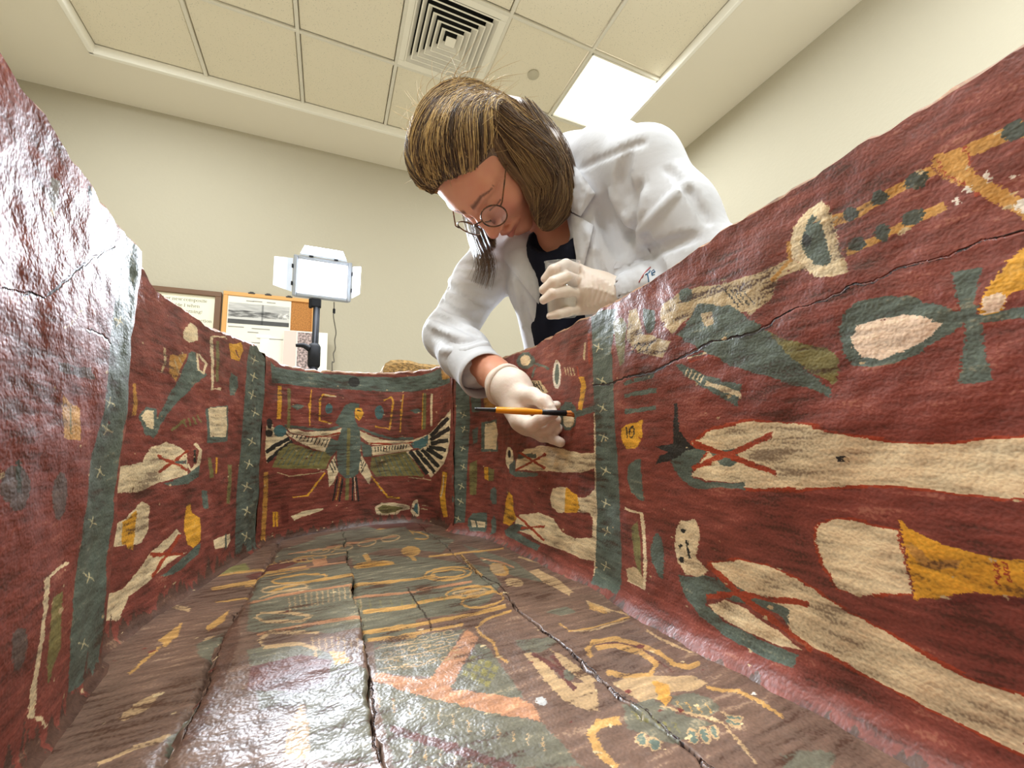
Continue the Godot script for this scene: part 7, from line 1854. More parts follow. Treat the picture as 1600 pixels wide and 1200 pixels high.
# ------------------------------------------------------------------ the conservator
# head frame: x to her left, y to the crown, z the way she faces (down into the coffin)
const HEAD_AT := Vector3(.240, 1.289, -.626)
var HEAD := Transform3D(Basis(Vector3(.34566, -.08437, .93456), Vector3(-.93569, .04409, .35006), Vector3(-.07074, -.99546, -.06371)), HEAD_AT)

func h(x: float, y: float, z: float) -> Vector3:
	return HEAD * Vector3(x, y, z)

func head_field() -> Field:
	var f := Field.new(Vector3(-.10, -.20, -.13), Vector3(.10, .145, .135), .0026)
	f.ell(Vector3(0, .042, -.010), Vector3(.072, .077, .087), .01)
	f.ell(Vector3(0, .0, .028), Vector3(.064, .085, .064), .03)
	f.ell(Vector3(0, -.062, .033), Vector3(.051, .048, .053), .03)
	f.cap(Vector3(-.01, -.102, .070), Vector3(.01, -.102, .070), .0155, .0155, .022)
	for s in [-1.0, 1.0]:
		f.ell(Vector3(s * .040, -.028, .058), Vector3(.023, .022, .024), .022)
		f.cap(Vector3(s * .014, .021, .085), Vector3(s * .046, .024, .069), .009, .008, .016)
		f.ell(Vector3(s * .032, .003, .098), Vector3(.016, .011, .014), .014, true)
		f.ell(Vector3(s * .031, .0015, .0735), Vector3(.0145, .0125, .0125), .004)
		f.cap(Vector3(s * .018, -.0035, .0855), Vector3(s * .043, -.002, .0775), .0016, .0012, .003)
		# ears
		f.ell(Vector3(s * .074, -.004, -.006), Vector3(.008, .030, .018), .008)
		f.ell(Vector3(s * .080, -.002, -.002), Vector3(.005, .018, .009), .005, true)
	# nose
	f.chain([Vector3(0, .016, .090), Vector3(0, -.008, .100), Vector3(0, -.031, .1105)], [.0075, .0080, .0100], .010)
	f.cap(Vector3(0, -.034, .1125), Vector3(0, -.036, .110), .0098, .009, .006)
	for s in [-1.0, 1.0]:
		f.ell(Vector3(s * .0125, -.0375, .099), Vector3(.0078, .0082, .0115), .006)
		f.ell(Vector3(s * .0068, -.0450, .105), Vector3(.0032, .0026, .0046), .003, true)
		f.cap(Vector3(s * .017, -.040, .092), Vector3(s * .031, -.066, .080), .0016, .0014, .006, true)
	f.cap(Vector3(0, -.047, .099), Vector3(0, -.058, .0955), .0042, .0042, .007)
	# lips
	f.chain([Vector3(-.023, -.069, .082), Vector3(-.009, -.0635, .0955), Vector3(0, -.0650, .0975), Vector3(.009, -.0635, .0955), Vector3(.023, -.069, .082)], [.003, .0056, .0052, .0056, .003], .005)
	f.chain([Vector3(-.020, -.071, .083), Vector3(0, -.0765, .0955), Vector3(.020, -.071, .083)], [.003, .0068, .003], .005)
	f.chain([Vector3(-.025, -.0695, .087), Vector3(0, -.0700, .1045), Vector3(.025, -.0695, .087)], [.0012, .0012, .0012], .003, true)
	f.cap(Vector3(-.010, -.087, .092), Vector3(.010, -.087, .092), .003, .003, .010, true)
	# jaw to neck
	f.cap(Vector3(0, -.045, -.020), Vector3(0, -.165, -.052), .050, .052, .03)
	return f

# points of her dress and limbs, in the room
var LSH := Vector3(0.463, 1.241, -0.472)
var RSH := Vector3(0.364, 1.269, -0.817)
var NB := Vector3(.425, 1.325, -.68)
var PEL := Vector3(.84, .96, -.62)
var LEL := Vector3(0.513, 1.036, -0.403)
var LWR := Vector3(0.431, 1.029, -0.515)
var REL := Vector3(0.203, 1.002, -0.736)
var RCU := Vector3(0.217, 0.9, -0.583)
var RWR := Vector3(0.234, 0.873, -0.52)

func build_person():
	var p := thing("person", "woman in a white lab coat and round glasses bending over the coffin, brush in hand", "person", Vector3(.84, 0, -.62))
	build_body(p)
	build_coat(p)
	build_gloves(p)
	build_hair(p)
	build_glasses(p)

func skin() -> StandardMaterial3D:
	var m := mat("skin", Color.WHITE, .48, 0.0, .45)
	m.vertex_color_use_as_albedo = true
	m.subsurf_scatter_enabled = true
	m.subsurf_scatter_strength = .12
	m.normal_enabled = true
	m.normal_texture = normal_texture(.06, 3, 2.0, 256, 19)
	m.normal_scale = .12
	m.uv1_triplanar = true
	m.uv1_scale = Vector3(14, 14, 14)
	return m

func build_body(p: Node3D):
	var arr := fresh()
	var hf := head_field()
	hf.mesh_into(arr, HEAD)
	var heads: int = arr[0].size()
	# neck, chest, hips, arms and legs underneath the clothes
	var f := Field.new(Vector3(.1, .04, -1.05), Vector3(1.1, 1.42, -.3), .011)
	f.cap(h(0, -.11, -.036), NB + Vector3(.01, -.01, 0), .047, .055, .02)
	f.cap(h(0, -.15, -.03), Vector3(0.418, 1.192, -0.676), .05, .05, .02)
	f.chain([LSH, NB, RSH], [.045, .06, .045], .03)
	f.chain([NB, Vector3(.52, 1.2, -.67), PEL], [.07, .105, .13], .04)
	f.chain([LSH, LEL, LWR], [.043, .034, .024], .02)
	f.chain([RSH, REL, REL.lerp(RWR, .5), RWR], [.040, .028, .030, .0245], .01)
	for s in [-1.0, 1.0]:
		var hip := PEL + Vector3(0, -.06, s * .09)
		f.chain([hip, Vector3(.83, .5, -.62 + s * .1), Vector3(.86, .1, -.62 + s * .1)], [.07, .05, .035], .03)
	f.mesh_into(arr)
	var V: PackedVector3Array = arr[0]
	var col := PackedColorArray()
	col.resize(V.size())
	var base := Color8(222, 158, 128).srgb_to_linear()
	var rosy := Color8(206, 122, 104).srgb_to_linear()
	var lip := Color8(172, 92, 84).srgb_to_linear()
	var lash := Color8(70, 44, 36).srgb_to_linear()
	var n := noise(28.0, 3, 3)
	var inv := HEAD.affine_inverse()
	for i in V.size():
		var c := base.lerp(rosy, clampf(.15 + n.get_noise_3dv(V[i]) * .25, 0, 1))
		if i < heads:
			var q := inv * V[i]
			var ax := absf(q.x)
			c = c.lerp(rosy, .55 * exp(-(Vector2(ax - .040, q.y + .030) / .018).length_squared()))
			c = c.lerp(rosy, .6 * exp(-(Vector2(q.x, q.y + .036) / .012).length_squared()))
			if q.z > .07:
				var m := Vector2(q.x / .024, (q.y + .0705) / .0105).length()
				c = c.lerp(lip, .75 * (1.0 - smoothstep(.6, 1.1, m)))
				# lash line and brow hair
				var e := absf(q.y - (-.0068 + .06 * (ax - .031) * (ax - .031) * 60.0)) / .0018
				if ax > .017 and ax < .046 and e < 1.0: c = c.lerp(lash, .9 * (1.0 - e * e))
				var by := .0265 + .1 * (ax - .014) - maxf(0, ax - .036) * .55
				var bw := .0052 * (1.0 - .55 * clampf((ax - .014) / .04, 0, 1))
				var be := absf(q.y - by) / bw
				if ax > .010 and ax < .054 and be < 1.0: c = c.lerp(lash, .8 * (1.0 - be * be))
			elif q.z > .045 and ax > .036 and ax < .056:
				var by := .0265 + .1 * (ax - .014) - (ax - .036) * .55
				var be := absf(q.y - by) / .0036
				if be < 1.0: c = c.lerp(lash, .7 * (1.0 - be * be))
		col[i] = c
	part("body", net_mesh(arr, col), skin(), p)
	# clothes below: dark top, trousers, shoes
	var navy := mat("navy_knit", Color8(22, 24, 38), .85, 0, .3)
	var sf := Field.new(Vector3(.22, .85, -1.0), Vector3(1.02, 1.38, -.38), .009)
	sf.chain([NB + Vector3(.0, -.06, 0), Vector3(0.42, 1.167, -0.652), Vector3(0.435, 0.999, -0.682), PEL + Vector3(-.06, .0, 0)], [.052, .070, .072, .13], .04)
	sf.cap(NB + Vector3(-.01, -.035, 0), LSH.lerp(NB, .5), .058, .052, .02)
	sf.cap(NB + Vector3(-.01, -.035, 0), RSH.lerp(NB, .5), .058, .052, .02)
	sf.cap(h(0, -.10, -.03), h(0, -.185, -.035), .060, .070, .012, true)
	sf.cap(h(0, -.12, .02), h(0, -.165, .0), .05, .05, .012, true)
	sf.ell(Vector3(0.374, 1.194, -0.619), Vector3(.05, .05, .05), .012, true)
	arr = fresh()
	sf.mesh_into(arr)
	part("dark_top", net_mesh(arr), navy, p)
	var tr := Field.new(Vector3(.66, .06, -.86), Vector3(1.02, 1.08, -.38), .012)
	var sh := Field.new(Vector3(.6, 0, -.84), Vector3(1.0, .13, -.4), .008)
	for s in [-1.0, 1.0]:
		var z: float = -.62 + s * .1
		tr.chain([PEL + Vector3(0, -.04, s * .05), PEL + Vector3(0, -.14, s * .08), Vector3(.83, .5, z), Vector3(.86, .085, z)], [.10, .09, .075, .06], .03)
		sh.chain([Vector3(.89, .045, z), Vector3(.82, .042, z), Vector3(.70, .032, z)], [.042, .04, .03], .02)
	arr = fresh()
	tr.mesh_into(arr)
	part("trousers", net_mesh(arr), mat("dark_trousers", Color8(40, 42, 50), .8), p)
	arr = fresh()
	sh.mesh_into(arr)
	part("shoes", net_mesh(arr), mat("black_shoes", Color8(28, 28, 30), .5), p)

func build_coat(p: Node3D):
	var white := mat("lab_coat_cotton", Color8(216, 217, 222), .8, 0, .3)
	white.normal_enabled = true
	white.normal_texture = normal_texture(.02, 4, 5.0, 512, 23)
	white.normal_scale = .22
	white.uv1_triplanar = true
	white.uv1_scale = Vector3(3.5, 3.5, 3.5)
	var f := Field.new(Vector3(.10, .80, -1.04), Vector3(1.06, 1.42, -.30), .0056)
	# yoke and shoulders
	f.chain([LSH, Vector3(0.462, 1.307, -0.556), Vector3(0.449, 1.336, -0.668), RSH], [.058, .066, .07, .058], .03)
	f.cap(Vector3(0.48, 1.272, -0.564), Vector3(0.477, 1.216, -0.497), .07, .05, .03)
	# left breast and side, down behind the coffin
	f.chain([Vector3(0.448, 1.243, -0.594), Vector3(0.48, 1.137, -0.607), Vector3(0.512, 1.003, -0.624)], [.072, .078, .09], .03)
	f.chain([Vector3(0.489, 1.206, -0.537), Vector3(0.503, 1.091, -0.548), Vector3(0.537, 0.968, -0.574)], [.05, .058, .08], .03)
	# right breast and its hanging front edge
	f.chain([Vector3(0.37, 1.192, -0.726), Vector3(0.364, 1.105, -0.703), Vector3(0.384, 0.979, -0.697)], [.050, .040, .034], .025)
	f.chain([Vector3(0.374, 1.22, -0.786), Vector3(0.378, 1.126, -0.754), Vector3(0.408, 0.97, -0.743)], [.05, .030, .034], .02)
	# back, arching to the hips, and skirt of the coat
	f.chain([Vector3(0.467, 1.335, -0.671), Vector3(.56, 1.24, -.68), Vector3(.70, 1.12, -.64), PEL], [.09, .13, .15, .17], .05)
	f.cap(PEL, Vector3(.84, .78, -.62), .17, .19, .03)
	# the open front
	f.chain([Vector3(0.383, 1.203, -0.624), Vector3(0.372, 1.137, -0.617), Vector3(0.378, 1.074, -0.613), Vector3(0.389, 0.945, -0.622)], [.030, .031, .022, .012], .008, true)
	f.chain([Vector3(0.401, 1.191, -0.667), Vector3(0.406, 1.094, -0.658), Vector3(0.416, 0.955, -0.664)], [.026, .020, .012], .008, true)
	f.cap(h(0, -.09, -.03), h(0, -.19, -.055), .064, .056, .012, true)
	# sleeves
	f.chain([LSH, LSH.lerp(LEL, .5), LEL], [.058, .059, .053], .025)
	f.chain([LEL, LEL.lerp(LWR, .45), LEL.lerp(LWR, .86)], [.053, .046, .038], .02)
	f.chain([RSH, RSH.lerp(REL, .5), REL], [.058, .053, .045], .025)
	f.chain([REL, REL.lerp(RCU, .5), REL.lerp(RCU, .78)], [.045, .042, .038], .02)
	f.cap(LEL.lerp(LWR, .80), LWR, .030, .030, .006, true)
	# folds: grooves and ridges run along the cloth
	var look := (HEAD_AT - Vector3(0, EYE, 0)).normalized()
	var folds := [
		[[Vector3(0.364, 1.149, -0.447), Vector3(0.381, 1.116, -0.445), Vector3(0.398, 1.09, -0.441)], .010, true], [[Vector3(0.356, 1.14, -0.452), Vector3(0.367, 1.11, -0.452), Vector3(0.384, 1.072, -0.45)], .011, true],
		[[Vector3(0.37, 1.136, -0.391), Vector3(0.368, 1.098, -0.398), Vector3(0.365, 1.072, -0.403)], .009, true], [[Vector3(0.346, 1.041, -0.361), Vector3(0.354, 1.019, -0.361), Vector3(0.364, 0.996, -0.36)], .010, true],
		[[Vector3(0.391, 1.104, -0.331), Vector3(0.37, 1.081, -0.344), Vector3(0.342, 1.049, -0.361)], .007, false], 
		[[Vector3(0.373, 1.158, -0.442), Vector3(0.389, 1.125, -0.439), Vector3(0.403, 1.111, -0.435)], .008, false], [[Vector3(0.383, 1.127, -0.387), Vector3(0.379, 1.093, -0.394)], .007, false],
		[[Vector3(0.135, 0.987, -0.575), Vector3(0.164, 0.974, -0.564), Vector3(0.195, 0.959, -0.552)], .007, true], [[Vector3(0.132, 0.974, -0.579), Vector3(0.16, 0.958, -0.568), Vector3(0.187, 0.946, -0.558)], .007, false], [[Vector3(0.136, 0.959, -0.579), Vector3(0.157, 0.946, -0.572), Vector3(0.176, 0.926, -0.566)], .006, true],
		[[Vector3(0.146, 1.03, -0.564), Vector3(0.176, 1.013, -0.553), Vector3(0.215, 0.998, -0.537)], .006, true], [[Vector3(0.15, 1.019, -0.563), Vector3(0.185, 1.001, -0.55)], .006, false], [[Vector3(0.13, 0.903, -0.48), Vector3(0.147, 0.902, -0.472), Vector3(0.168, 0.908, -0.462)], .006, true],
		[[Vector3(0.124, 0.912, -0.481), Vector3(0.152, 0.911, -0.468), Vector3(0.174, 0.918, -0.457)], .006, false], [[Vector3(0.14, 0.883, -0.478), Vector3(0.159, 0.888, -0.469), Vector3(0.178, 0.901, -0.458)], .005, true],
		[[Vector3(0.296, 1.038, -0.605), Vector3(0.308, 0.999, -0.606), Vector3(0.329, 0.977, -0.6)], .007, true], [[Vector3(0.286, 1.071, -0.605), Vector3(0.296, 1.027, -0.607)], .007, false], [[Vector3(0.187, 1.096, -0.646), Vector3(0.24, 1.072, -0.625), Vector3(0.26, 1.082, -0.615)], .007, true],
		[[Vector3(0.153, 1.068, -0.555), Vector3(0.183, 1.06, -0.542), Vector3(0.218, 1.063, -0.526)], .008, true], [[Vector3(0.145, 1.043, -0.562), Vector3(0.173, 1.029, -0.551), Vector3(0.206, 1.022, -0.538)], .007, false], [[Vector3(0.141, 1.008, -0.569), Vector3(0.168, 0.991, -0.56), Vector3(0.2, 0.98, -0.547)], .008, true], [[Vector3(0.15, 0.871, -0.475), Vector3(0.164, 0.878, -0.468), Vector3(0.181, 0.892, -0.458)], .006, false],
		[[Vector3(0.372, 1.126, -0.336), Vector3(0.397, 1.096, -0.33), Vector3(0.419, 1.06, -0.325)], .006, true], [[Vector3(0.343, 1.02, -0.366), Vector3(0.368, 1.03, -0.353), Vector3(0.403, 1.042, -0.335)], .008, true], [[Vector3(0.386, 1.214, -0.427), Vector3(0.384, 1.176, -0.434), Vector3(0.396, 1.139, -0.434)], .010, true], [[Vector3(0.341, 1.103, -0.464), Vector3(0.353, 1.066, -0.465), Vector3(0.359, 1.028, -0.468)], .007, false],
		[[Vector3(0.326, 1.195, -0.457), Vector3(0.351, 1.206, -0.444), Vector3(0.394, 1.225, -0.422), Vector3(0.411, 1.23, -0.414)], .005, true], [[Vector3(0.351, 1.07, -0.465), Vector3(0.365, 1.028, -0.465), Vector3(0.374, 1, -0.465)], .006, true]]
	var eye := Vector3(0, EYE, 0)
	for d in folds:
		var line := spline(d[0], 6)
		var pts := []
		for q in line: pts.append(f.meet(q, (q - eye).normalized()))
		var r: float = d[1] * .9
		for i in pts.size(): 
			# sunk or raised by half its width in the middle, running out at both ends
			var e := .1 + .8 * sin(PI * clampf(float(i) / (pts.size() - 1), .04, .96))
			pts[i] += (pts[i] - eye).normalized() * (r * (e - 1.0) if d[2] else r * (1.0 - e))
		for i in pts.size() - 1:
			if pts[i].distance_to(pts[i + 1]) < .05: f.cap(pts[i], pts[i + 1], r, r, r * 1.1, d[2])
	var arr := fresh()
	f.mesh_into(arr)
	# the skirt of the coat down to the knees
	var low := Field.new(Vector3(.58, .46, -.90), Vector3(1.10, 1.12, -.36), .012)
	low.chain([PEL + Vector3(-.02, .02, 0), PEL + Vector3(0, -.1, .05), Vector3(.83, .58, -.57)], [.165, .165, .17], .05)
	low.chain([PEL + Vector3(0, -.1, -.05), Vector3(.83, .58, -.67)], [.165, .17], .05)
	low.mesh_into(arr)
	var coat := part("lab_coat", net_mesh(arr), white, p)
	# open end of the sleeve, with its hem
	var cst := begin()
	var cax := (RCU - REL).normalized()
	var cl := REL.distance_to(RCU)
	cst.set_smooth_group(0)
	lathe(cst, REL, Basis(Quaternion(Vector3.UP, cax)), [Vector2(.0400, cl * .50), Vector2(.0405, cl * .66), Vector2(.0392, cl * .84), Vector2(.0388, cl * .93), Vector2(.0394, cl * .94), Vector2(.0390, cl * 1.0), Vector2(.0375, cl * 1.005), Vector2(.0362, cl * .98), Vector2(.0355, cl * .86), Vector2(.030, cl * .80)], 40)
	part("sleeve_cuff", done(cst), white, coat)
	# collar and lapels: cloth flaps lying on the coat
	var flaps := {
		"collar": [[Vector3(0.346, 1.299, -0.543), Vector3(0.356, 1.286, -0.54), Vector3(0.38, 1.255, -0.534), Vector3(0.407, 1.216, -0.528), Vector3(0.385, 1.176, -0.544), Vector3(0.37, 1.185, -0.549), Vector3(0.36, 1.221, -0.549), Vector3(0.351, 1.262, -0.546)]],
		"lapel": [[Vector3(0.369, 1.184, -0.55), Vector3(0.386, 1.175, -0.544), Vector3(0.405, 1.162, -0.537), Vector3(0.399, 1.127, -0.545), Vector3(0.391, 1.089, -0.555), Vector3(0.382, 1.098, -0.558), Vector3(0.375, 1.133, -0.555)], [Vector3(0.265, 1.111, -0.608), Vector3(0.285, 1.125, -0.597), Vector3(0.303, 1.129, -0.589), Vector3(0.318, 1.091, -0.587), Vector3(0.329, 1.05, -0.589), Vector3(0.323, 1.03, -0.594), Vector3(0.298, 1.064, -0.6)]],
		"pocket": [[Vector3(0.375, 1.048, -0.458), Vector3(0.379, 1.056, -0.455), Vector3(0.398, 1.062, -0.445), Vector3(0.421, 1.073, -0.433), Vector3(0.43, 1.059, -0.431), Vector3(0.438, 1.025, -0.432), Vector3(0.413, 1.015, -0.446), Vector3(0.384, 1.007, -0.46)]],
	}
	for kind in flaps:
		for poly in flaps[kind]:
			var deep: float = {"collar": .017, "lapel": .012, "pocket": .003}[kind]
			var m := draped(f, poly, deep)
			part(kind, m, white, coat)
	# welt of the pocket and the woven badge above it
	part("pocket_welt", draped(f, [Vector3(0.376, 1.046, -0.457), Vector3(0.379, 1.057, -0.454), Vector3(0.398, 1.063, -0.445), Vector3(0.421, 1.074, -0.433), Vector3(0.425, 1.066, -0.432), Vector3(0.401, 1.054, -0.445), Vector3(0.383, 1.047, -0.454)], .0045), white, coat)
	var blue := mat("badge_blue", Color8(24, 96, 140), .7)
	var red := mat("badge_red", Color8(196, 110, 112), .7)
	var marks := [["badge_letter", blue, [Vector3(0.419, 1.036, -0.439), Vector3(0.424, 1.039, -0.437), Vector3(0.426, 1.042, -0.436)], .0008], ["badge_letter", blue, [Vector3(0.422, 1.038, -0.438), Vector3(0.423, 1.031, -0.438), Vector3(0.424, 1.025, -0.439)], .0008], ["badge_letter", blue, [Vector3(0.428, 1.038, -0.435), Vector3(0.432, 1.04, -0.433), Vector3(0.43, 1.043, -0.433), Vector3(0.427, 1.04, -0.435), Vector3(0.428, 1.035, -0.435), Vector3(0.432, 1.036, -0.434)], .0008],
		["badge_arc", red, [Vector3(0.411, 1.025, -0.445), Vector3(0.416, 1.035, -0.441), Vector3(0.421, 1.042, -0.438), Vector3(0.426, 1.047, -0.435)], .0009]]
	for mk in marks:
		var st := begin()
		var pts := []
		for q in mk[2]:
			var dir: Vector3 = (q - Vector3(0, EYE, 0)).normalized()
			pts.append(f.meet(q, dir) - dir * .004)
		tube(st, pts, spread([mk[3], mk[3]], pts.size()), 6)
		part(mk[0], done(st), mk[1], coat)
	# button on the right front edge
	var bq := f.meet(Vector3(0.326, 1.034, -0.592), look)
	var st := begin()
	lathe(st, bq - look * .002, Basis(Quaternion(Vector3.UP, -look)), [Vector2(0, .004), Vector2(.005, .004), Vector2(.0065, .002), Vector2(.0065, -.002), Vector2(0, -.002)], 16)
	part("button", done(st), mat("button_grey", Color8(176, 176, 160), .4), coat)

# a flat flap of cloth with thickness, laid over the field along the direction from in front of it
func draped(f: Field, poly: Array, deep: float) -> ArrayMesh:
	var flat := PackedVector2Array()
	var eye := Vector3(0, EYE, 0)
	var mid := Vector3.ZERO
	for q in poly: mid += q
	mid /= poly.size()
	var look: Vector3 = (mid - eye).normalized()
	var x := look.cross(Vector3.UP).normalized()
	var y := x.cross(look)
	for q in poly: flat.append(Vector2((q - mid).dot(x), (q - mid).dot(y)))
	# a fine grid of points inside the outline, each set down on the cloth
	var lo := flat[0]
	var hi := flat[0]
	for q in flat:
		lo = lo.min(q)
		hi = hi.max(q)
	var step := .004
	var edge := PackedVector2Array()
	for i in flat.size():
		var a := flat[i]
		var b := flat[(i + 1) % flat.size()]
		var n := maxi(1, int(a.distance_to(b) / step))
		for k in n: edge.append(a.lerp(b, float(k) / n))
	var all := edge.duplicate()
	for i in int((hi.x - lo.x) / step) + 1:
		for j in int((hi.y - lo.y) / step) + 1:
			var q := lo + Vector2(i + .5 * (j % 2), j) * step
			if Geometry2D.is_point_in_polygon(q, flat):
				var ok := true
				for e in edge:
					if e.distance_squared_to(q) < step * step * .3: ok = false
				if ok: all.append(q)
	var idx := Geometry2D.triangulate_delaunay(all)
	var top := []
	var under := []
	for q in all:
		var w := mid + x * q.x + y * q.y
		var dir := (w - eye).normalized()
		var s := f.meet(w, dir)
		var e := 1e9
		for k in edge: e = minf(e, k.distance_to(q))
		# distances measured on the near outline; true thickness on the cloth
		top.append(s - dir * (deep * (.72 + .28 * smoothstep(0, .008, e))))
		under.append(s + dir * .004)
	# even out the depth so the flap does not follow every fold
	var avg := 0.0
	for t in top: avg += (t - eye).length()
	avg /= top.size()
	for i in top.size():
		var l: float = (top[i] - eye).length()
		if l > avg + .05:
			top[i] = eye + (top[i] - eye).normalized() * (avg + .05)
			under[i] = top[i] + (top[i] - eye).normalized() * .006
	var st := begin()
	st.set_smooth_group(0)
	for k in range(0, idx.size(), 3):
		var c := (all[idx[k]] + all[idx[k + 1]] + all[idx[k + 2]]) / 3.0
		if not Geometry2D.is_point_in_polygon(c, flat): continue
		tri(st, top[idx[k]], top[idx[k + 1]], top[idx[k + 2]], -look)
	st.set_smooth_group(1)
	var ne := edge.size()
	for i in ne:
		var j := (i + 1) % ne
		var n := x * (edge[i].x + edge[j].x) + y * (edge[i].y + edge[j].y)
		quad(st, top[i], top[j], under[j], under[i], n)
	return done(st)

func build_gloves(p: Node3D):
	var latex := mat("latex_glove", Color8(232, 214, 198), .5, 0, .5)
	latex.subsurf_scatter_enabled = true
	latex.subsurf_scatter_strength = .1
	latex.normal_enabled = true
	latex.normal_texture = normal_texture(.035, 4, 4.0, 256, 41)
	latex.normal_scale = .28
	latex.uv1_triplanar = true
	latex.uv1_scale = Vector3(12, 12, 12)
	# her right hand, holding the brush
	var f := Field.new(Vector3(0.243, 0.835, -0.472) - Vector3(.10, .08, .10), Vector3(0.243, 0.835, -0.472) + Vector3(.09, .08, .09), .0022)
	var W := RWR
	f.chain([W.lerp(RCU, .26), W, Vector3(0.242, 0.849, -0.506)], [.0285, .0262, .026], .012)
	# back of the hand out to the knuckles
	var mi := Vector3(0.23, 0.828, -0.49)
	var mm := Vector3(0.238, 0.823, -0.497)
	var mr := Vector3(0.248, 0.817, -0.501)
	var mp := Vector3(0.259, 0.815, -0.508)
	for k in [[mi, .0140], [mm, .0130], [mr, .0115], [mp, .0100]]:
		f.cap(W + Vector3(0, -.002, 0), k[0], .0185, k[1], .010)
	# thumb: over the top, its tip on the ferrule
	f.chain([Vector3(0.235, 0.86, -0.496), Vector3(0.241, 0.857, -0.47), Vector3(0.245, 0.847, -0.447), Vector3(0.248, 0.839, -0.438)], [.0150, .0105, .0088, .0070], .006)
	# forefinger: bent under the brush, tip against it
	f.chain([mi, Vector3(0.231, 0.819, -0.456), Vector3(0.238, 0.826, -0.439), Vector3(0.25, 0.831, -0.434)], [.0120, .0094, .0084, .0068], .003)
	# middle finger behind it
	f.chain([mm, Vector3(0.248, 0.812, -0.471), Vector3(0.255, 0.815, -0.456), Vector3(0.26, 0.824, -0.445)], [.0108, .0088, .0080, .0066], .0022)
	# ring finger curled inside, little finger stretched along the wall
	f.chain([mr, Vector3(0.257, 0.805, -0.479), Vector3(0.264, 0.806, -0.466), Vector3(0.266, 0.814, -0.451)], [.0100, .0082, .0074, .0060], .0022)
	f.chain([mp, Vector3(0.261, 0.805, -0.48), Vector3(0.261, 0.801, -0.458), Vector3(0.264, 0.796, -0.444)], [.0092, .0076, .0070, .0062], .0022)
	f.cap(Vector3(0.233, 0.815, -0.441), Vector3(0.248, 0.826, -0.427), .0012, .0010, .0022, true)
	# loose tip of the glove beyond the brush
	f.chain([Vector3(0.257, 0.842, -0.45), Vector3(0.261, 0.843, -0.443)], [.0062, .0052], .003)
	# creases in the rubber at the bends
	f.cap(Vector3(0.23, 0.837, -0.444), Vector3(0.228, 0.828, -0.458), .0012, .0012, .003, true)
	for k in [[Vector3(0.228, 0.819, -0.437), Vector3(0.234, 0.813, -0.446)], [Vector3(0.234, 0.846, -0.43), Vector3(0.237, 0.85, -0.428)]]: f.cap(k[0], k[1], .0010, .0010, .003, true)
	var arr := fresh()
	f.mesh_into(arr)
	var g := part("glove", net_mesh(arr), latex, p)
	var st := begin()
	var ax := (W - RCU).normalized()
	var rc := W.lerp(RCU, .24)
	var bs := Basis(Quaternion(Vector3.UP, ax))
	lathe(st, rc, bs, [Vector2(.0275, -.003), Vector2(.0305, -.0045), Vector2(.0322, -.002), Vector2(.0322, .002), Vector2(.0300, .005), Vector2(.0270, .004)], 32)
	part("rolled_cuff", done(st), latex, g)
	# little fingernail showing through the rubber
	# her left hand, closed round the cup
	f = Field.new(Vector3(0.378, 1.046, -0.551) - Vector3(.11, .075, .10), Vector3(0.378, 1.046, -0.551) + Vector3(.10, .075, .09), .0024)
	var kn := [Vector3(0.38, 1.084, -0.554), Vector3(0.384, 1.061, -0.551), Vector3(0.384, 1.04, -0.555), Vector3(0.378, 1.018, -0.56)]
	var wr := LWR
	f.chain([wr.lerp(LEL, .16), wr, wr.lerp(kn[1], .3)], [.027, .0255, .026], .012)
	for k in 4: f.cap(wr + Vector3(0, .010 - k * .006, 0), kn[k], .0175, .0115, .012)
	f.cap(Vector3(0.407, 1.05, -0.537), Vector3(0.387, 1.045, -0.546), .026, .022, .012)
	f.chain([kn[0], Vector3(0.344, 1.08, -0.535), Vector3(0.317, 1.066, -0.532), Vector3(0.309, 1.055, -0.544)], [.0110, .0098, .0086, .0068], .0025)
	f.chain([kn[1], Vector3(0.341, 1.058, -0.532), Vector3(0.314, 1.044, -0.528), Vector3(0.302, 1.034, -0.539)], [.0112, .0100, .0090, .0070], .0025)
	f.chain([kn[2], Vector3(0.342, 1.035, -0.535), Vector3(0.314, 1.026, -0.53), Vector3(0.303, 1.018, -0.541)], [.0108, .0095, .0084, .0068], .0025)
	f.chain([kn[3], Vector3(0.348, 1.005, -0.545), Vector3(0.328, 0.997, -0.54), Vector3(0.315, 0.994, -0.544)], [.0105, .0085, .0074, .0058], .0025)
	# thumb round the far side of the cup
	f.chain([Vector3(0.406, 1.067, -0.552), Vector3(0.399, 1.094, -0.578), Vector3(0.376, 1.092, -0.591), Vector3(0.35, 1.079, -0.592)], [.014, .0105, .009, .007], .004)
	# wrinkles of loose rubber from the knuckles to the wrist
	for k in 7:
		var x := 912.0 + k * 7.0
		var eye := Vector3(0, EYE, 0)
		var a := wrinkle_point(f, k, 0)
		var b := wrinkle_point(f, k, 1)
		var c := wrinkle_point(f, k, 2)
		f.cap(a, b, .0014, .0016, .0035)
		f.cap(b, c, .0016, .0010, .0035)
	arr = fresh()
	f.mesh_into(arr)
	part("glove", net_mesh(arr), latex, p)

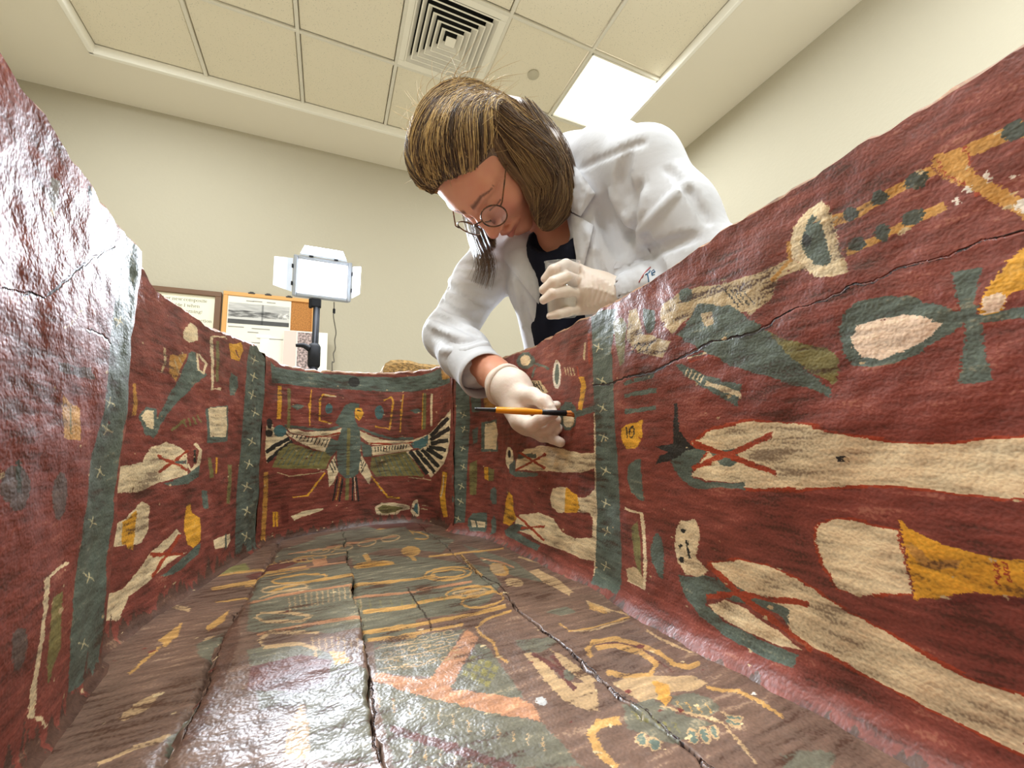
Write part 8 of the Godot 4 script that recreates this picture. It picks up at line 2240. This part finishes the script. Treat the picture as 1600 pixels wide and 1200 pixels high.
func wrinkle_point(f: Field, k: int, j: int) -> Vector3:
	var top := [Vector3(0.31, 1.023, -0.435), Vector3(0.315, 1.021, -0.434), Vector3(0.32, 1.018, -0.431), Vector3(0.327, 1.014, -0.429), Vector3(0.332, 1.011, -0.427), Vector3(0.337, 1.007, -0.426), Vector3(0.342, 1.003, -0.424)]
	var mid := [Vector3(0.311, 1.001, -0.438), Vector3(0.317, 1.001, -0.436), Vector3(0.324, 0.999, -0.433), Vector3(0.33, 0.997, -0.43), Vector3(0.336, 0.995, -0.428), Vector3(0.341, 0.993, -0.426), Vector3(0.345, 0.991, -0.425)]
	var low := [Vector3(0.308, 0.977, -0.443), Vector3(0.313, 0.977, -0.441), Vector3(0.318, 0.977, -0.439), Vector3(0.324, 0.978, -0.436), Vector3(0.331, 0.98, -0.433), Vector3(0.337, 0.981, -0.429), Vector3(0.343, 0.983, -0.426)]
	var q: Vector3 = [top, mid, low][j][k]
	return f.meet(q, (q - Vector3(0, EYE, 0)).normalized())

func build_hair(p: Node3D):
	var hair := mat("hair", Color.WHITE, .42, 0, .55)
	hair.vertex_color_use_as_albedo = true
	# the mass under the strands
	var f := Field.new(Vector3(-.14, -.17, -.15), Vector3(.15, .19, .17), .0036)
	f.ell(Vector3(0, .048, -.016), Vector3(.082, .080, .089), .02)
	f.ell(Vector3(0, .086, .022), Vector3(.066, .043, .053), .03)
	# keep the face free
	f.ell(Vector3(0, -.045, .105), Vector3(.084, .142, .088), .012, true)
	f.ell(Vector3(.05, -.05, .06), Vector3(.05, .09, .05), .012, true)
	# curtains of hair that fall past the ears
	f.chain([Vector3(.074, .030, -.020), Vector3(.083, -.010, .004), Vector3(.090, -.045, .022), Vector3(.088, -.078, .058), Vector3(.078, -.086, .090)], [.018, .021, .025, .021, .008], .035)
	f.chain([Vector3(.055, -.020, -.070), Vector3(.074, -.070, -.030), Vector3(.083, -.100, .020), Vector3(.084, -.108, .060)], [.034, .034, .028, .010], .04)
	f.chain([Vector3(-.078, .0, -.030), Vector3(-.086, -.050, .01), Vector3(-.078, -.080, .070)], [.022, .020, .010], .02)
	f.chain([Vector3(0, -.02, -.066), Vector3(.01, -.085, -.066)], [.056, .045], .04)
	var arr := fresh()
	f.mesh_into(arr, HEAD)
	var V: PackedVector3Array = arr[0]
	var col := PackedColorArray()
	col.resize(V.size())
	var dark := Color8(82, 62, 48).srgb_to_linear()
	var mid := Color8(138, 108, 78).srgb_to_linear()
	var fair := Color8(220, 186, 124).srgb_to_linear()
	var n := noise(26.0, 3, 8)
	for i in V.size(): col[i] = dark.lerp(mid, clampf(.45 + n.get_noise_3dv(V[i]) * .8, 0, 1))
	var strands := arr
	rng.seed = 404
	var ellc := Vector3(0, .048, -.016)
	var streak := noise(5.0, 2, 15)
	for k in 9500:
		var pts := []
		var a := rng.randf_range(-1.0, 1.0)
		var left := a > -.2
		var tone := 0.0
		var r := .0005
		if k < 5600:
			# from the hairline back over the crown, then down behind the ear and on to the ends
			var depth := pow(rng.randf(), 1.4)
			var ang := a * 1.3
			var s := 1.0 if left else -1.0
			var root := Vector3(sin(ang) * .95, .22 - .38 * a * a + depth * .85, .97 * cos(ang) - depth * .9).normalized()
			var over := Vector3(a * .9 + s * .25, .95 - .75 * a * a, -.15 - .3 * depth)
			var ear := Vector3(s * .88, -.30 + rng.randf_range(-.2, .2), -.45 + rng.randf_range(-.3, .2)).normalized()
			var lift := .0015 + .007 * pow(rng.randf(), 1.5)
			var wav := rng.randf() * TAU
			for i in 12:
				var t := i / 11.0
				var dir := (root.lerp(over, t)).lerp(over.lerp(ear, t), t).normalized()
				var side := dir.cross(ear).normalized()
				var q := ellc + Vector3(dir.x * .084, dir.y * .082, dir.z * .091)
				q += side * sin(wav + t * 4.5) * .003
				for g in 2: q = set_on(f, q, lift * minf(1.0, .2 + t * 4.0))
				pts.append(q)
			if rng.randf() < .75:
				var u := rng.randf()
				var o := Vector3(rng.randf_range(-1, 1), rng.randf_range(-1, 1), rng.randf_range(-1, 1))
				var tail := [pts[-1], Vector3(s * (.092 - .006 * u), -.025 - .065 * u, -.022) + o * .009, Vector3(s * (.096 - .010 * u), -.062 - .050 * u, .030) + o * .010, Vector3(s * (.090 - .012 * u), -.076 - .040 * u, .070) + o * .010, Vector3(s * (.074 + .008 * o.x), -.074 - .044 * u + .008 * o.y, .098 + .014 * o.z)]
				for q in spline(tail, 4).slice(1): pts.append(set_on(f, q, .002 + .007 * u))
			tone = clampf(.42 + streak.get_noise_2d(ang * 3.0, depth * .8) * 2.1 + rng.randf_range(-.16, .2), 0, 1)
			if rng.randf() < .05: tone = .95
		elif k < 7900:
			# falling hair beside the face, ends turned in
			var s := 1.0 if k % 8 != 0 else -1.0
			var u := rng.randf()
			var o := Vector3(rng.randf_range(-1, 1), rng.randf_range(-1, 1), rng.randf_range(-1, 1))
			var e0 := Vector3(s * (.084 - .03 * u), .055 - .105 * u, -.010 - .085 * u) + o * .010
			var e1 := Vector3(s * (.098 - .010 * u), -.010 - .070 * u, .012 - .045 * u) + o * .010
			var e2 := Vector3(s * (.103 - .010 * u), -.058 - .046 * u, .030) + o * .012
			var e3 := Vector3(s * (.094 - .012 * u), -.074 - .040 * u, .074) + o * .012
			var e4 := Vector3(s * (.074 + .01 * o.x), -.072 - .044 * u + .01 * o.y, .104 + .016 * o.z)
			pts = []
			for q in spline([e0, e1, e2, e3, e4], 4): pts.append(set_on(f, q, .002 + .009 * absf(o.z)))
			tone = clampf(.34 + streak.get_noise_2d(u * 6.0, o.x * 2.0) * .9 + rng.randf_range(-.3, .25), 0, 1)
			if s < 0: tone *= .25
		elif k >= 8200:
			# the inner edge of the curtain, along the cheek
			var o := Vector3(rng.randf_range(-1, 1), rng.randf_range(-1, 1), rng.randf_range(-1, 1))
			var e := [Vector3(.070, .040, .006), Vector3(.073, .006, .022), Vector3(.077, -.034, .044), Vector3(.075, -.070, .070), Vector3(.067, -.082, .096)]
			if k % 2 == 0: e = [Vector3(.084, .036, -.022), Vector3(.095, -.008, .004), Vector3(.101, -.040, .026), Vector3(.100, -.068, .050), Vector3(.082, -.082, .090)]
			if k % 2 == 0: o *= 1.5
			for q in spline([e[0] + o * .008, e[1] + o * .009, e[2] + o * .010, e[3] + o * .010, e[4] + o * .008], 4): pts.append(set_on(f, q, .002 + .004 * absf(o.y)))
			tone = clampf(.3 + .3 * o.z + rng.randf_range(-.15, .15), 0, 1)
		elif k < 8000:
			# dark locks that hang below the glasses on the far side
			var o := Vector3(rng.randf_range(-1, 1), rng.randf_range(-1, 1), rng.randf_range(-1, 1))
			var e0 := Vector3(-.074, -.02, .02) + o * .012
			pts = spline([e0, Vector3(-.066, -.045, .09) + o * .014, Vector3(-.052, -.062, .145) + o * .016, Vector3(-.058, -.060, .185) + o * .02], 4)
			tone = rng.randf_range(0, .35)
		else:
			# loose hairs that stand away from the head
			var o := Vector3(rng.randf_range(-1, 1), rng.randf_range(-.2, 1), rng.randf_range(-1, .3))
			var e0 := ellc + Vector3(o.x * .07, o.y * .09, o.z * .1).normalized() * .086
			var out := (e0 - ellc).normalized()
			var sw := Vector3(rng.randf_range(-1, 1), rng.randf_range(-1, .2), rng.randf_range(-1, .4)) * .03
			pts = spline([e0, e0 + out * .010 + sw * .4, e0 + out * .013 + sw, e0 + out * .012 + sw * 1.7], 4)
			tone = .85
			r = .00035
		var c := dark.lerp(mid, clampf(tone * 2.0, 0, 1)).lerp(fair, clampf(tone * 2.0 - 1.0, 0, 1))
		strand(strands, col, pts, r, c)
	var o := part("hair", net_mesh(strands, col), hair, p)
	o.set_meta("kind", "stuff")

# moves a point near the hair mass to a height above it
func set_on(f: Field, q: Vector3, lift: float) -> Vector3:
	var e := .0036
	var v := f.at(q)
	if v > .1: return q
	var g := Vector3(f.at(q + Vector3(e, 0, 0)) - v, f.at(q + Vector3(0, e, 0)) - v, f.at(q + Vector3(0, 0, e)) - v)
	if g.length() < 1e-5 or g.length() > .1: return q
	return q + g.normalized() * clampf(lift - v, -.02, .02)

# a three-sided hair along points of the head frame
func strand(arr: Array, col: PackedColorArray, pts: Array, r: float, c: Color):
	var V: PackedVector3Array = arr[0]
	var N: PackedVector3Array = arr[1]
	var I: PackedInt32Array = arr[2]
	var n := pts.size()
	var first := V.size()
	for i in n:
		var t: Vector3 = (pts[mini(i + 1, n - 1)] - pts[maxi(i - 1, 0)]).normalized()
		var x := t.cross(Vector3(.31, .77, .55)).normalized()
		var y := t.cross(x)
		var w := r * (1.0 - .75 * pow(float(i) / (n - 1), 4.0))
		for k in 3:
			var a := TAU * k / 3.0
			var d := x * cos(a) + y * sin(a)
			V.append(HEAD * (pts[i] + d * w))
			N.append((HEAD.basis * d).normalized())
			col.append(c)
		if i > 0:
			var b := first + i * 3
			for k in 3:
				var k2 := (k + 1) % 3
				for m in [b - 3 + k, b + k, b + k2, b - 3 + k, b + k2, b - 3 + k2]: I.append(m)
	arr[0] = V
	arr[1] = N
	arr[2] = I

func build_glasses(p: Node3D):
	var shell := mat("tortoiseshell", Color8(128, 80, 44), .25)
	shell.albedo_texture = noise_texture(.03, 3, 128, 12, 2.5, .35, 1.0)
	shell.uv1_triplanar = true
	shell.uv1_scale = Vector3(20, 20, 20)
	var lensm := mat("lens_glass", Color(.97, .98, 1.0, .05), .02)
	lensm.transparency = BaseMaterial3D.TRANSPARENCY_ALPHA
	var g := Node3D.new()
	g.name = "eyeglasses"
	p.add_child(g, true)
	for s in [-1.0, 1.0]:
		var st := begin()
		var ring := []
		for k in 33:
			var a := TAU * k / 32
			ring.append(h(s * (.0335 + .0235 * cos(a)), -.004 + .0215 * sin(a), .1045 - .006 * cos(a) * 1.0 - .004 * sin(a)))
		tube(st, ring, spread([.0013, .0013], 33), 8)
		part("rim", done(st), shell, g)
		st = begin()
		st.set_smooth_group(0)
		for k in 32:
			tri(st, h(s * .0335, -.004, .1052), ring[k], ring[k + 1], HEAD.basis.z)
		part("lens", done(st), lensm, g)
		st = begin()
		tube(st, [h(s * .0565, .003, .0985), h(s * .0640, .006, .094), h(s * .0715, .010, .060), h(s * .0785, .013, .010), h(s * .0785, .008, -.008), h(s * .077, -.012, -.022)], [.0016, .0014, .0013, .0013, .0015, .0016], 8)
		part("temple", done(st), shell, g)
	var st := begin()
	tube(st, spline([h(-.0105, .004, .1095), h(-.004, .0075, .1125), h(.004, .0075, .1125), h(.0105, .004, .1095)], 4), spread([.0014, .0014], 13), 8)
	part("bridge", done(st), shell, g)
	for s in [-1.0, 1.0]:
		st = begin()
		tube(st, [h(s * .012, -.002, .1085), h(s * .0105, -.012, .103), h(s * .011, -.016, .100)], [.0007, .0012, .0022], 6)
		part("nose_pad", done(st), shell, g)


func _ready():
	rng.seed = 7
	# ---- camera, sky, exposure
	var cam := Camera3D.new()
	cam.name = "camera"
	cam.transform = Transform3D(Basis(Vector3(0.91291, -0.03150, 0.40694), Vector3(-0.02771, 0.98993, 0.13879), Vector3(-0.40722, -0.13798, 0.90285)), Vector3(0, EYE, 0))
	cam.fov = 86.657
	cam.near = 0.02
	cam.far = 30.0
	add_child(cam)
	var env := Environment.new()
	env.background_mode = Environment.BG_COLOR
	env.background_color = Color(0.02, 0.02, 0.02)
	env.tonemap_mode = Environment.TONE_MAPPER_LINEAR
	env.tonemap_exposure = 1.0
	env.sdfgi_enabled = true
	env.ssao_enabled = true
	env.ssil_enabled = true
	var we := WorldEnvironment.new()
	we.name = "environment"
	we.environment = env
	add_child(we)
	# ---- the room with its lamps, the coffin, then what stands about, then the person
	build_room()
	build_coffin()
	build_objects()
	build_person()
